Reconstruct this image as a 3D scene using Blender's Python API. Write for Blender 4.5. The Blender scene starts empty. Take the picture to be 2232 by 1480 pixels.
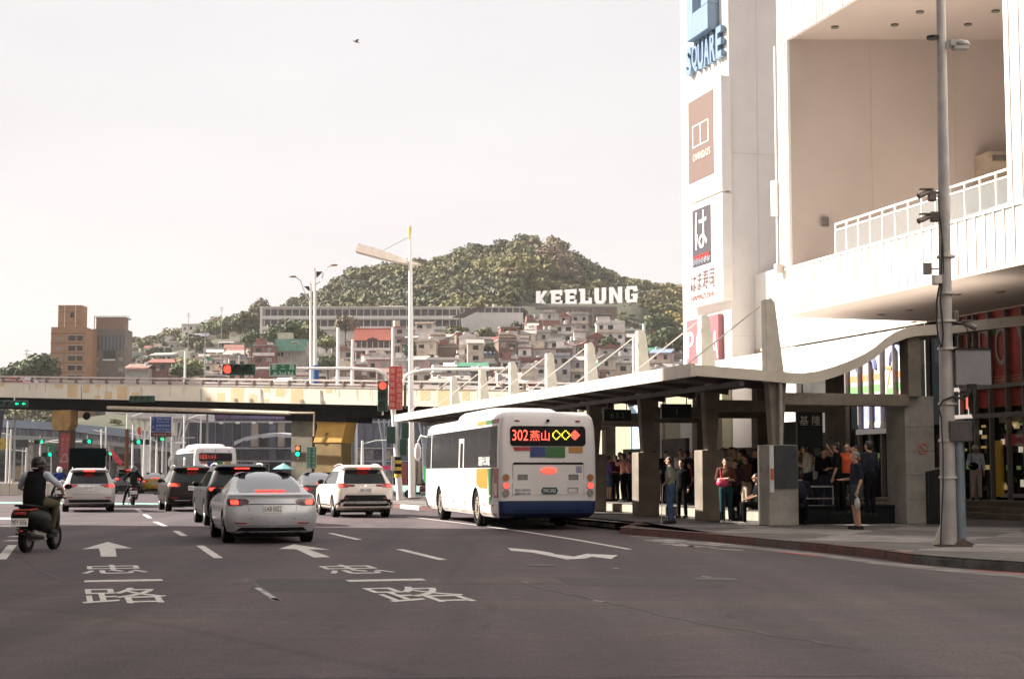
import bpy, bmesh, math, random
import numpy as np
from mathutils import Vector, Matrix

rnd = random.Random(7)
SC = bpy.context.scene
COL = SC.collection
R = math.radians

# ------------------------------------------------------------------ camera
F, CX, CY = 3400.0, 1116.0, 740.0
EYE = 1.42
PITCH = math.atan(290 / F)
cam_data = bpy.data.cameras.new('camera')
cam = bpy.data.objects.new('camera', cam_data)
COL.objects.link(cam)
cam.location = (0, 0, EYE)
cam.rotation_euler = (R(90) + PITCH, 0, 0)
cam_data.sensor_width = 36.0
cam_data.lens = 36.0 * F / 2232.0
cam_data.clip_start = 0.2
cam_data.clip_end = 6000
SC.camera = cam

# ------------------------------------------------------------------ light
SUN_AZ = Vector((-0.968, 0.25, 0)).normalized()
SUN_EL = R(33)
sun_dir = Vector((SUN_AZ.x * math.cos(SUN_EL), SUN_AZ.y * math.cos(SUN_EL), math.sin(SUN_EL)))
sl = bpy.data.lights.new('sun', 'SUN')
sl.energy = 5.0
sl.angle = R(0.6)
sl.color = (1.0, 0.92, 0.82)
sun = bpy.data.objects.new('sun', sl)
COL.objects.link(sun)
sun.rotation_euler = sun_dir.to_track_quat('Z', 'Y').to_euler()

world = bpy.data.worlds.new('World')
SC.world = world
world.use_nodes = True
nt = world.node_tree
nt.nodes.clear()
out = nt.nodes.new('ShaderNodeOutputWorld')
bg = nt.nodes.new('ShaderNodeBackground')
sky = nt.nodes.new('ShaderNodeTexSky')
sky.sky_type = 'NISHITA'
sky.sun_disc = False
sky.sun_elevation = SUN_EL
sky.sun_rotation = math.atan2(SUN_AZ.x, SUN_AZ.y)
sky.air_density = 1.0
sky.dust_density = 4.0
sky.ozone_density = 1.0
# thin bright cloud veil over the clear sky: pale, faintly warm
veil = nt.nodes.new('ShaderNodeMix'); veil.data_type = 'RGBA'
veil.inputs[0].default_value = 0.86
veil.inputs[7].default_value = (5.25, 4.93, 4.80, 1)
wtc = nt.nodes.new('ShaderNodeTexCoord'); wmp = nt.nodes.new('ShaderNodeMapping'); wmp.inputs['Scale'].default_value = (1, 1, 3.5)
wnz = nt.nodes.new('ShaderNodeTexNoise'); wnz.inputs['Scale'].default_value = 2.2; wnz.inputs['Detail'].default_value = 6; wnz.inputs['Roughness'].default_value = 0.55
wrp = nt.nodes.new('ShaderNodeValToRGB'); wrp.color_ramp.elements[0].position = 0.35; wrp.color_ramp.elements[1].position = 0.65
wrp.color_ramp.elements[0].color = (5.0/6, 4.72/6, 4.68/6, 1); wrp.color_ramp.elements[1].color = (5.45/6, 5.18/6, 5.12/6, 1)
wsc = nt.nodes.new('ShaderNodeVectorMath'); wsc.operation = 'SCALE'; wsc.inputs['Scale'].default_value = 6.0
nt.links.new(wtc.outputs['Generated'], wmp.inputs[0]); nt.links.new(wmp.outputs[0], wnz.inputs['Vector']); nt.links.new(wnz.outputs[0], wrp.inputs[0])
nt.links.new(wrp.outputs[0], wsc.inputs[0]); nt.links.new(wsc.outputs[0], veil.inputs[7])
nt.links.new(sky.outputs[0], veil.inputs[6])
nt.links.new(veil.outputs[2], bg.inputs[0])
bg.inputs[1].default_value = 0.0590
nt.links.new(bg.outputs[0], out.inputs[0])

SC.view_settings.view_transform = 'Standard'
SC.view_settings.look = 'None'
SC.view_settings.gamma = 1
SC.view_settings.use_curve_mapping = False
SC.view_settings.exposure = 1.66
SC.render.film_transparent = False
SC.cycles.max_bounces = 6
SC.cycles.diffuse_bounces = 3
SC.cycles.glossy_bounces = 3
SC.cycles.transmission_bounces = 4
SC.cycles.volume_bounces = 0
SC.cycles.use_denoising = True
SC.cycles.sample_clamp_indirect = 6

# ------------------------------------------------------------------ picking points in the place
CP, SP = math.cos(PITCH), math.sin(PITCH)
def ray(px, py):
    xc, yc = (px - CX) / F, (CY - py) / F
    return Vector((xc, CP - SP * yc, SP + CP * yc))
def at(px, py, Y):
    r = ray(px, py); t = Y / r.y
    return Vector((r.x * t, Y, EYE + r.z * t))
def gnd(px, py, z=0.0):
    r = ray(px, py); t = (z - EYE) / r.z
    return Vector((r.x * t, r.y * t, z))
RA = R(16.02)
UC, US = math.cos(RA), math.sin(RA)
def W(v, u, z=0.0):                     # road frame: v across to the right, u along the street
    return Vector((v * UC - u * US, v * US + u * UC, z))
def hitV(px, py, V):                    # where the line of sight meets the upright plane v = V
    r = ray(px, py); t = V / (r.x * UC + r.y * US)
    p = r * t
    return (-p.x * US + p.y * UC, EYE + p.z)
def hitU(px, py, U):
    r = ray(px, py); t = U / (-r.x * US + r.y * UC)
    p = r * t
    return (p.x * UC + p.y * US, EYE + p.z)
ppm = lambda Y: F / Y

# ------------------------------------------------------------------ materials
MATS = {}
def mk(name, col, rough=0.65, metal=0.0, var=0.10, scale=3.0, bump=0.0, coat=0.0, spec=0.5, emit=None, es=0.0, bscale=None, var2=None):
    if name in MATS: return MATS[name]
    m = bpy.data.materials.new(name); m.use_nodes = True
    n = m.node_tree.nodes; l = m.node_tree.links
    b = n['Principled BSDF']
    b.inputs['Roughness'].default_value = rough
    b.inputs['Metallic'].default_value = metal
    b.inputs['Coat Weight'].default_value = coat
    b.inputs['Coat Roughness'].default_value = 0.04
    b.inputs['Specular IOR Level'].default_value = spec
    if emit:
        b.inputs['Emission Color'].default_value = (*emit, 1)
        b.inputs['Emission Strength'].default_value = es
    tc = n.new('ShaderNodeTexCoord')
    if var > 0:
        nz = n.new('ShaderNodeTexNoise'); nz.inputs['Scale'].default_value = scale; nz.inputs['Detail'].default_value = 5
        nz.inputs['Roughness'].default_value = 0.65
        l.new(tc.outputs['Object'], nz.inputs['Vector'])
        cr = n.new('ShaderNodeValToRGB')
        c0 = [max(0, c * (1 - var * 1.6)) for c in col]; c1 = [min(1, c * (1 + var)) for c in col]
        if var2: c0 = list(var2)
        cr.color_ramp.elements[0].position = 0.32; cr.color_ramp.elements[1].position = 0.68
        cr.color_ramp.elements[0].color = (*c0, 1); cr.color_ramp.elements[1].color = (*c1, 1)
        l.new(nz.outputs[0], cr.inputs[0]); l.new(cr.outputs[0], b.inputs['Base Color'])
    else:
        b.inputs['Base Color'].default_value = (*col, 1)
    if bump > 0:
        bz = n.new('ShaderNodeTexNoise'); bz.inputs['Scale'].default_value = bscale or scale * 8; bz.inputs['Detail'].default_value = 4
        l.new(tc.outputs['Object'], bz.inputs['Vector'])
        bp = n.new('ShaderNodeBump'); bp.inputs['Strength'].default_value = bump; bp.inputs['Distance'].default_value = 0.02
        l.new(bz.outputs[0], bp.inputs['Height']); l.new(bp.outputs[0], b.inputs['Normal'])
    MATS[name] = m
    return m

concrete = mk('concrete', (0.30, 0.275, 0.24), 0.85, var=0.22, scale=1.3, bump=0.3)
concrete_dark = mk('concrete_dark', (0.16, 0.14, 0.12), 0.85, var=0.25, scale=1.2, bump=0.3)
white_paint = mk('white_paint', (0.78, 0.76, 0.73), 0.45, var=0.04, scale=0.6)
white_wall = mk('white_wall', (0.74, 0.71, 0.67), 0.7, var=0.06, scale=0.5)
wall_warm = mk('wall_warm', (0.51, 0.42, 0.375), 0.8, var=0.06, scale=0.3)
wall_grey = mk('wall_grey', (0.70, 0.665, 0.64), 0.75, var=0.06, scale=0.35)
galv = mk('galvanised_metal', (0.50, 0.47, 0.44), 0.45, 0.3, var=0.15, scale=4)
galv_dull = mk('dull_metal', (0.33, 0.32, 0.31), 0.55, 0.3, var=0.2, scale=4)
cream_metal = mk('cream_metal', (0.62, 0.57, 0.50), 0.5, 0.0, var=0.12, scale=2)
black_metal = mk('black_metal', (0.012, 0.012, 0.013), 0.6, 0.0, var=0.1, spec=.25)
black_plastic = mk('black_plastic', (0.009, 0.010, 0.011), 0.65, var=0.1, spec=.2)
rubber = mk('rubber', (0.007, 0.007, 0.007), 0.9, var=0.1, scale=20, spec=.15)
dark_glass = mk('dark_glass', (0.006, 0.008, 0.009), 0.06, var=0, spec=0.35)
chrome = mk('chrome', (0.7, 0.7, 0.7), 0.15, 1.0, var=0)
rim_metal = mk('rim_metal', (0.13, 0.125, 0.12), 0.4, 0.5, var=0.1, scale=8)
signal_green_body = mk('signal_housing', (0.012, 0.05, 0.035), 0.5, var=0.1)
red_on = mk('red_lamp_lit', (0.6, 0.02, 0.02), 0.3, var=0, emit=(1.0, 0.05, 0.03), es=1.0)
red_lens = mk('red_lens', (0.30, 0.012, 0.012), 0.15, var=0, coat=0.5)
green_on = mk('green_lamp_lit', (0.0, 0.3, 0.15), 0.3, var=0, emit=(0.0, 1.0, 0.38), es=0.9)
lamp_off = mk('lamp_off', (0.02, 0.03, 0.025), 0.3, var=0)
amber_lens = mk('amber_lens', (0.35, 0.12, 0.02), 0.2, var=0.1)
grey_lens = mk('grey_lens', (0.22, 0.2, 0.18), 0.2, var=0.1)
letter_white = mk('letter_white', (0.75, 0.74, 0.72), 0.5, var=0)
letter_black = mk('letter_black', (0.02, 0.02, 0.03), 0.5, var=0)
plate_white = mk('plate_white', (0.7, 0.7, 0.7), 0.4, var=0.03)

# ------------------------------------------------------------------ mesh building
class MB:
    def __init__(s): s.v = []; s.f = []; s.m = []
    def add(s, vs, fs, mi=0):
        o = len(s.v); s.v.extend([tuple(p) for p in vs])
        for f in fs: s.f.append(tuple(i + o for i in f)); s.m.append(mi)
        return s
    def box(s, x0, x1, y0, y1, z0, z1, mi=0):
        return s.add([(x0,y0,z0),(x1,y0,z0),(x1,y1,z0),(x0,y1,z0),(x0,y0,z1),(x1,y0,z1),(x1,y1,z1),(x0,y1,z1)],
                     [(0,3,2,1),(4,5,6,7),(0,1,5,4),(1,2,6,5),(2,3,7,6),(3,0,4,7)], mi)
    def cb(s, c, d, mi=0):
        return s.box(c[0]-d[0]/2, c[0]+d[0]/2, c[1]-d[1]/2, c[1]+d[1]/2, c[2]-d[2]/2, c[2]+d[2]/2, mi)
    def cyl(s, p0, p1, r0, r1=None, n=10, mi=0, caps=True):
        if r1 is None: r1 = r0
        p0, p1 = Vector(p0), Vector(p1); d = (p1 - p0)
        if d.length < 1e-6: return s
        d.normalize(); a = d.orthogonal().normalized(); b = d.cross(a)
        vs = []
        for p, r in ((p0, r0), (p1, r1)):
            for i in range(n):
                t = 2 * math.pi * i / n
                vs.append(p + (a * math.cos(t) + b * math.sin(t)) * r)
        fs = [(i, (i+1) % n, n + (i+1) % n, n + i) for i in range(n)]
        if caps: fs += [tuple(range(n-1, -1, -1)), tuple(range(n, 2*n))]
        return s.add(vs, fs, mi)
    def tube(s, pts, r, n=8, mi=0):
        pts = [Vector(p) for p in pts]
        rr = r if isinstance(r, (list, tuple)) else [r] * len(pts)
        vs = []; a = None
        for i, p in enumerate(pts):
            d = (pts[min(i+1, len(pts)-1)] - pts[max(i-1, 0)]).normalized()
            if a is None: a = d.orthogonal().normalized()
            a = (a - d * a.dot(d)).normalized(); b = d.cross(a)
            for k in range(n):
                t = 2 * math.pi * k / n
                vs.append(p + (a * math.cos(t) + b * math.sin(t)) * rr[i])
        fs = []
        for i in range(len(pts) - 1):
            for k in range(n):
                fs.append((i*n + k, i*n + (k+1) % n, (i+1)*n + (k+1) % n, (i+1)*n + k))
        fs += [tuple(range(n-1, -1, -1)), tuple(range((len(pts)-1)*n, len(pts)*n))]
        return s.add(vs, fs, mi)
    def prism(s, poly, off, mi=0):            # poly: list of 3-D points, off: extrusion vector
        off = Vector(off); n = len(poly)
        vs = [Vector(p) for p in poly] + [Vector(p) + off for p in poly]
        fs = [tuple(range(n-1, -1, -1)), tuple(range(n, 2*n))] + [(i, (i+1) % n, n + (i+1) % n, n + i) for i in range(n)]
        return s.add(vs, fs, mi)
    def sph(s, c, r, n=10, k=7, mi=0):
        rx, ry, rz = r if isinstance(r, (tuple, list)) else (r, r, r)
        vs = [(c[0], c[1], c[2]-rz)]
        for j in range(1, k):
            ph = -math.pi/2 + math.pi * j / k
            for i in range(n):
                t = 2 * math.pi * i / n
                vs.append((c[0] + rx*math.cos(ph)*math.cos(t), c[1] + ry*math.cos(ph)*math.sin(t), c[2] + rz*math.sin(ph)))
        vs.append((c[0], c[1], c[2]+rz))
        fs = [(0, 1 + (i+1) % n, 1 + i) for i in range(n)]
        for j in range(k-2):
            for i in range(n):
                fs.append((1 + j*n + i, 1 + j*n + (i+1) % n, 1 + (j+1)*n + (i+1) % n, 1 + (j+1)*n + i))
        L = len(vs) - 1
        fs += [(L, 1 + (k-2)*n + i, 1 + (k-2)*n + (i+1) % n) for i in range(n)]
        return s.add(vs, fs, mi)
    def disc(s, c, nrm, r, th=0.02, n=20, mi=0):
        c = Vector(c); nrm = Vector(nrm).normalized()
        return s.cyl(c, c + nrm * th, r, r, n, mi)
    def text(s, body, O, ex, ey, h, w=None, depth=0.01, al='c', mi=0, bold=0.0):
        vs, fs, tw, th = glyphs(body, bold)
        k = h / th; kx = k if w is None else w / tw
        O, ex, ey = Vector(O), Vector(ex).normalized(), Vector(ey).normalized(); n = ex.cross(ey)
        sh = {'c': -tw * kx / 2, 'l': 0, 'r': -tw * kx}[al]
        return s.add([O + ex * (p[0]*kx + sh) + ey * (p[1]*k) + n * (depth if p[2] > 0 else 0) for p in vs], fs, mi)
    def xf(s, M):
        s.v = [tuple(M @ Vector(p)) for p in s.v]; return s
    def build(s, name, mat, parent=None, smooth=False, bevel=0.0, loc=None):
        me = bpy.data.meshes.new(name)
        me.from_pydata(s.v, [], s.f)
        for m in (mat if isinstance(mat, (list, tuple)) else [mat]): me.materials.append(m)
        if any(s.m): me.polygons.foreach_set('material_index', s.m)
        if smooth is True: me.polygons.foreach_set('use_smooth', [True] * len(s.f))
        me.update()
        if isinstance(smooth, (int, float)) and smooth is not True and smooth > 1:
            smooth_by_angle(me, smooth)
        o = bpy.data.objects.new(name, me); COL.objects.link(o)
        if parent: o.parent = parent
        if loc is not None: o.location = loc
        if bevel > 0:
            b = o.modifiers.new('bevel', 'BEVEL'); b.width = bevel; b.segments = 2; b.limit_method = 'ANGLE'
        return o

def smooth_by_angle(me, deg):
    me.polygons.foreach_set('use_smooth', [True] * len(me.polygons))
    bm = bmesh.new(); bm.from_mesh(me)
    for e in bm.edges:
        if len(e.link_faces) == 2 and e.calc_face_angle(0) > R(deg): e.smooth = False
        elif len(e.link_faces) != 2: e.smooth = False
    bm.to_mesh(me); bm.free()

GL = {}
def glyphs(body, bold=0.0):
    key = (body, bold)
    if key in GL: return GL[key]
    c = bpy.data.curves.new('t', 'FONT'); c.body = body; c.extrude = 0.02; c.resolution_u = 3; c.offset = bold
    o = bpy.data.objects.new('t', c)
    me = bpy.data.meshes.new_from_object(o)
    vs = [tuple(v.co) for v in me.vertices]; fs = [tuple(p.vertices) for p in me.polygons]
    bpy.data.objects.remove(o); bpy.data.curves.remove(c); bpy.data.meshes.remove(me)
    x0 = min(v[0] for v in vs); x1 = max(v[0] for v in vs); y0 = min(v[1] for v in vs); y1 = max(v[1] for v in vs)
    vs = [(v[0]-x0, v[1]-y0, v[2]) for v in vs]
    GL[key] = (vs, fs, max(x1-x0, 1e-3), max(y1-y0, 1e-3))
    return GL[key]

def tag(o, label=None, cat=None, group=None, kind=None):
    if label: o['label'] = label
    if cat: o['category'] = cat
    if group: o['group'] = group
    if kind: o['kind'] = kind
    return o
def thing(name, label, cat, loc=(0,0,0), rz=0.0, group=None):
    o = bpy.data.objects.new(name, None); COL.objects.link(o)
    o.empty_display_size = 0.2
    o.location = loc; o.rotation_euler = (0, 0, rz)
    return tag(o, label, cat, group)
def inst(src, parent, loc=(0,0,0), rot=None, scale=None):
    c = src.copy(); COL.objects.link(c); c.parent = parent; c.location = loc
    if rot is not None: c.rotation_euler = rot
    if scale is not None: c.scale = scale
    return c
def copy_tree(o, parent=None):
    c = o.copy(); COL.objects.link(c); c.parent = parent
    for ch in list(o.children): copy_tree(ch, c)
    return c

# a scratch scene in which modifiers are evaluated cheaply
TS = bpy.data.scenes.new('scratch')
def evaluate(me, mods):
    o = bpy.data.objects.new('scratch', me); TS.collection.objects.link(o)
    extra = []
    for typ, kw in mods:
        m = o.modifiers.new('m', typ)
        for k, v in kw.items():
            if k == 'cutter':
                co = bpy.data.objects.new('cut', v); TS.collection.objects.link(co); m.object = co; extra.append(co)
            else: setattr(m, k, v)
    vl = TS.view_layers[0]; vl.update()
    res = bpy.data.meshes.new_from_object(o.evaluated_get(vl.depsgraph))
    for e in extra + [o]: bpy.data.objects.remove(e)
    return res
def mesh_obj(name, me, mats, parent=None):
    me.name = name
    me.materials.clear()
    for m in (mats if isinstance(mats, (list, tuple)) else [mats]): me.materials.append(m)
    o = bpy.data.objects.new(name, me); COL.objects.link(o)
    if parent: o.parent = parent
    return o
_ORD0 = ['first','second','third','fourth','fifth','sixth','seventh','eighth','ninth','tenth','eleventh','twelfth','thirteenth','fourteenth','fifteenth','sixteenth','seventeenth','eighteenth','nineteenth','twentieth']
_TENS = ['', '', 'twenty', 'thirty', 'forty', 'fifty', 'sixty', 'seventy', 'eighty', 'ninety']
_TO = {20:'twentieth',30:'thirtieth',40:'fortieth',50:'fiftieth',60:'sixtieth',70:'seventieth',80:'eightieth',90:'ninetieth'}
def ordn(i):
    if i < 20: return _ORD0[i]
    n = i + 1
    return _TO.get(n) or _TENS[n // 10] + '-' + _ORD0[n % 10 - 1] if n > 20 else 'twentieth'

# ================================================================== ground, road, pavement, markings
def ground_mat():
    m = bpy.data.materials.new('asphalt'); m.use_nodes = True
    n = m.node_tree.nodes; l = m.node_tree.links; b = n['Principled BSDF']
    tc = n.new('ShaderNodeTexCoord')
    def noise(s, det=6, rough=0.6, vec=None):
        t = n.new('ShaderNodeTexNoise'); t.inputs['Scale'].default_value = s; t.inputs['Detail'].default_value = det
        t.inputs['Roughness'].default_value = rough
        l.new(vec or tc.outputs['Object'], t.inputs['Vector']); return t
    def ramp(src, p0, c0, p1, c1):
        r = n.new('ShaderNodeValToRGB'); e = r.color_ramp.elements
        e[0].position = p0; e[1].position = p1; e[0].color = (*c0, 1); e[1].color = (*c1, 1)
        l.new(src, r.inputs[0]); return r
    def mix(a, bb, f, mode='MIX', fac=None):
        x = n.new('ShaderNodeMix'); x.data_type = 'RGBA'; x.blend_type = mode
        if fac is not None: l.new(fac, x.inputs[0])
        else: x.inputs[0].default_value = f
        l.new(a, x.inputs[6]); l.new(bb, x.inputs[7]); return x.outputs[2]
    big = ramp(noise(0.09, 4).outputs[0], 0.35, (0.042, 0.0345, 0.040), 0.65, (0.062, 0.051, 0.057))
    fine = ramp(noise(28, 8, 0.8).outputs[0], 0.34, (0.35, 0.34, 0.37), 0.68, (1.85, 1.75, 1.72))
    base = mix(big.outputs[0], fine.outputs[0], 1.0, 'MULTIPLY')
    # wheel tracks, patches and long stains running with and across the traffic
    mp = n.new('ShaderNodeMapping'); mp.inputs['Rotation'].default_value = (0, 0, -RA); mp.inputs['Scale'].default_value = (0.9, 0.05, 1)
    l.new(tc.outputs['Object'], mp.inputs[0])
    tr = ramp(noise(1.0, 3, 0.5, mp.outputs[0]).outputs[0], 0.40, (0.66, 0.66, 0.70), 0.62, (1.22, 1.18, 1.16))
    base = mix(base, tr.outputs[0], 0.8, 'MULTIPLY')
    mp2 = n.new('ShaderNodeMapping'); mp2.inputs['Scale'].default_value = (0.10, 0.45, 1)
    l.new(tc.outputs['Object'], mp2.inputs[0])
    st = ramp(noise(1.0, 4, 0.55, mp2.outputs[0]).outputs[0], 0.52, (1, 1, 1), 0.68, (1.6, 1.5, 1.2))
    base = mix(base, st.outputs[0], 0.6, 'MULTIPLY')
    mot = ramp(noise(3.5, 7, 0.7).outputs[0], 0.33, (0.74, 0.74, 0.76), 0.67, (1.26, 1.24, 1.22))
    base = mix(base, mot.outputs[0], 0.75, 'MULTIPLY')
    mp3 = n.new('ShaderNodeMapping'); mp3.inputs['Rotation'].default_value = (0, 0, -RA); mp3.inputs['Scale'].default_value = (1.6, 0.35, 1)
    l.new(tc.outputs['Object'], mp3.inputs[0])
    oil = ramp(noise(1.3, 5, 0.6, mp3.outputs[0]).outputs[0], 0.28, (0.55, 0.53, 0.55), 0.40, (1, 1, 1))
    base = mix(base, oil.outputs[0], 0.8, 'MULTIPLY')
    pur = ramp(noise(0.14, 2, 0.5).outputs[0], 0.4, (1.0, 1.0, 1.0), 0.6, (1.08, 0.96, 1.0))
    base = mix(base, pur.outputs[0], 1.0, 'MULTIPLY')
    # sparse cracks
    vo = n.new('ShaderNodeTexVoronoi'); vo.feature = 'DISTANCE_TO_EDGE'; vo.inputs['Scale'].default_value = 0.13
    wn = noise(0.5, 5); mixv = n.new('ShaderNodeMix'); mixv.data_type = 'VECTOR'; mixv.inputs[0].default_value = 0.35
    l.new(tc.outputs['Object'], mixv.inputs[4]); l.new(wn.outputs[1], mixv.inputs[5]); l.new(mixv.outputs[1], vo.inputs['Vector'])
    ck = ramp(vo.outputs[0], 0.0, (0.62, 0.62, 0.62), 0.012, (1, 1, 1))
    base = mix(base, ck.outputs[0], 0.8, 'MULTIPLY')
    l.new(base, b.inputs['Base Color'])
    b.inputs['Roughness'].default_value = 0.86
    bp = n.new('ShaderNodeBump'); bp.inputs['Strength'].default_value = 0.5; bp.inputs['Distance'].default_value = 0.01
    l.new(noise(60, 4, 0.8).outputs[0], bp.inputs['Height']); l.new(bp.outputs[0], b.inputs['Normal'])
    return m
asphalt = ground_mat()
g = MB(); g.add([(-900,-200,0),(900,-200,0),(900,1250,0),(-900,1250,0)], [(0,1,2,3)])
tag(g.build('road', asphalt), kind='structure')

def paving_mat():
    m = bpy.data.materials.new('paving'); m.use_nodes = True
    n = m.node_tree.nodes; l = m.node_tree.links; b = n['Principled BSDF']
    tc = n.new('ShaderNodeTexCoord')
    mp = n.new('ShaderNodeMapping'); mp.inputs['Rotation'].default_value = (0, 0, R(28))
    l.new(tc.outputs['Object'], mp.inputs[0])
    ch = n.new('ShaderNodeTexChecker'); ch.inputs['Scale'].default_value = 0.62
    ch.inputs[1].default_value = (0.235, 0.22, 0.22, 1); ch.inputs[2].default_value = (0.105, 0.095, 0.097, 1)
    wz = n.new('ShaderNodeTexNoise'); wz.inputs['Scale'].default_value = 0.9; wz.inputs['Detail'].default_value = 6
    l.new(tc.outputs['Object'], wz.inputs['Vector']); wm = n.new('ShaderNodeMix'); wm.data_type = 'VECTOR'; wm.inputs[0].default_value = 0.45
    l.new(mp.outputs[0], wm.inputs[4]); l.new(wz.outputs[1], wm.inputs[5]); l.new(wm.outputs[1], ch.inputs['Vector'])
    br = n.new('ShaderNodeTexBrick'); br.inputs['Scale'].default_value = 3.3; br.inputs['Mortar Size'].default_value = 0.02
    br.inputs['Color1'].default_value = (0.9, 0.9, 0.9, 1); br.inputs['Color2'].default_value = (1.1, 1.08, 1.05, 1); br.inputs['Mortar'].default_value = (0.45, 0.45, 0.45, 1)
    br.offset = 0.5
    l.new(mp.outputs[0], br.inputs['Vector'])
    x = n.new('ShaderNodeMix'); x.data_type = 'RGBA'; x.blend_type = 'MULTIPLY'; x.inputs[0].default_value = 1
    l.new(ch.outputs[0], x.inputs[6]); l.new(br.outputs[0], x.inputs[7])
    nz = n.new('ShaderNodeTexNoise'); nz.inputs['Scale'].default_value = 1.2; nz.inputs['Detail'].default_value = 8
    l.new(tc.outputs['Object'], nz.inputs['Vector'])
    r = n.new('ShaderNodeValToRGB'); r.color_ramp.elements[0].position = .35; r.color_ramp.elements[1].position = .65
    r.color_ramp.elements[0].color = (.65,.63,.63,1); r.color_ramp.elements[1].color = (1.15,1.13,1.1,1)
    l.new(nz.outputs[0], r.inputs[0])
    y = n.new('ShaderNodeMix'); y.data_type = 'RGBA'; y.blend_type = 'MULTIPLY'; y.inputs[0].default_value = 1
    l.new(x.outputs[2], y.inputs[6]); l.new(r.outputs[0], y.inputs[7]); l.new(y.outputs[2], b.inputs['Base Color'])
    b.inputs['Roughness'].default_value = 0.8
    return m
paving = paving_mat()
kerb_grey = mk('kerb_grey', (0.11, 0.105, 0.10), 0.85, var=0.3, scale=2.5, bump=0.4)
kerb_red = mk('kerb_red', (0.13, 0.042, 0.036), 0.85, var=0.35, scale=4.5, bump=0.4, var2=(0.07, 0.055, 0.05))
kerb_worn = mk('kerb_worn', (0.085, 0.055, 0.05), 0.85, var=0.4, scale=5, bump=0.4, var2=(0.09, 0.08, 0.075))
kerb_white = mk('kerb_white', (0.62, 0.55, 0.47), 0.8, var=0.25, scale=3)
line_white = mk('line_white', (0.56, 0.54, 0.52), 0.8, var=0.12, scale=7, var2=(0.32, 0.31, 0.30))
line_worn = mk('line_worn', (0.36, 0.34, 0.33), 0.8, var=0.4, scale=1.8, var2=(0.11, 0.10, 0.10))
turquoise = mk('turquoise_paint', (0.20, 0.34, 0.31), 0.8, var=0.2, scale=1.2)
red_line = mk('red_line', (0.40, 0.07, 0.07), 0.8, var=0.3, scale=3)

# kerb line of the bus-stop pavement, near to far, then the pavement surface behind it
KP = [Vector((16.0, 20.2)), Vector((9.2, 21.3)), gnd(2232,1247).xy, gnd(2100,1238).xy, gnd(1990,1228).xy, gnd(1930,1219).xy, gnd(1800,1204).xy, gnd(1600,1184).xy, gnd(1480,1173).xy, gnd(1352,1163).xy]
bay0 = W(12.85, 34.6).xy
KP2 = [gnd(1352,1163).xy, gnd(1395,1149).xy, W(13.75, 36.2).xy, W(13.75, 56.5).xy, W(13.1, 58.5).xy, W(12.9, 64.5).xy, W(13.4, 68).xy, W(17.0, 73).xy]
outline = KP + KP2[1:] + [W(30, 73).xy, W(30, 20).xy]
def flat_poly(mb, pts, z, mi=0):
    mb.add([(p[0], p[1], z) for p in pts], [tuple(range(len(pts)))], mi)
pv = MB(); flat_poly(pv, outline, 0.148)
pave = tag(pv.build('pavement', paving), kind='structure')
# kerb stones, one by one, along the edge
def kerb_run(pts, parent, mats, step=1.0, w=0.18, h=0.15):
    k = 0
    for a, b_ in zip(pts[:-1], pts[1:]):
        a, b_ = Vector(a[:2]), Vector(b_[:2]); L = (b_ - a).length; n = max(1, round(L / step)); d = (b_ - a) / n
        nv = Vector((-d.y, d.x)).normalized()
        for i in range(n):
            p = a + d * i; q = a + d * (i + 1); g_ = d.normalized() * 0.008
            p, q = p + g_, q - g_
            jz = rnd.uniform(-0.004, 0.004)
            mb = MB()
            # chamfered profile so the stone catches light on its arris
            prof = [(0, -0.1), (0, h - 0.035 + jz), (0.035, h + 0.005 + jz), (w, h + 0.005 + jz), (w, -0.1)]
            vs = [(*(p - nv * s_), z) for s_, z in prof] + [(*(q - nv * s_), z) for s_, z in prof]
            m_ = len(prof)
            mb.add(vs, [tuple(range(m_)), tuple(range(2*m_-1, m_-1, -1))] + [(j, m_+j, m_+(j+1) % m_, (j+1) % m_) for j in range(m_)])
            mt = mats(p, k); o = mb.build('kerb_stone', mt, parent); k += 1
    return k
def km(p, k):
    if p.x > 6.4 or p.y < 24.5: return kerb_grey
    return kerb_red if rnd.random() < .72 else kerb_worn
kerb_run(KP, pave, km)
kerb_run(KP2[:3], pave, lambda p, k: kerb_red)
kerb_run(KP2[2:], pave, lambda p, k: kerb_red if k % 5 < 2 else kerb_white)

# raised forecourt in front of the shops with two steps
fc = MB()
FC = [W(25.8, 24), W(25.8, 47), W(27.25, 47), W(27.25, 24)]
flat_poly(fc, [p.xy for p in FC], 0.60)
fo = tag(fc.build('forecourt', mk('forecourt_paving', (0.30, 0.25, 0.20), 0.8, var=0.2, scale=2, bump=0.2)), kind='structure')
fs_ = thing('stone_steps', 'low wide brown steps up to the shop doors behind the tall pole', 'steps', W(24.6, 24, 0.15), RA)
for i, (v0, z) in enumerate(((0, 0.15), (0.6, 0.30), (1.2, 0.446))):
    b = MB().box(v0, 2.64, 0, 23 - i * 0.001, (0 if i == 0 else z - 0.15), z)
    b.build('step', mk('step_stone', (0.24, 0.19, 0.15), 0.8, var=0.2, scale=2), fs_, bevel=0.01)

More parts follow.
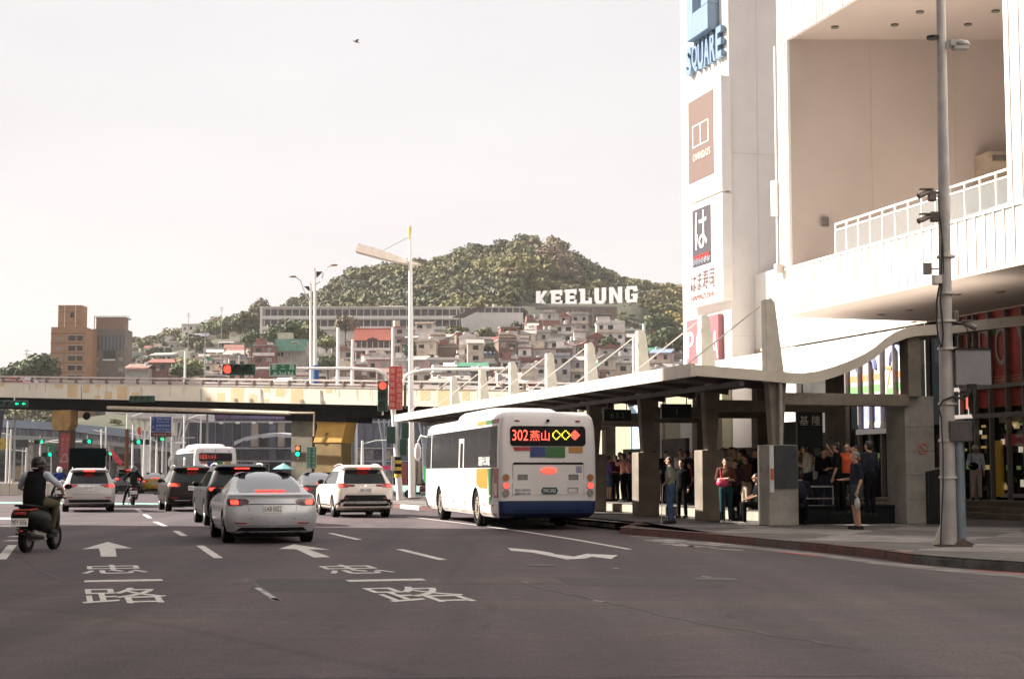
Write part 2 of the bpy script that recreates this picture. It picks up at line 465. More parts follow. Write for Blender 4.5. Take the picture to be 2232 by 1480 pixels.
# painted markings: thin sheets 4 mm over the asphalt
def mark(name, pts, mat, z=0.004, px=True):
    P = [gnd(*p).xy for p in pts] if px else pts
    mb = MB(); flat_poly(mb, P, z)
    o = mb.build(name, mat)
    # keep the sheet facing up
    if o.data.polygons[0].normal.z < 0: o.data.flip_normals()
    return tag(o, kind='structure')
def line(name, a, b, w, mat, z=0.004):
    a, b = Vector(a[:2]), Vector(b[:2]); d = (b - a).normalized(); n_ = Vector((-d.y, d.x)) * w / 2
    return mark(name, [a + n_, b + n_, b - n_, a - n_], mat, z, px=False)
for a, b in (((383,1157),(402,1168)), ((436,1189),(476,1216)), ((338,1137),(361,1147)), ((315,1121),(327,1129)), ((299,1110),(308,1116)),
             ((871,1197),(965,1220)), ((720,1162),(782,1176))):
    line('lane_line', gnd(*a), gnd(*b), 0.15, line_white)
line('lane_line', gnd(2, 1219), gnd(27, 1188), 0.17, line_white)
for x, y in ((31, 1178), (37, 1169)):
    p = gnd(x, y); line('lane_line', p + Vector((-0.17, 0, 0)), p + Vector((0.12, 0, 0)), 0.5, line_white)
pts = [gnd(890,1126), gnd(1000,1139), gnd(1140,1158), gnd(1260,1177), gnd(1372,1197)]
for a, b in zip(pts[:-1], pts[1:]): line('lane_line', a, b, 0.13, line_white)
# arrows
mark('lane_arrow', [(235,1181),(288,1195),(251,1195),(254,1213),(220,1213),(216,1195),(179,1197)], line_white)
mark('lane_arrow', [(640,1186),(719,1198),(672,1197),(720,1214),(684,1215),(646,1197),(608,1196)], line_white)
mark('lane_arrow', [(1106,1194),(1168,1199),(1208,1206),(1204,1207),(1251,1213),(1287,1205),(1281,1207),(1347,1210),(1332,1218),(1290,1213),(1276,1217),(1235,1219),(1221,1216),(1160,1204),(1114,1200)], line_white)
# characters painted on the lanes, stretched along the street
def road_char(ch, px, py, w, length):
    o_ = gnd(px, py)
    mb = MB(); mb.text(ch, (0, 0, 0.004), (UC, US, 0), (-US, UC, 0), length, w, depth=0.001, al='l')
    o = mb.build('road_lettering', line_white, loc=o_); tag(o, kind='structure')
for ch, px, py, w, L in (('忠',178,1251,0.93,2.15), ('一',184,1269,1.0,0.35), ('路',180,1317,0.95,2.35),
                         ('忠',724,1251,0.95,2.15), ('一',762,1268,1.03,0.35), ('路',860,1314,1.02,2.35)):
    road_char(ch, px, py, w, L)
# worn bits of older lines
for a, b in (((590,1303),(608,1308)), ((1293,1309),(1315,1311)), ((1140,1268),(1152,1270)), ((560,1281),(604,1308)), ((1336,1238),(1348,1239)), ((1530,1256),(1548,1258)), ((1570,1262),(1585,1265))):
    line('worn_marking', gnd(*a), gnd(*b), 0.07, line_worn)
# worn lettering of the bus bay and the worn gutter strip
for i in range(16):
    t = i / 15; x = 1385 + 175 * t + rnd.uniform(-15, 15); y = 1176 + 16 * t + rnd.uniform(-8, 5)
    line('worn_marking', gnd(x, y), gnd(x + rnd.uniform(30, 70), y + rnd.uniform(2, 7)), 0.14, line_worn)
gut = [gnd(1420,1179), gnd(1600,1192), gnd(1800,1214), gnd(1930,1232), gnd(2060,1245), gnd(2260,1262)]
mark('gutter', [p.xy for p in gut] + [(p + Vector((0.15, 1.1, 0))).xy for p in gut[::-1]], mk('gutter_concrete', (0.17, 0.155, 0.15), 0.85, var=0.35, scale=1.6), 0.003, px=False)
for a, b in (((2120,1243),(2260,1253)), ((1700,1203),(1790,1213))):
    line('red_line', gnd(*a), gnd(*b), 0.12, red_line, 0.007)
# stop line, crossing and turquoise lane far up the street
mark('stop_line', [(0,1128),(46,1128),(44,1132),(0,1132)], line_white)
mark('stop_line', [(0,1144),(44,1144),(43,1148),(0,1148)], line_white)
mark('cycle_lane', [(-60,1093),(420,1097),(420,1101),(-60,1097)], turquoise)
mark('cycle_lane', [(845,1057),(1010,1062),(1010,1084),(872,1080)], turquoise)
mark('lane_line', [(245,1074),(335,1075),(335,1078),(245,1077)], line_white)
mark('lane_line', [(420,1046),(900,1046),(900,1048),(420,1048)], line_white)
# manhole covers and a patched strip
def manhole(px, py, r=0.33):
    p = gnd(px, py); mb = MB(); mb.disc((0,0,0.0), (0,0,1), r, 0.006, 24); mb.disc((0,0,0.006), (0,0,1), r*0.86, 0.002, 24)
    tag(mb.build('manhole_cover', mk('cast_iron', (0.07,0.065,0.065), 0.7, 0.3, var=0.3, scale=12), loc=p), kind='structure')
manhole(1560, 1262, 0.3); manhole(655, 1163, 0.1)
mark('road_patch', [(560,1262),(810,1262),(760,1290),(540,1290)], mk('patch', (0.042,0.038,0.040), 0.9, var=0.15, scale=9, bump=0.3), 0.002)
mark('road_patch', [(1210,1258),(1600,1262),(1580,1280),(1240,1276)], mk('patch2', (0.046,0.040,0.042), 0.9, var=0.15, scale=9, bump=0.3), 0.002)

tar = mk('tar_seal', (0.022,0.019,0.020), .6, var=.2, scale=6)
def wiggle(a, b, w, mt, n=14, amp=.05):
    a, b = gnd(*a), gnd(*b); pr = a
    for i in range(1, n+1):
        q = a.lerp(b, i/n) + Vector((rnd.uniform(-amp, amp), rnd.uniform(-amp, amp), 0))
        line('tar_seam', pr, q, w * rnd.uniform(.6, 1.3), mt, 0.0035 + .0002*(i % 2)); pr = q
wiggle((1145,1272),(1500,1352), .045, tar); wiggle((300,1478),(1300,1474), .03, tar, 18, .03); wiggle((1300,1474),(2230,1470), .03, tar, 18, .03)
wiggle((536,1262),(602,1310), .05, tar, 8); wiggle((1500,1352),(1900,1420), .035, tar, 10); wiggle((0,1190),(130,1262), .03, tar, 8)
manhole(1180, 1232, .25)

# ================================================================== shelter, mall, poles, shade-giving blocks
ribbed = mk('ribbed_cladding', (0.76, 0.73, 0.69), 0.5, var=0.03, scale=0.4)
rib_m = mk('cladding_rib', (0.68, 0.64, 0.59), 0.5, var=0.03, scale=0.4)
mullion = mk('mullion_metal', (0.20, 0.185, 0.175), 0.5, 0.1, var=0.08)
def frame(name, label, cat, v, u, z=0.0, group=None):
    return thing(name, label, cat, W(v, u, z), RA, group)

# ---- mall tower with the tall signs (its own origin at the street corner nearest the camera)
VT = 26.3; KT = VT / 22.0
UT = hitV(1595, 500, VT)[0]; UTF = hitV(1490, 500, VT)[0]; LT = UTF - UT
def zT(px, py): return hitV(px, py, VT)[1]
tw = frame('mall_tower', 'white shopping mall tower with tall signboards on its street face', 'building', VT, UT)
MB().box(0, 9.0, 0, LT, 0, 32).build('wall', wall_grey, tw)
MB().box(-0.06, -0.003, 0.0, LT, 0.02, 32).build('street_face', white_wall, tw)
for z in (7.0, 14.6, 22.2):
    MB().box(0.05, 8.9, -0.012, -0.002, z, z + 0.03).build('panel_joint', mk('joint_grey', (0.63,0.595,0.57), .8, var=.05), tw)
for v in (1.2, 2.6, 4.1): MB().box(v, v + 0.025, -0.012, -0.003, 0.1, 31.9).build('panel_joint', MATS['joint_grey'], tw)
def tsign(nm, z0, z1, y0, y1, dep, mt): return MB().box(-0.06 - dep, -0.062, y0, y1, z0, z1).build(nm, mt, tw, bevel=0.02)
yN = hitV(1574, 400, VT - .5)[0] - UT; LTS = hitV(1494, 400, VT - .5)[0] - UT          # near edge of the sign boxes
signwhite = mk('sign_white', (0.72, 0.68, 0.64), .5, var=.03)
def zS(px, py): return hitV(px, py, VT - .45)[1]
b1 = tsign('sign_box', zS(1575,415), zS(1575,163), yN, LTS, 0.45, signwhite)
b2 = tsign('sign_box', zS(1579,655), zS(1577,420), yN, LTS, 0.45, signwhite)
def spanel(par, nm, p0, p1, mt, off=0.02):      # p0 lower near, p1 upper far (pixels on the sign plane)
    y0, z0 = hitV(p0[0], p0[1], VT - .52); y1, z1 = hitV(p1[0], p1[1], VT - .52)
    return MB().box(-0.51 - off, -0.508, y0 - UT, y1 - UT, z0, z1).build(nm, mt, par)
brown_s = mk('sign_brown', (0.125, 0.078, 0.066), .5, var=.03); navy_s = mk('sign_navy', (0.040, 0.032, 0.046), .5, var=.03); pink_s = mk('sign_pink', (0.27, 0.092, 0.105), .5, var=.03)
pp = spanel(b1, 'sign_panel', (1556, 378), (1500, 226), brown_s)
lw = mk('sign_letter', (0.74, 0.64, 0.56), .5, var=0)
def on_sign(par, nm, s, px, py, h, w, mt, dep=0.02, V=None, off=.535):
    y, z = hitV(px, py, (V or VT - .535))
    t = MB(); t.text(s, (-off, y - UT, z), (0,-1,0), (0,0,1), h*KT, w*KT, dep, 'c'); return t.build(nm, mt, par)
on_sign(pp, 'shop_name', 'OWNDAYS', 1530, 345, .26, 1.55, lw)
yc, zc = hitV(1527, 292, VT - .53); yc -= UT
fr = MB()
for a in [tuple(KT*c for c in q) for q in ((-.72,.72,.36,.40),(-.72,.72,-.40,-.36),(-.72,-.67,-.36,.36),(.67,.72,-.36,.36),(-.025,.025,-.36,.36))]: fr.box(-.545,-.530, yc+a[0], yc+a[1], zc+a[2], zc+a[3])
fr.build('shop_logo', lw, pp)
pn = spanel(b2, 'sign_panel', (1550, 572), (1509, 461), navy_s)
on_sign(pn, 'shop_logo', 'は', 1529, 542, 1.35, 1.05, letter_white)
on_sign(pn, 'red_lettering', 'HAMAZUSHI', 1530, 563, .16, 1.3, mk('sign_red',(.55,.06,.05),.5,var=0))
wv = MB()
for k in range(3):
    pts = []
    for i in range(41):
        t = i / 40; y0, z0 = hitV(1549, 570 - k*4, VT-.53); y1, _ = hitV(1510, 570, VT-.53)
        pts.append((-.545, y0 - UT + (y1-y0)*t, z0 + .10 + .05*math.sin(t*40 + k)))
    wv.tube(pts, .012, 4)
wv.build('wave_pattern', mk('wave_grey',(.35,.38,.45),.5,var=0), pn)
on_sign(b2, 'shop_name', 'はま寿司', 1531, 632, .72, 2.1, mk('sign_ink',(.12,.07,.08),.5,var=0))
on_sign(b2, 'shop_name', 'HAMAZUSHI', 1531, 652, .20, 2.0, MATS['sign_red'])
y0, z0 = hitV(1567, 850, VT - .3); y1, z1 = hitV(1496, 700, VT - .3)
pk = MB().box(-.30, -.062, y0 - UT, y1 - UT, z0, z1).build('pink_panel', pink_s, tw, bevel=.02)
for ch, px in (('P', 1506), ('O', 1525), ('L', 1543), ('A', 1559)):
    on_sign(pk, 'shop_name', ch, px, 781, .95, .55, letter_white, V=VT-.31, off=.305)
# raised blue letters
blue_l = mk('sign_blue', (0.14, 0.21, 0.30), .4, var=.05); 
for i, ch in enumerate('SQUARE'):
    yA = hitV(1498 + i*13.2, 130, VT-.2)[0] - UT; yB = hitV(1498 + (i+1)*13.2, 130, VT-.2)[0] - UT
    zb = hitV(1535, 146, VT-.3)[1]
    t = MB(); t.text(ch, (-.10, (yA+yB)/2, zb), (0,-1,0), (0,0,1), 1.12*KT, abs(yA-yB)*.92, .20, bold=.035); t.build('sign_letter', blue_l, tw)
yc, zc = hitV(1532, 80, VT-.3); yc -= UT
E = MB(); a = 1.25; w_ = .55
for (p0, p1, q0, q1) in ((.45, 1.1, 0, 5.6), (-1.2, .449, 0, 1.1), (-1.2, .449, 2.3, 3.3), (-1.2, .449, 4.5, 5.6), (-1.2, -.5, 1.101, 1.6)):
    E.box(-.60, -.063, yc + p0, yc + p1, zc + q0, zc + q1)
E.build('big_letter', blue_l, tw, bevel=.03)

# ---- mall body: balcony block over the shops
VB = 22.0; VG = 27.3
UB = hitV(1702, 690, VB)[0]                    # far end of the balcony block
ZS = hitV(1702, 690, VB)[1]; ZP1 = hitV(1720, 587, VB)[1]; ZT1 = hitV(1720, 84, VB)[1]
UP1 = hitV(1719, 400, VB)[0]; UP2 = hitV(2196, 400, VB)[0]; UN = -34.0
ml = frame('shopping_mall', 'white ribbed mall block with a deep open balcony above the shops', 'building', VB, UN)
LB = UB - UN
MB().box(0.0, 22, 0, LB, ZS, ZP1 - .35).build('balcony_slab', white_wall, ml)
MB().box(0.0, .35, 0, LB, ZP1 - .349, ZP1).build('parapet', ribbed, ml)
MB().box(0.0, .14, 0, LB, ZT1, 27).build('upper_wall', ribbed, ml)
MB().box(0.0, .10, UP1 - UN, LB, ZP1, ZT1).build('pillar', ribbed, ml)
MB().box(0.0, .4, 0, UP2 - UN, ZP1, ZT1).build('pillar', ribbed, ml)
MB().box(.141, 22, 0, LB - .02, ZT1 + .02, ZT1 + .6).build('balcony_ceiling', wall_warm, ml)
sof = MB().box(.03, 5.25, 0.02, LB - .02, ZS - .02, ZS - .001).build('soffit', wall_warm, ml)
# inner wall of the balcony, square to the camera's view of it
p0 = W(VB + .02, hitV(1719, 400, VB)[0] + .05) ; inv = Matrix.Translation(W(VB, UN)) @ Matrix.Rotation(RA, 4, 'Z'); inv = inv.inverted()
YI = p0.y; A = inv @ Vector((p0.x, YI, 0)); B = inv @ Vector((p0.x + 16, YI, 0))
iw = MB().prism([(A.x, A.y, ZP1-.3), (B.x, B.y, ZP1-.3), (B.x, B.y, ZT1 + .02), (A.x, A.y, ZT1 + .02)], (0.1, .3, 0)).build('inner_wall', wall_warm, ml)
# service hatch, duct and sign on the inner wall
def inwall(px, py): p = at(px, py, YI - .03); return inv @ p
for nm, pa, pb, dep, mt in (('wall_notice', (1791,494), (1806,474), .05, concrete_dark), ('air_duct', (2126,404), (2215,342), .8, mk('duct_beige',(.48,.38,.28),.7,var=.1)),):
    a_ = inwall(*pa); b_ = inwall(*pb)
    MB().prism([(a_.x,a_.y,a_.z),(b_.x,b_.y,a_.z),(b_.x,b_.y,b_.z),(a_.x,a_.y,b_.z)],(-.02,-dep,0)).build(nm, mt, ml)
a_ = inwall(2130, 362); b_ = inwall(2215, 344)
MB().prism([(a_.x,a_.y-.85,a_.z),(b_.x,b_.y-.85,a_.z),(b_.x,b_.y-.85,b_.z-.1),(a_.x,a_.y-.85,b_.z-.1)],(0,-.04,0)).build('duct_grille', concrete_dark, ml)
for px, py in ((2005,27),(2170,25),(1950,55),(2110,54),(1820,60)):
    r = ray(px, py); t = (ZT1 - EYE) / r.z; p = inv @ Vector((r.x*t, r.y*t, ZT1)); MB().disc((p.x,p.y,ZT1+.018),(0,0,-1),.12,.05,14).build('downlight', concrete_dark, ml)
for px, py in ((1920,684),(1981,674),(2085,640),(2180,634),(1990,700)):
    r = ray(px, py); t = (ZS - EYE) / r.z; p = inv @ Vector((r.x*t, r.y*t, ZS)); MB().disc((p.x,p.y,ZS-.02),(0,0,-1),.12,.03,14).build('downlight', concrete_dark, ml)
# ribs of the cladding
rib = MB().box(-.035, -.002, -.03, .03, 0, ZP1 - ZS).build('cladding_rib', rib_m, ml)
nrib = int(LB / .42)
rib.location = (0, .2 + 100*.42, ZS)
for i in range(1, nrib):
    if i*.42 + UN > 14: inst(rib, ml, (0, .2 + i*.42, ZS))
rib2 = MB().box(-.035, -.002, -.03, .03, 0, 26.9 - ZT1).build('cladding_rib', rib_m, ml); rib2.location = (0, .2 + 146*.42, ZT1 + .02)
for i in range(1, nrib):
    if i*.42 + UN > 26: inst(rib2, ml, (0, .2 + i*.42, ZT1 + .02))
rib3 = MB().box(-.035, -.002, -.03, .03, 0, ZT1 - ZP1).build('cladding_rib', rib_m, ml); rib3.location = (0, UP1 - UN + .15, ZP1)
for y in (UP1-UN+.5, UP1-UN+.85, UP2-UN-.2, UP2-UN-.62, UP2-UN-1.04, UP2-UN-1.46): inst(rib3, ml, (0, y, ZP1))
MB().box(-.06, .36, 0, LB + .05, ZP1 + .003, ZP1 + .06).build('coping', white_paint, ml)
MB().box(-.06, -.004, 0, LB + .05, ZS - .03, ZS + .05).build('edge_trim', mk('trim_tan',(.55,.42,.33),.6,var=.05), ml)
# railing on the parapet
UR0 = hitV(1812, 540, VB)[0] - UN; UR1 = UP2 - UN
zr = .94
rl = MB().tube([(.15, UR0, ZP1 + zr + .06), (.15, UR1, ZP1 + zr + .06)], .035, 8).build('railing', white_paint, ml, smooth=50)
MB().box(.13,.17,UR1,UR0,ZP1+zr-.14,ZP1+zr-.10).build('lower_rail', white_paint, rl)
glassp = mk('frosted_glass', (0.30,0.31,0.31), .2, var=0)
_n = glassp.node_tree.nodes; _l = glassp.node_tree.links
_t = _n.new('ShaderNodeBsdfTransparent'); _mx = _n.new('ShaderNodeMixShader'); _mx.inputs[0].default_value = .30
_l.new(_t.outputs[0], _mx.inputs[1]); _l.new(_n['Principled BSDF'].outputs[0], _mx.inputs[2]); _l.new(_mx.outputs[0], _n['Material Output'].inputs[0])
n = 13; post = None; pane = None
for i in range(n + 1):
    y = UR1 + (UR0 - UR1) * i / n
    if post is None: post = MB().box(.125,.175,-.02,.02,ZP1+.06,ZP1+zr+.04).build('railing_post', white_paint, ml); post.location = (0,y,0)
    else: inst(post, ml, (0,y,0))
    if i < n:
        if pane is None: pane = MB().box(.14,.155,.03,(UR0-UR1)/n-.03,ZP1+.10,ZP1+zr-.16).build('glass_pane', glassp, ml); pane.location = (0,y,0)
        else: inst(pane, ml, (0,y,0))
# downpipe boxes and lamp at the tower edge
MB().box(-.28,-.06, LB-.35, LB-.1, ZP1-.1, ZP1+.22).build('wall_lamp', wall_warm, ml, bevel=.03)
MB().box(-.20,-.01, LB+.05, LB+.22, hitV(1700,470,VB)[1], hitV(1700,392,VB)[1]).build('wall_lamp', white_paint, ml, bevel=.03)
# ---- ground-floor shop front
sf = frame('convenience_store', 'glazed convenience store front with striped posters under the mall balcony', 'shop', VG, UN, .15)
def zG(px, py): return hitV(px, py, VG)[1] - .15
def yG(px, py): return hitV(px, py, VG)[0] - UN
LG = UT - UN; zw = zG(2030, 698)
MB().box(0, .4, 0, LG, zw, ZS + 3).build('fascia_wall', white_wall, sf)
MB().box(.22, .5, 0, LG, 0, zw).build('shop_interior', mk('shop_dark', (.03,.03,.028), .8, var=.4, scale=1.2), sf)
MB().box(-.01, .3, yG(1735,800), LG, 0, zw).build('end_wall', white_wall, sf)
MB().box(.15, .2, 0, yG(1840,800), .25, zw - .05).build('glazing', dark_glass, sf)
MB().box(-.06, .02, 0, LG, zw - .06, zw + .06).build('edge_trim', MATS['trim_tan'], sf)
ys = [yG(px, 800) for px in (1842, 1869, 1893, 1918, 1946, 1975)] + [yG(px, 800) for px in (2090, 2122, 2155, 2192, 2228)]
y_ = ys[-1]
for k in range(10): y_ -= 1.3; ys.append(y_)
y_ = ys[5]
for k in range(3): y_ -= 1.25; ys.append(y_)
ml_ = None
for y in ys:
    if ml_ is None: ml_ = MB().box(-.02,.14,-.03,.03,.1,zw-.06).build('mullion', mullion, sf); ml_.location = (0,y,0)
    else: inst(ml_, sf, (0,y,0))
MB().box(-.03,.139,.02,yG(2080,900),zG(2150,905)-.08,zG(2150,905)+.06).build('transom', mullion, sf)
MB().box(-.03,.139,.02,yG(2080,900),zG(2150,842)-.08,zG(2150,842)+.04).build('transom', mullion, sf)
MB().box(-.05,.13,yG(1975,930),yG(1868,930),zG(1920,940)-.08,zG(1920,940)+.10).build('transom', white_paint, sf)
def poster(nm, x0, x1, yt0, yb0, mt, off=0.03, ref=None):
    ref = ref or (x0 + x1) / 2
    zt, zb = zG(ref, yt0), zG(ref, yb0)
    return MB().box(.145 - off, .149, yG(x1, 800), yG(x0, 800), zb, zt).build(nm, mt, sf)
pst = [mk('poster_white',(.52,.51,.52),.5,var=.04), mk('poster_orange',(.68,.22,.10),.5,var=.05), mk('poster_green',(.15,.33,.12),.5,var=.05), mk('poster_red',(.62,.10,.07),.5,var=.05), mk('poster_blue',(.28,.32,.58),.5,var=.3,scale=1.2), mk('poster_crimson',(.46,.055,.035),.5,var=.25,scale=1.5), mk('poster_pink',(.70,.12,.16),.5,var=.05)]
main = poster('window_poster', 1843, 1975, 745, 865, pst[0], .0)
for (a, b, m_) in ((812, 826, pst[1]), (836, 852, pst[2]), (861, 868, pst[3])):
    poster('poster_stripe', 1845, 1974, a, b, m_, .012, ref=1920)
poster('poster_panel', 1921, 1945, 808, 868, pst[0], .02, ref=1932)
t = MB(); t.text('7', (.118, yG(1931,840), zG(1932,845)), (0,-1,0), (0,0,1), .75, .42, .01); t.build('poster_numeral', pst[1], sf)
poster('poster_stripe', 1924, 1940, 845, 866, pst[2], .022, ref=1932)
# arched blue drawing
m = MB()
for (px, py, r_) in ((1925, 800, 1.15), (1880, 806, .7), (1960, 790, .9)):
    pts = [(.135, yG(px,800) + r_*math.cos(a), zG(px,py) + r_*.8*math.sin(a)) for a in [math.pi*i/16 for i in range(17)]]
    m.tube(pts, .10, 6)
m.build('poster_drawing', pst[4], sf)
poster('window_poster', 1868, 1975, 880, 932, pst[4], .0, ref=1920)
poster('poster_panel', 1880, 1965, 918, 930, pst[0], .012, ref=1920)
poster('window_poster', 2082, 2240, 665, 842, pst[5], .0, ref=2150)
poster('window_poster', 2082, 2240, 846, 888, pst[5], .0, ref=2150)
mm = MB()
for ch, px in (('A',2107),('D',2140),('O',2176),('Y',2222)):
    mm.text(ch, (.11, yG(px,790), zG(2150,800)), (0,-1,0), (0,0,1), 1.25, .62, .01)
mm.build('window_lettering', mk('dusty_letter',(.40,.30,.30),.5,var=0), sf)
for yy in (818, 824, 836): poster('poster_stripe', 2150, 2240, yy, yy+2, mk('poster_gold',(.6,.3,.15),.5,var=.1), .012, ref=2190)
poster('poster_panel', 2150, 2240, 826, 838, mk('poster_orange_brown',(.45,.15,.06),.5,var=.2), .01, ref=2190)
poster('door_sign', 2180, 2202, 946, 972, pst[6], .05, ref=2190); poster('door_sign', 2203, 2226, 946, 972, mk('sign_pale',(.62,.40,.40),.5,var=.05), .05, ref=2215)
t = MB(); t.text('歡迎光臨', (.09, yG(2214,955), zG(2214,965)), (0,-1,0), (0,0,1), .16, .42, .01); t.build('door_lettering', pst[6], sf)
poster('yellow_pillar', 2161, 2173, 960, 1082, mk('yellow_post',(.70,.42,.03),.5,var=.05), .10, ref=2167)
poster('shop_sign', 2140, 2175, 700, 730, mk('sign_green',(.10,.22,.08),.5,var=.05), .02)
poster('counter', 2100, 2122, 1015, 1085, pst[0], .02, ref=2110); poster('door_mat', 2166, 2226, 1075, 1084, pst[0], .05, ref=2196)
poster('cream_panel', 2165, 2228, 908, 920, mk('lit_cream',(.55,.45,.22),.5,var=.1), .0, ref=2196)
lit = [mk('glow_goods_white',(.6,.55,.45),.5,var=.3,scale=6,emit=(1,.88,.66),es=.13), mk('glow_goods_warm',(.5,.35,.15),.5,var=.4,scale=8,emit=(.9,.62,.25),es=.08), mk('glow_goods_green',(.2,.3,.12),.5,var=.4,scale=8,emit=(.35,.55,.2),es=.05), mk('lit_goods_dark',(.1,.08,.06),.5,var=.4,scale=8)]  # most goods glow faintly themselves, in place of the shop's interior lighting
rs = random.Random(3)
for k in range(46):
    px = rs.uniform(2084, 2225); py = rs.uniform(915, 1066); w_ = rs.uniform(4, 12)
    poster('shop_goods', px, px + w_, py, py + rs.uniform(5, 16), rs.choice(lit), .008 + k*.0004, ref=px)
for k in range(10):
    px = rs.uniform(1870, 1915); py = rs.uniform(955, 1040); w_ = rs.uniform(3, 9)
    poster('shop_goods', px, px + w_, py, py + rs.uniform(8, 22), rs.choice(lit), .008 + k*.0004, ref=px)
# lower ledge of the tower: lit ground-floor walls with a blue strip and posters seen through the shelter
lg = frame('shop_row', 'pale ground floor shop row with blue strip seen between the shelter piers', 'building', VT - .5, UT + .05)
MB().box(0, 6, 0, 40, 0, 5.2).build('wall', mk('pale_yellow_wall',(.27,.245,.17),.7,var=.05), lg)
MB().box(-.05,-.002, 9.0, 10.6, .2, 4.6).build('blue_strip', mk('strip_blue',(.35,.55,.72),.5,var=.05), lg)
MB().box(-.09,-.002, 6.4, 8.6, .2, 4.6).build('stone_pillar', concrete, lg)
MB().box(-.12,-.002, .8, 4.2, .1, 3.9).build('white_poster', pst[0], lg)
t = MB(); t.text('基隆東岸', (-.13, 2.6, 2.0), (0,-1,0),(0,0,1), .3, 1.2, .01); t.build('poster_lettering', mk('poster_yellow',(.65,.5,.2),.5,var=0), lg)

# ---- bus shelter
V0, U0 = 14.38, 34.36
LSH = 34.5
PROF = [(0,3.955),(1.83,3.857),(2.45,3.81),(2.8,3.80),(3.2,3.85),(3.64,3.968),(4.05,4.11),(4.47,4.287),(4.8,4.48),(5.06,4.684),(5.35,4.86),(5.67,4.98),(5.93,5.04),(6.62,5.095),(8.97,5.38),(9.8,5.45)]
sh_ = frame('bus_shelter', 'long grey bus shelter with wavy roof, leaning pylons and cable stays', 'shelter', V0, U0)
roof_white = mk('roof_membrane', (0.66,0.66,0.63), .4, var=.05, scale=.5); fascia = mk('fascia_panel', (0.52,0.47,0.41), .6, var=.12, scale=.8)
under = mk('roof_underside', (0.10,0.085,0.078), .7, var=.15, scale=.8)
top = MB(); n = len(PROF)
vs = [(x, y, z + 0.0) for y in (0.05, LSH-.05) for x, z in PROF]
top.add(vs, [(i, i+1, n+i+1, n+i) for i in range(n-1)])
top.build('roof_surface', roof_white, sh_, smooth=True)
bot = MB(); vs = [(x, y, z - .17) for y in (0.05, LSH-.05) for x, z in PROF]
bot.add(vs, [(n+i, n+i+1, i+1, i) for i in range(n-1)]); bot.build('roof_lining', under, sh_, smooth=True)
for y in (0, LSH - .08):                 # end fascias
    f_ = MB(); 
    pl = [(x, y, z + .02) for x, z in PROF] + [(x, y, z - .24) for x, z in PROF[::-1]]
    for i in range(n-1):
        f_.prism([(PROF[i][0], y, PROF[i][1]+.02), (PROF[i+1][0], y, PROF[i+1][1]+.02), (PROF[i+1][0], y, PROF[i+1][1]-.24), (PROF[i][0], y, PROF[i][1]-.24)], (0, .08, 0))
    f_.build('end_fascia', fascia, sh_)
k = 15; seg = LSH / k
fp = MB().box(-.10, .02, .006, seg - .006, 3.955-.26, 3.955+.05).build('fascia_panel', fascia, sh_); fp.location = (0,0,0)
for i in range(1, k): inst(fp, sh_, (0, i*seg, 0))
for i in range(24): MB().cyl((.05, 1+i*1.4, 3.74),(9.0, 1+i*1.4, 3.74),.03,n=6) if False else None
pur = MB().prism([(0.02,0,3.78),(2.4,0,3.64),(2.4,0,3.46),(0.02,0,3.72)],(0,.10,0)).build('roof_beam', under, sh_)
pur.location = (0, 1.2, 0)
for i in range(1, 15): inst(pur, sh_, (0, 1.2 + i*2.25, 0))
gut = MB().box(1.2,1.32,0.1,LSH-.1,3.50,3.62).build('roof_beam', under, sh_)
# pylon frames every 4.5 m
NF = 8
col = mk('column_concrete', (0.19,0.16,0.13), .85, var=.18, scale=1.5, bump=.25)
pyl = MB().prism([(1.80,-.14,3.6),(2.30,-.14,3.6),(2.05,-.14,5.55),(1.96,-.14,5.66),(1.80,-.14,5.62)],(0,.28,0)).build('pylon', mk('pylon_concrete_lit', (0.44,0.41,0.36), .85, var=.15, scale=1.5, bump=.25), sh_, bevel=.02)  # column concrete in a lighter colour, standing for sunlight above the roof
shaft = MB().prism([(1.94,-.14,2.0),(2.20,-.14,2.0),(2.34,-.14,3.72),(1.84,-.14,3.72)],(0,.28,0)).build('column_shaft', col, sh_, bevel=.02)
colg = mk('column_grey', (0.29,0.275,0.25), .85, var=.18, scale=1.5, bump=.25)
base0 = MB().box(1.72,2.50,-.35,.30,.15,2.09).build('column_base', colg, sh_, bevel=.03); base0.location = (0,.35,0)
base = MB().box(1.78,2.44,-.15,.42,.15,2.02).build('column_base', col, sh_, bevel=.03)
back = MB().box(5.80,6.16,-.18,.25,3.3,4.98).build('back_column', col, sh_, bevel=.02)
bbase = MB().box(5.78,6.60,0.0,.95,.15,3.33).build('back_column_base', colg, sh_, bevel=.02)
beam = MB().box(2.2,5.85,-.13,.18,3.06,3.36).build('cross_beam', col, sh_, bevel=.02)
stay = MB().tube([(1.86,0,5.45),(-.02,0,4.02)],.022,6).build('cable_stay', mk('stay_steel',(.60,.55,.50),.5,.2,var=.1), sh_)
yA0 = .35
for nm in (pyl, shaft, back, bbase, beam, stay): nm.location = (0, yA0, 0)
base.location = (0, yA0 + 4.0, 0)
for nm in (pyl, shaft, base, base0): nm.location.x += .17
bb2 = MB().box(5.82,6.24,-.1,.35,.15,3.33).build('back_column_base', col, sh_, bevel=.02); bb2.location = (0, yA0 + 4.0, 0)
for i in range(1, NF):
    y = yA0 + (0, 4.0, 8.8, 13.5, 17.9, 22.6, 27.1, 32.0)[i]
    if y < LSH:
        for o in (pyl, shaft): inst(o, sh_, (.17, y, 0))
        inst(stay, sh_, (0.05, y, 0))
        if i > 1: inst(base, sh_, (.17, y, 0))
    if i < 7:
        for o in (back, beam): inst(o, sh_, (0, y, 0))
        if i > 1: inst(bb2, sh_, (0, y, 0))
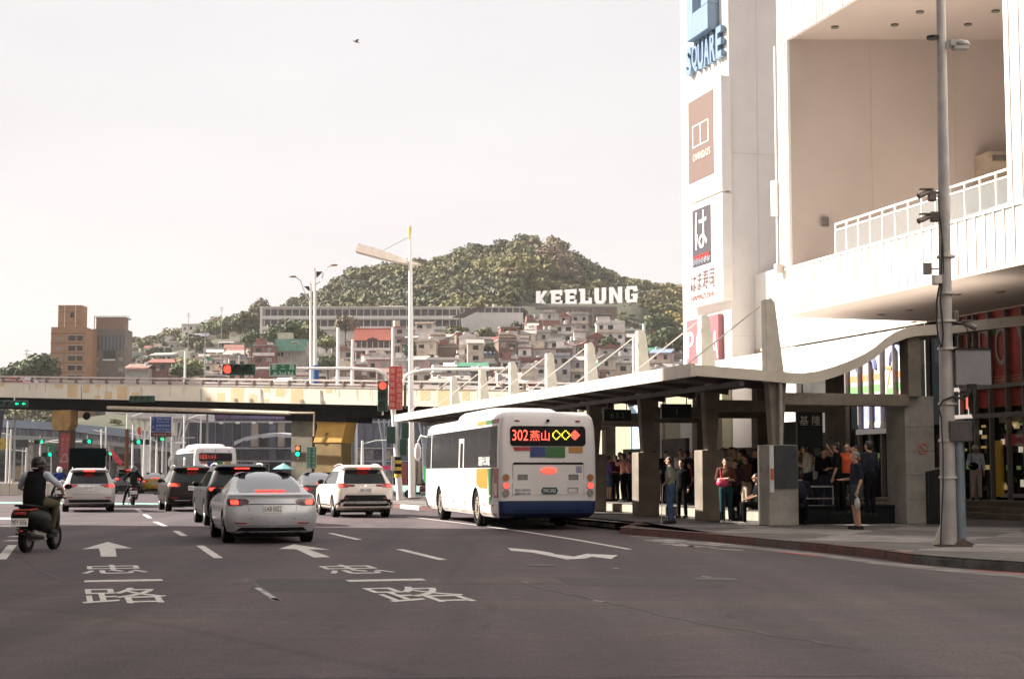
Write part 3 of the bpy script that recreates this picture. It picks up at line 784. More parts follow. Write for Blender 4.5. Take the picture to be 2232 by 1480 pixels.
for i in range(6):
    for x in (1.4, 3.0): MB().disc((x, 2.4+i*5, 3.66 if x < 2 else 3.6),(0,0,-1),.11,.07,12).build('ceiling_lamp', white_paint, sh_)
# dark screen walls between the back piers and the timetable boards on them
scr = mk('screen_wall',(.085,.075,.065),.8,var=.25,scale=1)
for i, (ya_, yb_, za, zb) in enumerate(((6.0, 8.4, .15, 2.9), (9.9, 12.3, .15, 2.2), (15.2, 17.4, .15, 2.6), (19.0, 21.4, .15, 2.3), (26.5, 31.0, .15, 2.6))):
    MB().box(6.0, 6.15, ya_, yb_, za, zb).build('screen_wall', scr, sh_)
SHX = .17
# info panels on the nearest base
MB().box(2.505,2.53,-.25,.45,.95,2.0).build('info_panel', mk('panel_grey',(.10,.11,.12),.3,var=.2), sh_, loc=(SHX,yA0,0))
MB().box(1.86,2.46,-.39,-.352,1.05,2.08).build('info_panel', mk('panel_dark',(.05,.055,.06),.3,var=.2), sh_, loc=(SHX,yA0,0))
MB().box(1.735,1.84,-.38,-.352,.95,2.06).build('notice_strip', pst[0], sh_, loc=(SHX,yA0,0)); MB().box(1.75,1.83,-.395,-.381,1.25,1.52).build('red_notice', mk('notice_red',(.45,.10,.06),.5,var=.2), sh_, loc=(SHX,yA0,0))
MB().tube([(2.10,-.26,2.05),(2.10,-.26,3.7)],.05,8).build('drain_pipe', galv_dull, sh_, loc=(SHX,yA0,0))
# no-smoking mark on the back base
ring = [(6.26+.13*math.cos(a), -.012, 2.02+.13*math.sin(a)) for a in [2*math.pi*i/20 for i in range(21)]]
mm = MB().tube(ring, .014, 6); mm.tube([(6.17,-.012,2.10),(6.35,-.012,1.94)],.010,6); mm.build('no_smoking_mark', mk('mark_red',(.5,.12,.08),.6,var=.1), sh_, loc=(0,yA0,0))
for z in (.75,1.35,1.95,2.55): MB().box(5.79,6.59,-.004,.0,z,z+.012).build('joint_line', concrete_dark, sh_, loc=(0,yA0-.002,0))

def board(label, px0, px1, py0, py1, U, txt, par_h=.0, th=.12, group='hanging boards under the shelter roof', tm=letter_white, tpx=None, hh=None):
    v0, z1 = hitU(px0, py0, U); v1, _ = hitU(px1, py0, U); _, z0 = hitU(px0, py1, U)
    o = frame('route_board', label, 'sign', (v0+v1)/2, U, z0, group)
    w = (v1 - v0)/2; h = z1 - z0
    MB().box(-w, w, 0, th, 0, h).build('board', mk('board_dark',(.02,.028,.03),.35,var=.1), o, bevel=.015)
    for s in (-.7,.7): MB().tube([(s*w,th/2,h),(s*w,th/2,h+.35)],.015,6).build('hanger', galv_dull, o)
    if txt:
        t = MB(); t.text(txt, (0,-.004,h*.72 - (hh or .2)*.5 if hh else h*.3), (1,0,0),(0,0,1), hh or h*.42, None, .004); t.build('board_lettering', tm, o)
    return o
pale_l = mk('pale_letter',(.75,.70,.62),.5,var=0); dim_l = mk('dim_letter',(.3,.33,.33),.5,var=0)
board('dark route board just right of the bus roof, facing the street', 1316, 1376, 892, 918, 46.5, '6 5 2', tm=dim_l)
board('dark board with numeral 1 under the shelter roof, left of the pylon shaft', 1442, 1508, 880, 912, 41.5, '1', tm=dim_l)
kb = board('tall dark board reading 基隆 hanging left of the wide back pier', 1737, 1793, 893, 976, 38.6, '基 隆', tm=pale_l, hh=.26)

# bench block, railing, bin, planters
def blk(name, label, cat, v, u, z=ZPV if False else .15): return frame(name, label, cat, v, u, z)
bn = frame('concrete_bench', 'long dark bench block beneath the 基隆 board', 'bench', 16.95, 35.3, .15)
dkb = mk('dark_stone',(.010,.013,.014),.8,var=.2,scale=2,spec=.15)
MB().box(0,3.3,0,.55,0,.40).build('bench_base', dkb, bn, bevel=.02); MB().box(-.03,3.33,-.03,.58,.402,.46).build('bench_top', dkb, bn, bevel=.02)
rr_ = frame('metal_railing', 'thin metal railing behind the dark bench', 'railing', 16.95, 36.1, .15)
MB().tube([(0,0,0),(0,0,.85),(.08,0,.92),(2.8,0,.92),(2.88,0,.85),(2.88,0,0)],.022,8).build('hand_rail', galv_dull, rr_, smooth=50)
MB().tube([(0,0,.62),(2.88,0,.62)],.016,8).build('lower_rail', galv_dull, rr_)
pst_ = MB().tube([(0,0,0),(0,0,.9)],.016,8).build('post', galv_dull, rr_); pst_.location = (.96,0,0); inst(pst_, rr_, (1.92,0,0))
bi = frame('litter_bin', 'tall black bin cabinet with slanted top beside the wide pier', 'bin', 20.75, 34.6, .15)
MB().prism([(-.05,0,0),(.62,0,0),(.62,0,1.42),(-.05,0,1.30)],(0,.55,0)).build('cabinet', mk('bin_black',(.010,.012,.013),.5,var=.2), bi, bevel=.02)
MB().box(.05,.52,-.012,-.002,.15,1.1).build('cabinet_door', mk('bin_black2',(.014,.016,.017),.4,var=.2), bi)

wpf = frame('waiting_platform', 'raised concrete waiting platform along the back of the shelter', 'platform', V0 + 2.95, U0 + 2.2, .148)
MB().box(0, 2.6, 0, 31, 0, .27).build('platform_slab', mk('platform_grey',(.15,.135,.12),.85,var=.2,scale=1.5), wpf, bevel=.02)
for k in range(10): MB().box(-.012,-.001,k*3.1+.01,k*3.1+3.08,.03,.25).build('edge_stone', mk('edge_pale',(.30,.27,.22),.85,var=.2,scale=2), wpf)
# ---- tall street pole with cameras and cabinets, near the corner
pb = gnd(2068, 1190, .15)
tp = thing('utility_pole', 'tall grey metal pole with cameras, cables and a cabinet at the kerb corner', 'pole', pb)
Yp = pb.y
def pz(py): return at(2060, py, Yp).z - .15
def pxo(px, py=800): return at(px, py, Yp).x - pb.x
polem = mk('pole_paint',(.36,.34,.33),.55,.1,var=.15,scale=2)
poles_pts = [(pxo(2069,1190),0,0),(pxo(2062,780),0,pz(780)),(pxo(2057,400),0,pz(400)),(pxo(2048,-160),0,pz(-160))]
MB().tube(poles_pts, [.15,.12,.10,.072], 16).build('mast', polem, tp, smooth=50)
for py in (560, 640, 700, 760, 880, 960, 1040): 
    z = pz(py); x = pxo(2060 + (py-400)*.011, py); MB().cyl((x,0,z-.02),(x,0,z+.02),.165,n=16).build('clamp_band', galv, tp)
MB().tube([(pxo(2085),-.05,0),(pxo(2084),-.05,pz(960))],.085,12).build('service_pipe', mk('pipe_blue_grey',(.16,.20,.24),.5,.2,var=.15,scale=3), tp, smooth=50)
MB().cb((pxo(2085),-.05,pz(940)),(.40,.26,.36)).build('junction_box', mk('box_dark',(.07,.06,.06),.6,var=.3,scale=4), tp, bevel=.015)
MB().cb((pxo(2117),0,pz(801)),(.62,.28,.64)).build('control_cabinet', mk('cabinet_grey',(.20,.195,.205),.5,var=.08), tp, bevel=.015)
MB().cb((pxo(2117),-.005,pz(762)),(.66,.32,.03)).build('cabinet_hood', black_metal, tp)
MB().cb((pxo(2068),0.0,-.0),(.55,.45,.07)).build('base_plate', mk('rusty_base',(.09,.07,.06),.8,var=.3,scale=6), tp)
MB().prism([(-.28,-.02,.03),(-.12,-.02,.03),(-.12,-.02,.42)],(0,.03,0)).build('base_gusset', galv, tp)
MB().prism([(.05,-.16,.03),(.42,-.16,.03),(.2,-.16,.14)],(0,.2,0)).build('base_mortar', MATS['rusty_base'], tp)
# lamp-shaped flood light up high
x = pxo(2074, 100); z = pz(100)
fl = MB().cb((x,-.02,z+.02),(.10,.25,.12)); fl.sph((x+.16,-.05,z+.02),(.16,.10,.07),12,8); fl.cb((x+.14,-.05,z-.06),(.26,.16,.06)); fl.build('flood_light', galv_dull, tp, smooth=40)
MB().cyl((pxo(2050),0,pz(86)),(pxo(2050),0,pz(80)),.11,n=14).build('clamp_band', black_metal, tp)
def camera_unit(px, py, dx, down=.12, nm='security_camera'):
    x = pxo(px, py); z = pz(py); s = 1 if dx > 0 else -1
    m = MB().tube([(pxo(2058,py),0,z),(x,0,z)],.022,8)
    m.build('camera_bracket', black_metal, tp)
    c = MB().cyl((x,-.02,z+.03),(x+dx,-.12,z+.03-down),.045,.05,12); c.cb((x+dx*.4,-.06,z+.085-down*.3),(abs(dx)*.9,.12,.02))
    c.build(nm, mk('camera_body',(.16,.13,.12),.5,var=.1), tp, smooth=40)
camera_unit(2030, 420, -.26); camera_unit(2030, 474, -.26); camera_unit(2096, 706, .22)
MB().cb((pxo(2040),0,pz(428)),(.14,.12,.18)).build('camera_box', mk('box_brown',(.12,.09,.08),.6,var=.2), tp, bevel=.02)
MB().cb((pxo(2044),0,pz(473)),(.14,.12,.18)).build('camera_box', MATS['box_brown'], tp, bevel=.02)
MB().cb((pxo(2026),0,pz(586)),(.12,.12,.20)).cyl((pxo(2026),0,pz(586)),(pxo(2050),0,pz(586)),.015).build('sensor', MATS['camera_body'], tp)
MB().cb((pxo(2043),-.10,pz(612)),(.15,.14,.17)).build('junction_box', galv, tp, bevel=.02)
MB().cb((pxo(2085),0,pz(690)),(.10,.12,.20)).build('camera_box', MATS['box_brown'], tp, bevel=.02)
cab = mk('cable_black',(.012,.012,.012),.5,var=0)
def cable(pts, r=.014): MB().tube([(pxo(px,py), -.16, pz(py)) for px, py in pts], r, 6).build('cable', cab, tp, smooth=50)
cable([(2040,430),(2043,480),(2048,520),(2047,560),(2046,600)]); cable([(2043,620),(2036,660),(2036,700),(2040,740),(2046,760)], .016); cable([(2047,620),(2044,660),(2048,700),(2050,730),(2048,758)], .016)
cable([(2045,480),(2050,540),(2051,600)], .010); cable([(2110,838),(2110,856),(2095,870),(2070,866),(2050,874),(2040,890),(2047,912)], .02); cable([(2116,838),(2114,850),(2098,862),(2078,858)], .02)
cable([(2104,838),(2104,850),(2090,866),(2078,872)], .02); cable([(2121,838),(2118,900),(2114,960)], .02); cable([(2046,912),(2050,980),(2050,1060),(2044,1190)], .012)
cable([(2096,706),(2104,724),(2090,732),(2078,728)], .012)

# ---- buildings outside the picture that shade the street
def block(label, C, back, left, H, storeys):
    o = thing('apartment_block', label, 'building', C, RA)
    MB().box(-left, 0, -back, 0, 0, H).build('wall', mk('block_plaster',(.42,.38,.33),.85,var=.12,scale=.4), o)
    MB().box(-left-.2, .2, -back-.2, .2, H, H+.9).build('roof_parapet', concrete, o)
    win = MB().box(-.03,.05,-.9,.9,0,1.5).build('window', dark_glass, o); fr = MB().box(-.02,.10,-1.0,1.0,-.12,-.02).build('window_sill', concrete, win)
    first = True
    for k in range(storeys):
        y = -3
        while y > -back + 2:
            if first: win.location = (0, y, 5.0 + k*3.2); first = False
            else:
                c = inst(win, o, (0, y, 5.0 + k*3.2)); inst(fr, c)
            y -= 4.5
    return o
block('tall plastered block lining the left side of the street, out of the photo', Vector((-21.2, 45.2, 0)), 62, 16, 28.5, 7)
block('tall plastered block beyond the left end of the overpass, out of the photo', Vector((-54.0, 128.5, 0)), 13, 14, 34, 9)

stain = mk('rain_stain', (0.50,0.45,0.40), .85, var=.12, scale=.8)
for k in range(16):
    y = .6 + k*(LB-1.2)/16 + rnd.uniform(-.3,.3); h_ = rnd.uniform(.25,.9)
    MB().box(-.0022,-.0018,y,y+rnd.uniform(.02,.05),ZP1-h_,ZP1-.01).build('rain_streak', stain, ml)
sc_ = mk('inner_joint',(.51,.42,.36),.8,var=.05)
for k in range(1,6):
    c = A.lerp(B, k/6); MB().box(c.x, c.x+.03, c.y-.012, c.y-.002, ZP1, ZT1).build('panel_joint', sc_, ml)

# the street goes on behind the camera: blocks that close the view of the sky
block('tall plastered block closing the street behind the camera, out of the photo', W(26, -48, 0), 16, 44, 30, 7)
block('plastered block at the near right corner beyond the mall, out of the photo', W(52, -8, 0), 30, 24, 24, 6)

# ================================================================== vehicles
def contour(w, yr, yf, rr, rf, crown):
    """plan outline at one height: slightly crowned rear and front, rounded corners"""
    a = min(rr[0], w * 0.45); b = rr[1]; c = min(rf[0], w * 0.45); d = rf[1]
    pts = []
    for i in range(9):
        x = -(w - a) + 2 * (w - a) * i / 8
        pts.append((x, yr + crown * (x / (w - a)) ** 2))
    for i in range(1, 6):
        t = R(90) * i / 6
        pts.append((w - a + a * math.sin(t), yr + crown + b * (1 - math.cos(t))))
    y0, y1 = yr + crown + b, yf - crown - d
    for i in range(13):
        pts.append((w, y0 + (y1 - y0) * i / 12))
    for i in range(1, 6):
        t = R(90) * i / 6
        pts.append((w - c + c * math.cos(t), yf - crown - d + d * math.sin(t)))
    for i in range(9):
        x = (w - c) - 2 * (w - c) * i / 8
        pts.append((x, yf - crown * (x / (w - c)) ** 2))
    for i in range(1, 6):
        t = R(90) * i / 6
        pts.append((-(w - c) - c * math.sin(t), yf - crown - d * (1 - math.cos(t))))
    for i in range(13):
        pts.append((-w, y1 - (y1 - y0) * i / 12))
    for i in range(1, 6):
        t = R(90) * i / 6
        pts.append((-w + a - a * math.cos(t), yr + crown + b * (1 - math.sin(t))))
    return pts

class Shell:
    """vehicle skin as stacked outlines; also answers where the skin is"""
    def __init__(s, levels, rr=(0.30, 0.22), rf=(0.40, 0.35), crown=0.05):
        s.L = levels; s.rr = rr; s.rf = rf; s.crown = crown
    def par(s, z):
        L = s.L
        if z <= L[0][0]: return L[0][1:]
        for a, b in zip(L[:-1], L[1:]):
            if z <= b[0]:
                t = (z - a[0]) / (b[0] - a[0]); return tuple(p + (q - p) * t for p, q in zip(a[1:], b[1:]))
        return L[-1][1:]
    def rear(s, x, z):
        yr, yf, w = s.par(z); a = min(s.rr[0], w * 0.45); ax = abs(x)
        if ax <= w - a: return yr + s.crown * (x / (w - a)) ** 2
        t = min(1, (ax - (w - a)) / a)
        return yr + s.crown + s.rr[1] * (1 - math.sqrt(max(0, 1 - t * t)))
    def side(s, y, z):
        yr, yf, w = s.par(z); b = s.rr[1]; a = min(s.rr[0], w * .45); y0 = yr + s.crown + b; d = s.rf[1]; y1 = yf - s.crown - d
        c = min(s.rf[0], w * .45)
        if y < y0: t = min(1, (y0 - y) / b); return w - a + a * math.sqrt(max(0, 1 - t * t))
        if y > y1: t = min(1, (y - y1) / d); return w - c + c * math.sqrt(max(0, 1 - t * t))
        return w
    def mesh(s):
        vs, fs = [], []; n = None
        for (z, yr, yf, w) in s.L:
            p = contour(w, yr, yf, s.rr, s.rf, s.crown); n = len(p); vs += [(x, y, z) for x, y in p]
        k = len(s.L)
        for j in range(k - 1):
            for i in range(n): fs.append((j*n + i, j*n + (i+1) % n, (j+1)*n + (i+1) % n, (j+1)*n + i))
        fs.append(tuple(range(n-1, -1, -1))); fs.append(tuple(range((k-1)*n, k*n)))
        me = bpy.data.meshes.new('shell'); me.from_pydata(vs, [], fs); me.update(); return me

def patch(fn, rows, n, out, off=0.008, back=0.03):
    """sheet that follows a surface: rows are (v, u0, u1); fn(u, v) -> point; 'out' is the outward direction"""
    out = Vector(out); vs, fs = [], []
    m = n + 1
    for v, u0, u1 in rows:
        for i in range(m):
            vs.append(fn(u0 + (u1 - u0) * i / n, v) + out * off)
    for j in range(len(rows) - 1):
        for i in range(n): fs.append((j*m + i, j*m + i + 1, (j+1)*m + i + 1, (j+1)*m + i))
    k = len(vs)
    ring = [i for i in range(m)] + [j*m + n for j in range(1, len(rows))] + [(len(rows)-1)*m + i for i in range(n-1, -1, -1)] + [j*m for j in range(len(rows)-2, 0, -1)]
    for i in ring: vs.append(Vector(vs[i]) - out * back)
    q = len(ring)
    for i in range(q): fs.append((ring[(i+1) % q], ring[i], k + i, k + (i+1) % q))
    # face the right way
    a, b, c = Vector(vs[0]), Vector(vs[1]), Vector(vs[m])
    if (b - a).cross(c - a).dot(out) < 0: fs = [f[::-1] for f in fs]
    return vs, fs

def paint(name, col, coat=0.7, rough=0.35, metal=0.0, var=0.03):
    return mk(name, col, rough, metal, var=var, scale=1.5, coat=coat, spec=.5 if max(col) > .03 else .2)

def wheel_mb(r, w, n=28):
    t = MB()
    prof = [(-w/2, r*0.66), (-w/2, r*0.93), (-w*0.38, r), (w*0.38, r), (w/2, r*0.93), (w/2, r*0.66)]
    vs = []
    for x, rad in prof:
        for i in range(n):
            a = 2*math.pi*i/n; vs.append((x, rad*math.cos(a), rad*math.sin(a)))
    fs = []
    for j in range(len(prof)-1):
        for i in range(n): fs.append((j*n+i, j*n+(i+1)%n, (j+1)*n+(i+1)%n, (j+1)*n+i))
    t.add(vs, fs)
    t.cyl((-w*0.3,0,0), (w*0.3,0,0), r*0.68, n=n)
    rim = MB()
    for sgn in (-1, 1):
        x = sgn * w * 0.42
        for k in range(5):
            a = 2*math.pi*k/5
            for da in (-0.16, 0.16):
                rim.cyl((x, 0.1*r*math.cos(a), 0.1*r*math.sin(a)), (x, 0.64*r*math.cos(a+da), 0.64*r*math.sin(a+da)), 0.035*r/0.33, 0.028*r/0.33, 6)
        rim.cyl((x - 0.02, 0, 0), (x + 0.02, 0, 0), r*0.16, n=12)
        ring = [(x, 0.64*r*math.cos(2*math.pi*i/20), 0.64*r*math.sin(2*math.pi*i/20)) for i in range(21)]
        rim.tube(ring, 0.02, 6)
    return t, rim

def add_wheels(root, track, yr, yf, r, w, rimmat=rim_metal, dual=False):
    tm, rm = wheel_mb(r, w); a = tm.build('wheel', rubber, root, smooth=40); b = rm.build('rim', rimmat, a, smooth=40)
    first = True
    for x in (-track, track):
        for y in (yr, yf):
            if first: a.location = (x, y, r); first = False
            else:
                c = inst(a, root, (x, y, r)); inst(b, c)

def shell_obj(sh, root, mats, arches, name='body', half=0.34, rounding=0):
    me = sh.mesh(); cut = MB()
    for y, r in arches:
        for sx in (-1, 1):
            W_ = max(l[3] for l in sh.L)
            cut.cyl((sx * (W_ - half), y, r * 0.94), (sx * (W_ + 0.3), y, r * 0.94), r * 1.13, n=32)
    cm = bpy.data.meshes.new('cut'); cm.from_pydata(cut.v, [], cut.f); cm.update()
    res = evaluate(me, [('BOOLEAN', dict(operation='DIFFERENCE', solver='EXACT', cutter=cm))])
    o = mesh_obj(name, res, mats, root)
    idx = []
    for p in res.polygons:
        c = p.center; k = 0
        for y, r in arches:
            d = math.hypot(c.y - y, c.z - r * 0.94)
            if d < r * 1.135 and abs(c.x) > 0.3 and (abs(p.normal.x) < 0.5 or abs(c.x) < max(l[3] for l in sh.L) - half + 0.01): k = 1
        if p.normal.z < -0.9 and c.z < sh.L[0][0] + 0.02: k = 1
        idx.append(k)
    res.polygons.foreach_set('material_index', idx)
    smooth_by_angle(res, 32)
    return o

def plate(root, text, y, z, x=0, w=0.38, h=0.16, bgm=plate_white, fg=letter_black, tilt=0):
    p = MB().cb((0, 0, 0), (w, 0.012, h)).build('number_plate', bgm, root, loc=(x, y - 0.012, z), bevel=0.004)
    t = MB(); t.text(text, (0, -0.007, -h*0.31), (1,0,0), (0,0,1), h*0.62, w*0.88, 0.003)
    t.build('plate_lettering', fg, p)
    return p

def car(name, label, cat, loc, rz, sp, group=None):
    root = thing(name, label, cat, loc, rz, group)
    sh = Shell(sp['levels'], sp.get('rr', (0.30, 0.22)), sp.get('rf', (0.4, 0.4)), sp.get('crown', 0.06))
    body = shell_obj(sh, root, [sp['paint'], black_plastic], [(sp['wy'][0], sp['wr']), (sp['wy'][1], sp['wr'])])
    RF = lambda x, z: Vector((x, sh.rear(x, z), z))
    nrm = (0, -1, 0)
    def rear(nm, rows, mat, off=0.008, back=0.03, n=10, mirror=False, par=root, out=nrm):
        res = None
        for s in ((1, -1) if mirror else (1,)):
            vs, fs = patch(RF, [(z, s*a, s*b) for z, a, b in rows], n, out, off, back)
            res = MB().add(vs, fs).build(nm, mat, par, smooth=35)
        return res
    def side(nm, rows, mat, off=0.006, back=0.02, n=8, both=True):
        for s in ((1, -1) if both else (-1,)):
            fn = lambda y, z: Vector((s * sh.side(y, z), y, z))
            vs, fs = patch(fn, rows, n, (s, 0, 0.0), off, back)
            MB().add(vs, fs).build(nm, mat, root, smooth=35)
    # glass
    gl = sp.get('glass', dark_glass)
    rear('rear_window', sp['rwin'], gl, 0.006, 0.02, 12, out=sp.get('rout', (0, -0.8, 0.6)))
    for rows in sp['swin']: side('side_window', rows, gl)
    # windscreen: follows the front of the shell
    zs = sp['wscreen']
    def FF(x, z):
        yr, yf, w = sh.par(z); return Vector((x, yf - sh.crown * (x / max(w, .3)) ** 2, z))
    vs, fs = patch(FF, [(z, -sh.par(z)[2]*q, sh.par(z)[2]*q) for z, q in zip(zs, (.78, .70, .60, .42))], 8, (0, 0.6, 0.8), 0.012, 0.03)
    MB().add(vs, fs).build('windscreen', gl, root, smooth=35)
    # lower trim, lamps
    for nm, rows, mat, off in sp['rear']: rear(nm, rows, mat, off)
    for nm, rows, mat, off in sp['rear2']: rear(nm, rows, mat, off, mirror=True, n=6)
    for rows in sp.get('sills', []): side('sill_trim', rows, black_plastic, 0.012, 0.03)
    for rows in sp.get('seams', []): side('door_seam', rows, black_plastic, 0.003, 0.01, 2)
    # tail lamps: lens with its lit core
    for s in (1, -1):
        vs, fs = patch(RF, [(z, s*a, s*b) for z, a, b in sp['lamp']], 6, nrm, 0.014, 0.05)
        ln = MB().add(vs, fs).build('tail_light', sp.get('lensmat', red_lens), root, smooth=35)
        vs, fs = patch(RF, [(z, s*a, s*b) for z, a, b in sp['lit']], 4, nrm, 0.022, 0.03)
        MB().add(vs, fs).build('lamp_core', red_on, ln, smooth=35)
    # high brake lamp
    z, hw, dy = sp['hbl']; y = sh.rear(0, z) + dy
    MB().cb((0, 0, 0), (hw*2, 0.05, 0.035)).build('brake_light', red_on, root, loc=(0, y, z), bevel=0.008)
    plate(root, sp['plate'], sh.rear(0, sp['pz']) - 0.012, sp['pz'], bgm=sp.get('platebg', plate_white))
    if sp.get('badge'):
        z = sp['badge']; m = MB().disc((0, 0, 0), (0, -1, 0), 0.045, 0.01, 16); m.build('badge', chrome, root, loc=(0, sh.rear(0, z) - 0.004, z))
    # mirrors, handles
    mz, my = sp['mirror']
    for s in (-1, 1):
        x = sh.side(my, mz)
        m = MB().sph((s*(x + 0.13), 0, 0), (0.115, 0.055, 0.08), 12, 8).cyl((s*(x-0.02), 0.02, -0.05), (s*(x+0.1), 0.01, -0.03), 0.025)
        m.build('wing_mirror', sp.get('mirmat', sp['paint']), root, smooth=50, loc=(0, my, mz))
    for y in sp['handles']:
        for s in (-1, 1):
            z = sp['hz']; x = sh.side(y, z)
            MB().cb((s*(x+0.018), 0, 0), (0.022, 0.17, 0.028)).build('door_handle', sp.get('hmat', sp['paint']), root, loc=(0, y, z), bevel=0.006)
    if sp.get('rails'):
        z0, ya, yb = sp['rails']
        for s in (-1, 1):
            pts = []
            for i in range(9):
                t = i / 8; y = ya + (yb - ya) * t
                pts.append((s * sp['railx'], y, z0 + 0.05 * math.sin(math.pi * t) - 0.02 * t))
            MB().tube(pts, 0.016, 6).build('roof_rail', sp.get('railmat', galv), root, smooth=50)
    if sp.get('fin'):
        y, z = sp['fin']
        MB().prism([(-0.015, y, z - .02), (-0.015, y + 0.17, z - .02), (-0.012, y + 0.03, z + 0.06), (-0.012, y, z + 0.065)], (0.03, 0, 0)).build('roof_antenna', sp.get('finmat', black_plastic), root, bevel=0.005)
    add_wheels(root, sp['track'], sp['wy'][0], sp['wy'][1], sp['wr'], 0.225)
    # underside so light does not pass beneath the floor pan
    MB().cb((0, 0, sp['levels'][0][0] - 0.03), (1.3, 3.6, 0.08)).build('floor_pan', black_plastic, root)
    for s in (-1, 1): MB().cyl((s*0.35, sp['wy'][0]-0.1, 0.25), (s*0.35, sp['wy'][0]-0.78, 0.25), 0.035).build('exhaust_pipe', galv_dull, root) if sp.get('exhaust') else None
    return root

silver = paint('silver_paint', (0.43, 0.45, 0.49), 0.5, 0.33, 0.25)
white_car = paint('white_car_paint', (0.68, 0.62, 0.54), 0.6, 0.35)
grey_white = paint('pearl_paint', (0.38, 0.365, 0.37), 0.5, 0.35, 0.1)
brown_car = paint('dark_brown_paint', (0.012, 0.008, 0.007), 0.08, 0.45, 0.0)
black_car = paint('black_car_paint', (0.004, 0.004, 0.005), 0.08, 0.45)
dark_silver = paint('dark_silver_paint', (0.07, 0.07, 0.075), 0.4, 0.35, 0.2)
yellow_car = paint('taxi_yellow_paint', (0.70, 0.42, 0.04), 0.6, 0.35)
whiteglass = mk('sky_tinted_glass', (0.04, 0.04, 0.045), 0.12, 0.0, var=0, spec=.8, coat=.5)

SEDAN = dict(
    levels=[(.19,-2.12,2.15,.76),(.24,-2.24,2.26,.86),(.38,-2.31,2.33,.905),(.52,-2.345,2.35,.925),(.66,-2.33,2.33,.925),(.78,-2.30,2.26,.918),(.86,-2.26,1.85,.905),(.92,-2.25,1.4,.885),(.975,-2.27,1.12,.86),(.99,-2.24,1.05,.85),(1.005,-1.98,1.0,.82),(1.04,-1.83,.92,.79),(1.12,-1.58,.72,.745),(1.22,-1.26,.46,.69),(1.31,-.93,.22,.635),(1.37,-.62,.04,.585),(1.41,-.36,-.1,.52),(1.435,-.2,-.14,.40)],
    rr=(.34,.26), rf=(.42,.45), crown=.09, paint=silver, glass=whiteglass, wy=(-1.40,1.47), wr=.335, track=.80,
    rwin=[(1.03,-.62,.62),(1.12,-.64,.64),(1.22,-.60,.60),(1.31,-.55,.55),(1.37,-.50,.50),(1.405,-.44,.44)], rout=(0,-.45,.9),
    swin=[[(.99,-1.15,.72),(1.08,-1.0,.55),(1.15,-.8,.42),(1.20,-.55,.30)]], wscreen=(1.0,1.12,1.25,1.36),
    rear=[('lower_bumper',[(.20,-.70,.70),(.26,-.72,.72),(.33,-.62,.62)],black_plastic,.012),('boot_seam',[(.785,-.60,.60),(.80,-.60,.60)],black_plastic,.006),('spoiler_shadow',[(.955,-.60,.60),(.968,-.60,.60)],galv_dull,.004)],
    rear2=[('reflector',[(.40,.52,.74),(.425,.50,.74)],red_lens,.01),('bumper_line',[(.355,.05,.80),(.363,.05,.80)],black_plastic,.003),('boot_seam',[(.50,.40,.46),(.68,.47,.475),(.80,.50,.506)],black_plastic,.003)],
    seams=[[(.36,-.62,-.612),(.97,-.62,-.612)],[(.36,.35,.358),(.97,.35,.358)],[(.36,1.1,1.108),(.9,1.1,1.108)]],
    lamp=[(.765,.62,.86),(.80,.50,.885),(.85,.46,.89),(.895,.52,.87)], lensmat=mk('smoked_red_lens',(.06,.012,.02),.15,var=0,coat=.6), lit=[(.785,.68,.81),(.83,.665,.83),(.875,.69,.82)],
    hbl=(1.055,.30,-.01), plate='EAB·5022', pz=.70, badge=None, mirror=(1.02,.72), mirmat=black_plastic, handles=(-.35,.62), hz=.86)
car('silver_sedan', 'silver fastback electric sedan, nearest car, stopped just before the slanted white arrow', 'car',
    gnd(566,1175), RA - R(0.6), SEDAN)

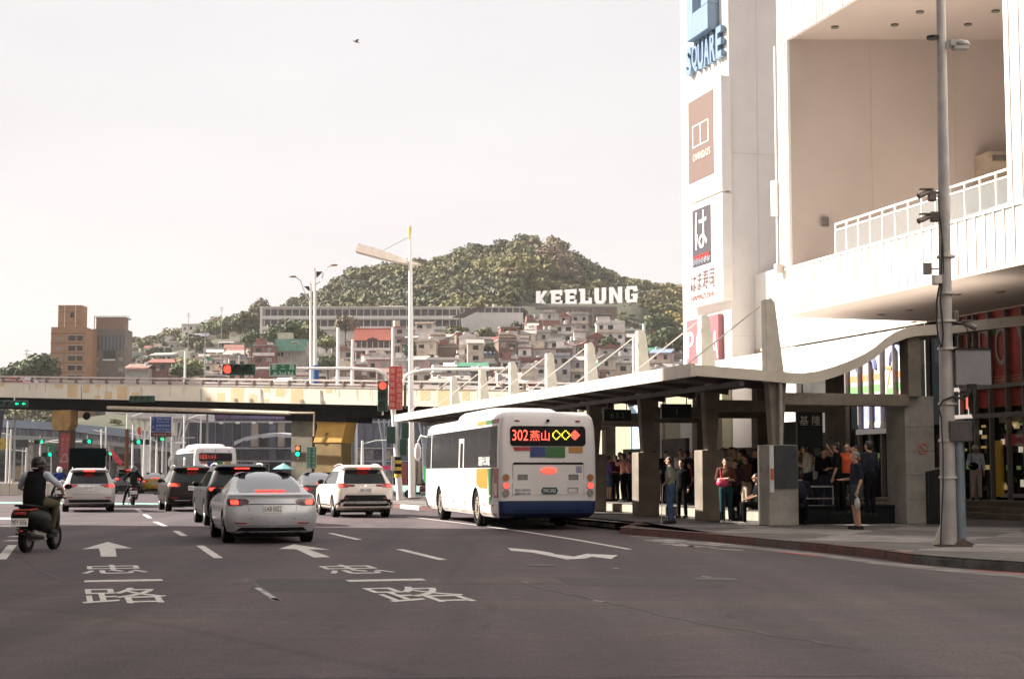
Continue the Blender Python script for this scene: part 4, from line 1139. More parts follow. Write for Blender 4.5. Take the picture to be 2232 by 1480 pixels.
def suv_levels(h=1.68, L=2.3, w=.93, k=1.0):
    s = h / 1.68
    return [(.24,-L+.22,L-.2,w-.10),(.32,-L+.07,L-.08,w-.03),(.46,-L+.01,L-.02,w-.005),(.60,-L,L,w),(.78,-L+.02,L-.01,w),(.92,-L+.05,L-.1,w-.005),(1.0*s,-L+.09,L-.5,w-.02),(1.06*s,-L+.13,1.25,w-.045),(1.12*s,-L+.18,1.08,w-.075),(1.26*s,-L+.32,.80,w-.135),(1.40*s,-L+.47,.48,w-.19),(1.50*s,-L+.55,.2,w-.225),(1.565*s,-L+.40,.02,w-.25),(1.60*s,-L+.36,-.12,w-.275),(1.63*s,-L+.46,-.28,w-.32),(1.655*s,-L+.70,-.45,w-.39),(1.672*s,-L+1.0,-.62,w-.48),(1.68*s,-L+1.25,-.8,w-.62)]
def suv(paintm, **kw):
    h = kw.pop('h', 1.68); L = kw.pop('L', 2.3); w = kw.pop('w', .93); s = h/1.68
    d = dict(levels=suv_levels(h, L, w), rr=(.26,.20), rf=(.36,.34), crown=.06, paint=paintm, wy=(-L+.93,L-.93), wr=.355, track=w-.125,
        rwin=[(1.07*s,-.66,.66),(1.14*s,-.67,.67),(1.28*s,-.64,.64),(1.42*s,-.60,.60),(1.515*s,-.56,.56)], rout=(0,-.93,.35),
        swin=[[(1.06*s,-L+.55,1.0),(1.2*s,-L+.62,.78),(1.36*s,-L+.72,.50),(1.47*s,-L+.85,.22)]], wscreen=(1.12*s,1.26*s,1.4*s,1.5*s),
        rear=[('lower_bumper',[(.27,-w+.12,w-.12),(.36,-w+.09,w-.09),(.46,-w+.10,w-.10),(.56,-w+.2,w-.2)],black_plastic,.012),('number_plate_recess',[(.78,-.30,.30),(.98,-.30,.30)],paintm,.001)],
        rear2=[('reflector',[(.50,.56,.78),(.53,.56,.78)],red_lens,.016),('tailgate_seam',[(.60,.60,.607),(.95,.66,.667)],black_plastic,.004)],
        sills=[[(.26,-L+1.45,L-1.45),(.40,-L+1.42,L-1.42)]],
        seams=[[(.42,-.72,-.712),(1.03,-.72,-.712)],[(.42,.28,.288),(1.03,.28,.288)]],
        lamp=[(.93,.50,.87),(.98,.46,.89),(1.04,.52,.875),(1.075,.66,.85)], lit=[(.95,.66,.86),(1.0,.66,.88),(1.05,.70,.86)],
        hbl=(1.555*s,.20,-.02), plate='BFA·5585', pz=.86, badge=1.0*s, mirror=(1.12*s,.85), handles=(-.4,.55), hz=.94,
        rails=(1.655*s,-1.5,.25), railx=w-.34, fin=(-1.25,1.66*s), exhaust=False)
    d.update(kw); return d

WSUV = suv(white_car, plate='BFA·5585', railmat=galv,
    rear=[('lower_bumper',[(.27,-.80,.80),(.38,-.84,.84),(.50,-.80,.80),(.60,-.70,.70),(.72,-.64,.64)],black_plastic,.014),
          ('skid_plate',[(.44,-.66,.66),(.50,-.70,.70),(.52,-.68,.68)],galv_dull,.028),
          ('tailgate_seam',[(.755,-.62,.62),(.763,-.62,.62)],black_plastic,.004)],
    rear2=[('wheel_arch_trim',[(.30,.79,.92),(.45,.80,.925),(.58,.72,.80)],black_plastic,.010),('reflector',[(.60,.56,.68),(.62,.56,.68)],red_lens,.024),
           ('lamp_bar',[(.985,.36,.56),(1.05,.34,.58)],mk('dark_red_bar',(.12,.01,.01),.2,var=0,coat=.5),.012)],
    lamp=[(.955,.56,.86),(.99,.52,.885),(1.04,.55,.88),(1.08,.64,.86)], lit=[(.965,.72,.87),(1.01,.70,.885),(1.055,.74,.87)], mirmat=black_plastic)
car('white_suv', 'cream white SUV with black lower bumper, between the silver sedan and the bus', 'car', gnd(769,1124), RA, WSUV)

AUDI = suv(grey_white, h=1.60, L=2.24, w=.925, plate='BGF·0757', 
    rear=[('lower_bumper',[(.27,-.80,.80),(.36,-.82,.82),(.45,-.72,.72)],black_plastic,.012),('tailgate_seam',[(.64,-.60,.60),(.647,-.60,.60)],black_plastic,.004),('chrome_strip',[(.475,-.70,.70),(.487,-.70,.70)],chrome,.012)],
    rear2=[('lamp_wing',[(.945,.42,.56),(1.0,.40,.58)],mk('dark_red_bar',(.12,.01,.01),.2,var=0,coat=.5),.012),('reflector',[(.52,.56,.78),(.545,.56,.78)],red_lens,.014)],
    lamp=[(.89,.56,.85),(.93,.50,.885),(.985,.52,.875),(1.01,.60,.86)], lit=[(.90,.70,.86),(.95,.68,.885),(.995,.72,.87)])
car('pearl_suv', 'pale pearl SUV on the left, stopped right of the nearest scooter rider', 'car', gnd(191,1113), RA, AUDI)
BRN = suv(brown_car, plate='BEN·8107', h=1.68, railmat=galv, lamp=[(.90,.50,.85),(.96,.46,.89),(1.03,.50,.88),(1.06,.64,.86)], lit=[(.93,.56,.86),(.98,.60,.885),(1.03,.66,.87)],
    rear2=[('reflector',[(.50,.56,.78),(.53,.56,.78)],red_lens,.016),('chrome_strip',[(.40,.1,.66),(.43,.1,.68)],chrome,.02)])
car('brown_suv', 'dark brown SUV with silver roof edge, behind the black SUV at the dashed line', 'car', gnd(407,1112), RA + R(1.5), BRN)
BLK = suv(black_car, plate='AQY·3381', h=1.66, w=.95, L=2.33, railmat=white_paint, lamp=[(.93,.40,.86),(.98,.34,.89),(1.03,.46,.88)], lit=[(.945,.62,.87),(.985,.60,.89),(1.025,.66,.875)], finmat=black_plastic,
    rear2=[('reflector',[(.50,.56,.78),(.53,.56,.78)],red_lens,.016)])
car('black_suv', 'black SUV with fin antenna, half hidden left of the silver sedan', 'car', gnd(508,1141), RA + R(0.5), BLK)
DSED = dict(SEDAN); DSED.update(paint=dark_silver, plate='ANT·2290', lensmat=red_lens)
car('grey_sedan', 'dark grey sedan whose roof shows between the silver sedan and the cream white SUV', 'car', gnd(690,1113), RA, DSED)
TAXI = dict(SEDAN); TAXI.update(paint=yellow_car, plate='TDE·628', glass=whiteglass)
car('yellow_taxi', 'yellow taxi sedan far ahead, just left of the dark brown SUV', 'car', gnd(335,1074), RA - R(1), TAXI)
car('dark_suv', 'dark grey SUV far ahead between the pearl SUV and the yellow taxi', 'car', gnd(277,1075), RA, suv(dark_silver, plate='RCK·5172', h=1.72))
WSED = dict(SEDAN); WSED.update(paint=white_car, plate='AXB·1907', lensmat=red_lens)
car('white_sedan', 'white sedan turning at the far left edge beside the orange cone', 'car', gnd(-8,1047), RA + R(60), WSED)
c_ = car('red_car', 'red and white car driving along the overpass at its left end', 'car', (0,0,0), 0, dict(SEDAN, paint=paint('red_paint',(.5,.05,.04)), plate='ABC·1182'))
RED_ON_BRIDGE = c_; c_.location = (0,-90,0)
c_ = car('white_van_on_overpass', 'white car roof passing along the overpass behind the bus stop pylons', 'car', (0,0,0), 0, dict(suv(white_car, plate='BJK·7023')))
WHITE_ON_BRIDGE = c_; c_.location = (9,-90,0)

# ---- small covered truck ahead of the pearl SUV
tr = thing('covered_truck', 'small truck with tall dark canvas box seen over the pearl SUV roof', 'truck', gnd(187, 1104), RA)
dk = mk('dark_canvas', (0.004, 0.008, 0.009), 1.0, var=0.3, scale=3, bump=0.4, spec=.05)
mb = MB().box(-.72,.72,-1.35,1.15,.78,2.42); mb.build('cargo_box', dk, tr, bevel=.05)
for y in (-1.2,-.5,.3,1.0): MB().box(-.745,.745,y,y+.04,.8,2.44).build('canvas_hoop', dk, tr, bevel=.01)
MB().box(-.74,.74,-1.4,1.2,.62,.78).build('truck_bed', galv_dull, tr, bevel=.02)
cabm = paint('truck_blue', (.04,.07,.2))
mb = MB().prism([(-.7,1.22,.45),(-.7,2.55,.45),(-.7,2.6,1.05),(-.7,2.1,1.75),(-.7,1.22,1.8)],(1.4,0,0)); mb.build('cab', cabm, tr, bevel=.06)
MB().box(-.6,.6,-1.42,-1.40,.66,.74).build('tail_light_bar', red_lens, tr)
add_wheels(tr, .62, -.9, 1.75, .29, .19)

# ---- city buses
bus_white = mk('bus_white', (0.60, 0.575, 0.585), 0.4, var=0.06, scale=0.7, coat=0.2)
bus_blue = mk('bus_blue', (0.006, 0.022, 0.10), 0.5, var=0.1, coat=0.1)
cR, cB, cG, cO = mk('panel_red',(.30,.02,.025),.4,var=.05), mk('panel_blue',(.008,.025,.15),.4,var=.05), mk('panel_green',(.02,.11,.02),.4,var=.05), mk('panel_orange',(.36,.17,.02),.4,var=.05)
led_red = mk('led_red', (.5,.03,.02), .4, var=0, emit=(1,.10,.06), es=.9)
led_yel = mk('led_yellow', (.5,.4,.05), .4, var=0, emit=(1,.85,.05), es=.75)
led_dim = mk('led_dim', (.25,.03,.02), .4, var=0, emit=(.8,.10,.06), es=.30)
bus_glass = mk('bus_glass', (0.010,0.010,0.012), 0.22, var=0, spec=0.06)
def bus(name, label, loc, rz, route, plate_t, lit=True, lean=True):
    root = thing(name, label, 'bus', loc, rz, 'city buses')
    Lr, Lf = -5.9, 5.9
    lv = [(.30,Lr+.30,Lf-.15,1.16),(.42,Lr+.05,Lf-.03,1.225),(.60,Lr,Lf,1.245),(.72,Lr,Lf,1.247),(1.2,Lr,Lf,1.25),(2.0,Lr+.02,Lf-.03,1.245),(2.55,Lr+.06,Lf-.1,1.225),(2.78,Lr+.10,Lf-.16,1.19),(2.88,Lr+.18,Lf-.25,1.12),(2.93,Lr+.30,Lf-.4,1.0),(2.95,Lr+.5,Lf-.6,.85)]
    sh = Shell(lv, (.13,.13), (.25,.2), .03)
    wr = .50
    bo_ = shell_obj(sh, root, [bus_white, black_plastic, bus_blue], [(-2.75, wr), (3.15, wr)], half=.5)
    for p_ in bo_.data.polygons:
        if p_.center.z < .72 and p_.center.y < Lr + .5 and p_.material_index == 0: p_.material_index = 2
    RF = lambda x, z: Vector((x, sh.rear(x, z), z))
    def rp(nm, rows, mat, off=.01, n=8, par=root, back=.03):
        vs, fs = patch(RF, rows, n, (0,-1,0), off, back); return MB().add(vs, fs).build(nm, mat, par, smooth=35)
    def sp_(nm, rows, mat, off=.008, n=6, sides=(-1,), par=root):
        o = None
        for s in sides:
            fn = lambda y, z: Vector((s * sh.side(y, z), y, z))
            vs, fs = patch(fn, rows, n, (s,0,0), off, .02); o = MB().add(vs, fs).build(nm, mat, par, smooth=35)
        return o
    rp('bumper_seam', [(.715,-1.1,1.1),(.726,-1.1,1.1)], black_plastic, .004, 14)
    rp('bumper_step', [(.47,-.9,.9),(.49,-.9,.9)], black_plastic, .004, 14)
    # rear display window with rounded ends
    dw = rp('display_window', [(2.08,-.90,.90),(2.11,-.95,.95),(2.16,-.97,.97),(2.50,-.97,.97),(2.55,-.95,.95),(2.58,-.90,.90)], bus_glass, .014, 10)
    yb = sh.rear(0, 2.3) - .022
    em = led_red if lit else led_dim
    def dots(rowsl, x0, z0, p, mat, nm):
        m = MB()
        for j, row in enumerate(rowsl):
            for i, ch in enumerate(row):
                if ch != ' ':
                    x = x0 + i*p; z = z0 - j*p
                    m.cb((x, yb, z), (p*.78, .006, p*.78))
        return m.build(nm, mat, dw)
    t = MB(); t.text(route[0], (-.92, yb, 2.215), (1,0,0), (0,0,1), .27, .40, .004, 'l'); t.build('route_number', em, dw)
    t = MB(); t.text(route[1], (-.47, yb, 2.21), (1,0,0), (0,0,1), .26, .50, .004, 'l'); t.build('route_name', em, dw)
    ring = ['   #   ','  # #  ',' #   # ','#     #',' #     ','#     #',' #   # ','  # #  ','   #   ']
    ring = ['  ##   ',' #  #  ','#    # ','#     #','#    # ',' #  #  ','  ##   ']
    if lit:
        dots(ring, .12, 2.46, .034, led_yel, 'display_ring'); dots(ring, .36, 2.46, .034, led_yel, 'display_ring')
        dots(['  ##   ',' ####  ','###### ','#######','###### ',' ####  ','  ##   '], .60, 2.46, .034, led_red, 'display_arrow')
    rp('colour_panel', [(1.96,-.86,-.46),(2.06,-.90,-.46)], cR, .011); rp('colour_panel', [(1.80,-.47,-.08),(2.065,-.47,-.08)], cB, .011)
    rp('colour_panel', [(1.79,-.06,.42),(1.82,-.075,.43),(2.065,-.07,.43)], cG, .011); rp('colour_panel', [(1.91,.52,.89),(2.06,.52,.89)], cO, .011)
    rp('engine_hatch', [(.88,-.90,.90),(1.0,-.90,.90),(1.5,-.90,.90),(1.62,-.90,.90)], bus_white, .012, 10)
    rp('hatch_gap', [(1.62,-.91,.91),(1.655,-.90,.90),(1.675,-.87,.87)], black_plastic, .016, 10)
    for s in (-1,1): rp('hatch_edge', [(.84,s*.905,s*.917),(1.63,s*.905,s*.917)], galv_dull, .004, 1)
    m = MB(); prof = [(.36*math.cos(a)*.55, .07*math.sin(a)) for a in [2*math.pi*i/20 for i in range(20)]]
    m.prism([(x, 0, z) for x, z in prof], (0,-.03,0)); m.build('brake_light', red_on if lit else red_lens, root, loc=(.0, sh.rear(0,1.5)-.012, 1.47))
    for x in (-.66,.64): rp('air_grille', [(1.24,x-.13,x+.13),(1.38,x-.13,x+.13)], galv_dull, .016, 2)
    for x in (-.66,.64):
        for k in range(4): rp('grille_slat', [(1.255+k*.033,x-.12,x+.12),(1.265+k*.033,x-.12,x+.12)], black_plastic, .022, 1)
    # round lamps
    for s in (-1,1):
        for z, mt in ((1.30, amber_lens), (1.10, red_on if lit else red_lens), (.915, grey_lens)):
            y = sh.rear(s*1.08, z)
            lm = MB().disc((0,0,0),(0,-1,0),.092,.03,20).build('lamp_housing', galv_dull, root, loc=(s*1.08, y+.005, z), smooth=40)
            MB().disc((0,-.03,0),(0,-1,0),.075,.012,20).build('lamp_lens', mt, lm, smooth=40)
        MB().sph((0,0,0),(.07,.03,.022),10,6).build('marker_lamp', red_lens, root, loc=(s*.78, sh.rear(.7,2.7)-.005, 2.71), smooth=50)
    MB().cb((0,-.04,0),(.06,.09,.05)).sph((0,-.09,-.01),.03,8,6).build('rear_camera', black_plastic, root, loc=(0,sh.rear(0,2.7),2.72))
    # green hexagonal bus plate
    p = MB().prism([(-.17,0,-.085),(.17,0,-.085),(.22,0,0),(.17,0,.085),(-.17,0,.085),(-.22,0,0)][::-1],(0,-.01,0)).build('number_plate', mk('plate_green',(.01,.06,.06),.4,var=0), root, loc=(.02, sh.rear(0,.97)-.016,.975))
    t = MB(); t.text(plate_t,(0,-.012,-.04),(1,0,0),(0,0,1),.085,.30,.003); t.build('plate_lettering', letter_white, p)
    fr = MB()
    for a in ((-.13,.13,-.065,-.052),(-.13,.13,.052,.065),(-.13,-.117,-.052,.052),(.117,.13,-.052,.052)): fr.box(a[0],a[1],-.008,0,a[2],a[3])
    fr.build('notice_frame', mk('frame_brown',(.2,.13,.12),.6,var=.1), root, loc=(.62, sh.rear(.6,.97)-.014,.985))
    ink = mk('ink_blue',(.10,.10,.20),.6,var=0)
    for s_, z in (('基隆市公車管理處',.96),('0809-078-088',.875)):
        t = MB(); t.text(s_,(-.66,sh.rear(.6,.9)-.014,z),(1,0,0),(0,0,1),.06,.40,.003); t.build('rear_lettering', ink, root)
    # accessibility sticker
    st = MB().cb((0,0,0),(.16,.004,.17)).build('access_sticker', mk('sticker_blue',(.28,.30,.42),.6,var=0), root, loc=(.78, sh.rear(.78,1.5)-.015,1.50))
    m = MB(); m.sph((0,-.004,.06),.013,8,5); m.tube([(0,-.004,.045),(0,-.004,0),(.035,-.004,0),(.05,-.004,-.045)],.006,5)
    m.tube([(.035*math.cos(a),-.004,-.025+.035*math.sin(a)) for a in [math.pi*(.6+1.3*i/10) for i in range(11)]],.006,5); m.build('wheelchair_symbol', ink, st)
    # side glazing band (left side towards the street)
    for s in (-1,1):
        sp_('side_glass', [(1.55,Lr+.35,Lf-.30),(1.9,Lr+.35,Lf-.30),(2.45,Lr+.35,Lf-.36),(2.60,Lr+.37,Lf-.42)], bus_glass, .006, 18, (s,))
        for y in (-4.55,-3.2,-1.85,-.5,.85,2.2,3.55): sp_('window_post', [(1.56,y-.02,y+.02),(2.58,y-.02,y+.02)], black_metal, .012, 1, (s,))
        sp_('window_post', [(1.55,4.55,4.62),(2.60,4.55,4.62)], white_paint, .014, 1, (s,))
    # emergency door frame on the street side
    for rows in ([(1.56,-1.05,-.95),(2.36,-1.05,-.95)], [(1.56,-.45,-.30),(2.36,-.45,-.30)], [(2.24,-1.05,-.30),(2.36,-1.05,-.30)]):
        sp_('emergency_window_frame', rows, white_paint, .016, 2)
    for i, ch in enumerate('緊急出口請擊破'):
        pass
    t = MB(); t.text('基隆市公車處', (-1.262, -4.0, 1.60), (0,-1,0), (0,0,1), .24, 1.5, .004); t.build('side_lettering', letter_white, root)
    # colour flashes on the flank and roof edge
    sp_('colour_panel', [(1.02,-4.35,-3.35),(1.12,-4.4,-2.9),(1.53,-4.4,-2.9)], cO, .009)
    sp_('colour_panel', [(.62,-4.55,-4.75),(.9,-4.55,-5.0),(1.53,-4.45,-5.1)], cG, .0095)
    sp_('colour_panel', [(.80,-5.2,-5.75),(1.53,-5.15,-5.76)], cR, .009)
    sp_('panel_patch', [(.84,-5.35,-5.6),(1.15,-5.33,-5.6)], mk('panel_cream',(.6,.5,.38),.5,var=.1), .012)
    for y0, y1, m_ in ((-5.6,-4.9,cR),(-4.85,-4.0,cG),(-3.9,-2.8,cO)): sp_('roof_panel', [(2.66,y0,y1),(2.77,y0,y1)], m_, .012)
    t = MB(); t.text('基隆', (-1.262, 1.2, 1.0), (0,-1,0), (0,0,1), .3, .7, .003); t.build('flank_lettering', mk('pale_ink',(.55,.45,.42),.6,var=0), root)
    m = MB().disc((0,0,0),(-1,0,0),.22,.004,20); m.build('flank_emblem', mk('pale_red',(.75,.35,.30),.6,var=0), root, loc=(-1.256,.35,1.12))
    for y in (-5.1,-4.0,-1.2,.6,2.1): MB().cb((0,0,0),(.02,.10,.035)).build('side_reflector', amber_lens, root, loc=(-1.255,y,.60))
    # panel joints, hatches and road grime along the flank
    for y in (-5.0,-4.0,-1.9,-.6,.7,1.95,4.35,5.2): sp_('panel_joint', [(.36,y,y+.012),(1.54,y,y+.012)], galv_dull, .002, 1, (-1,1))
    for y0, y1 in ((-4.85,-4.1),(-1.7,-.8),(.9,1.8)): sp_('service_hatch', [(.45,y0,y1),(.451+.4,y0,y1)], bus_white, .011, 2, (-1,))
    sp_('skirt_grime', [(.33,-5.3,5.2),(.40,-5.3,5.2)], mk('road_grime',(.42,.37,.31),.8,var=.35,scale=2), .003, 30, (-1,))
    # roof pod, mirrors, fuel flap
    mb = MB(); 
    shp = Shell([(2.9,-3.4,1.9,.95),(3.05,-3.2,1.6,.93),(3.13,-2.9,1.2,.86),(3.16,-2.6,.8,.7)], (.2,.3),(.2,.3),.02)
    mesh_obj('air_conditioner', shp.mesh(), bus_white, root); 
    for s in (-1,1):
        x = s*1.24
        m = MB().tube([(x,5.55,2.55),(x+s*.18,5.7,2.60),(x+s*.26,5.75,2.40)],.022,8); m.sph((x+s*.26,5.75,2.08),(.11,.08,.30),12,8)
        m.build('wing_mirror', white_paint if s < 0 else black_plastic, root, smooth=50)
    MB().cb((0,0,0),(2.3,10.8,.12)).build('underframe', black_plastic, root, loc=(0,0,.34))
    MB().cb((0,0,0),(.5,.03,.45)).build('mud_flap', rubber, root, loc=(-.9,-3.4,.32)); MB().cb((0,0,0),(.5,.03,.45)).build('mud_flap', rubber, root, loc=(.9,-3.4,.32))
    tm, rm = wheel_mb(wr, .29, 32)
    a = tm.build('wheel', rubber, root, smooth=40)
    rm2 = MB().cyl((-.13,0,0),(.13,0,0),.30,n=24).cyl((-.16,0,0),(.16,0,0),.11,n=14)
    for k in range(10):
        an = 2*math.pi*k/10; rm2.cyl((-.155,.2*math.cos(an),.2*math.sin(an)),(.155,.2*math.cos(an),.2*math.sin(an)),.016,n=6)
    b = rm2.build('rim', mk('steel_rim',(.26,.22,.18),.5,.3,var=.3,scale=8), a, smooth=40)
    spots = [(-1.07,-2.75),(1.07,-2.75),(-1.07,3.15),(1.07,3.15)]
    a.location = (*spots[0], wr)
    for x, y in spots[1:]:
        c = inst(a, root, (x, y, wr)); inst(b, c)
    return root
ba = R(12.2)
rc = at(1196, 1156, 39.0); rc.z = 0
bus('city_bus', 'white city bus pulled in at the shelter, red 302 on its rear display', rc + Vector((-math.sin(ba)*5.9, math.cos(ba)*5.9, 0)), ba, ('302', '燕山'), 'FAC-053')
rc = at(461, 1083, 92); rc.z = 0
bus('city_bus', 'white city bus farther up the street, roof above the dark SUVs under the overpass', rc + Vector((-US*5.9, UC*5.9, 0)), RA + R(2), ('103', '八斗子'), 'KKA-016', lit=False)

# ---- scooters
def scooter(label, loc, rz, paintm, plate_t, lit=False, steer=0.0, fat=1.0):
    r = thing('scooter', label, 'scooter', loc, rz, 'motor scooters in the queue'); r.scale = (1.04, .96, .97) if fat > 1 else (1,1,1)
    tm, _ = wheel_mb(.245, .12, 24)
    hub = MB().cyl((-.05,0,0),(.05,0,0),.15,n=20); 
    a = tm.build('wheel', rubber, r, smooth=40); a.location = (0,-.62,.245); b = hub.build('rim', rim_metal, a, smooth=40)
    c = inst(a, r, (0,.68,.245)); inst(b, c)
    # tail body: lofted rings from tail to seat front
    def loft(rings, nm, mat, n=16):
        vs, fs = [], []
        for (y, cz, hw, hh) in rings:
            hw *= fat if nm == 'rear_body' else 1; hh *= 1.12 if fat > 1 and nm == 'rear_body' else 1
            for i in range(n):
                t = 2*math.pi*i/n; cx, sx = math.cos(t), math.sin(t)
                vs.append((hw*math.copysign(abs(cx)**.7,cx), y, cz + hh*math.copysign(abs(sx)**.75,sx)))
        k = len(rings)
        for j in range(k-1):
            for i in range(n): fs.append((j*n+i, j*n+(i+1)%n, (j+1)*n+(i+1)%n, (j+1)*n+i))
        fs += [tuple(range(n-1,-1,-1)), tuple(range((k-1)*n,k*n))]
        o = MB().add(vs, fs).build(nm, mat, r, smooth=50); return o
    loft([(-.93,.66,.06,.05),(-.88,.66,.13,.11),(-.75,.64,.17,.15),(-.45,.60,.19,.19),(-.1,.56,.18,.20),(.08,.48,.12,.16)], 'rear_body', paintm)
    loft([(-.72,.835,.12,.03),(-.6,.835,.15,.05),(-.2,.81,.16,.05),(.1,.77,.12,.05),(.2,.74,.08,.03)], 'seat', rubber)
    loft([(.30,.55,.20,.30),(.40,.58,.21,.34),(.52,.62,.17,.30),(.60,.60,.09,.18)], 'front_apron', paintm)
    MB().box(-.17,.17,.02,.42,.24,.33).build('footboard', black_plastic, r, bevel=.02)
    MB().box(-.11,.11,-.5,.1,.2,.42).cyl((-.14,-.55,.26),(-.14,-.1,.28),.05).build('engine_case', galv_dull, r, bevel=.02)
    MB().cyl((.13,-.85,.32),(.15,-.25,.26),.05,.04,12).build('exhaust_pipe', black_metal, r, smooth=40)
    m = MB().tube([(0,.68,.26),(0,.56,.62),(0,.47,.93)],.03,8); m.build('steering_column', black_metal, r, smooth=50)
    m = MB().tube([(-.33,.33,.98),(-.2,.42,1.0),(0,.46,.97),(.2,.42,1.0),(.33,.33,.98)],.017,8); m.sph((0,.48,.93),(.16,.11,.10),12,8); m.build('handlebar', black_plastic, r, smooth=50)
    for s in (-1,1): MB().tube([(s*.2,.43,1.0),(s*.30,.43,1.16)],.008,6).sph((s*.34,.42,1.2),(.075,.02,.05),12,8).build('rear_view_mirror', black_plastic, r, smooth=50)
    m = MB(); vs = []
    for i in range(9):
        t = R(20+140*i/8); m.cb((0,-.62-.30*math.cos(t)*1,.245+.30*math.sin(t)),(.14,.10,.02))
    m.build('rear_mudguard', black_plastic, r)
    MB().tube([(-.15,-.3,.82),(-.17,-.75,.86),(-.08,-.93,.87),(.08,-.93,.87),(.17,-.75,.86),(.15,-.3,.82)],.016,8).build('grab_rail', black_metal, r, smooth=50)
    MB().cb((0,0,0),(.20,.04,.05)).build('tail_light', red_on if lit else red_lens, r, loc=(0,-.93,.72), bevel=.01)
    MB().sph((0,0,0),(.05,.02,.03),8,6).build('tail_reflector', red_lens, r, loc=(0,-.90,.40))
    p = plate(r, plate_t, -.94, .56, w=.30, h=.15); p.rotation_euler = (R(-12),0,0)
    MB().tube([(-.05,-.1,.22),(-.2,-.05,.03)],.012,6).build('side_stand', black_metal, r)
    return r
blkp = mk('scooter_black',(.005,.006,.006),.5,var=.1,coat=.0,spec=.12)
blkp = mk('scooter_black',(.005,.006,.006),.5,var=.1,coat=.0,spec=.12)
SC1 = scooter('black scooter with red tail strip carrying the nearest rider at the left edge', gnd(86,1200), RA - R(22), blkp, 'MEY·5056', fat=1.4)
MB().prism([(-.16,-.90,.775),(.16,-.90,.775),(.17,-.55,.80),(-.17,-.55,.80)],(0,0,.012)).build('red_strip', mk('strip_red',(.5,.06,.03),.4,var=.1), SC1)
SC2 = scooter('black scooter waiting between the pearl SUV and the dark brown SUV', gnd(289,1100), RA, mk('scooter_black',(.012,.014,.015)), 'NGV·1187')
SC3 = scooter('dark scooter in front of the nearest rider, ridden in a white helmet', gnd(128,1099), RA, mk('scooter_black',(.012,.014,.015)), 'PCK·338')
# a green-boxed delivery scooter parked beside the far lamp post
SC4 = scooter('parked scooter with bright green box, left of the bus front', gnd(918,1086), RA + R(70), mk('scooter_dark_red',(.10,.012,.012),.3,var=.1,coat=.5), 'LDV·902')
MB().cb((0,0,0),(.55,.55,.9)).build('delivery_box', mk('bright_green',(.02,.42,.05),.5,var=.05), SC4, loc=(0,-.45,1.30), bevel=.05)

# ================================================================== overpass
def at2(px, Yv): return (px - CX) / F * Yv     # close enough sideways position at distance Y near the horizon
OA, OB = Vector((-34.5, 110.0)), Vector((-3.2, 92.0))
OD = (OB - OA).normalized(); ON = Vector((OD.y, -OD.x))   # ON points towards the camera
if ON.y > 0: ON = -ON
def oz(px, py, t): P = OA + OD * t; return at(px, py, P.y).z
def tpx(px):                                     # distance along the overpass where the pixel column meets it
    k = (px - CX) / F / (CP)
    return (k * OA.y - OA.x) / (OD.x - k * OD.y)
T50, T996 = tpx(50), tpx(996)
# deck heights at the two ends (top of fascia)
ZL, ZR = oz(50, 835, T50), oz(996, 849, T996)
def ztop(t): return ZL + (ZR - ZL) * (t - T50) / (T996 - T50)
SL = (ZR - ZL) / (T996 - T50)
oa = math.atan2(OD.y, OD.x)
ov = thing('overpass', 'cream painted road overpass with orange squares crossing the whole street', 'overpass', (OA.x, OA.y, 0), oa)
# local: x along, y away from the camera, z up
T0, T1 = -30.0, 75.0
def slab(nm, x0, x1, y0, y1, d0, d1, mt, par=ov, bevel=0):
    a, b = ztop(x0), ztop(x1)
    mb = MB().add([(x0,y0,a+d0),(x1,y0,b+d0),(x1,y1,b+d0),(x0,y1,a+d0),(x0,y0,a+d1),(x1,y0,b+d1),(x1,y1,b+d1),(x0,y1,a+d1)],
                  [(0,3,2,1),(4,5,6,7),(0,1,5,4),(1,2,6,5),(2,3,7,6),(3,0,4,7)])
    return mb.build(nm, mt, par, bevel=bevel)
cream = mk('cream_paint',(.68,.62,.50),.7,var=.07,scale=.6)
orange_p = mk('orange_paint',(.60,.44,.25),.7,var=.08,scale=.8)
gird = mk('girder_dark',(.012,.011,.010),.95,var=.2,spec=.1)
x = T0; k = 0
while x < T1:
    slab('fascia_panel', x + .01, x + 5.0 - .01, 0, .25, -1.03, 0, cream); x += 5.0
slab('deck', T0, T1, .26, 8.59, -1.03, -.82, asphalt)
slab('far_parapet', T0, T1, 8.6, 8.85, -1.0, 0, cream)
slab('girder', T0, T1, .9, 2.0, -1.75, -1.035, gird); slab('girder', T0, T1, 3.6, 4.6, -1.75, -1.035, gird); slab('girder', T0, T1, 6.6, 7.7, -1.75, -1.035, gird)
slab('deck_edge', T0, T1, .251, .9, -1.24, -1.05, gird)
slab('girder_web', T0, T1, .60, .89, -1.72, -1.25, gird)
# orange squares painted on the fascia
def osq(px0, px1, d0, d1):
    x0, x1 = tpx(px0), tpx(px1); slab('painted_square', x0, x1, -.006, -.001, d0, d1, orange_p)
for a, b, d0, d1 in ((2,12,-.25,-.02),(122,140,-.30,-.02),(150,172,-.95,-.05),(184,198,-.6,-.05),(210,222,-.25,-.03),(208,222,-.98,-.78),(231,247,-.98,-.5),(258,280,-.98,-.1),(290,306,-.95,-.5),
                     (452,462,-.98,-.75),(475,492,-.98,-.45),(505,532,-.98,-.1),(544,562,-.98,-.5),(576,588,-.33,-.03),(576,588,-.98,-.78),(602,621,-.62,-.05),(635,662,-.98,-.1),(711,725,-.33,-.05),
                     (884,892,-.35,-.1),(917,938,-.68,-.08),(955,984,-.98,-.08),(1008,1024,-.62,-.05),(1040,1062,-.45,-.03),(1080,1110,-.98,-.3),(1130,1150,-.5,-.05)):
    osq(a, b, d0, d1)
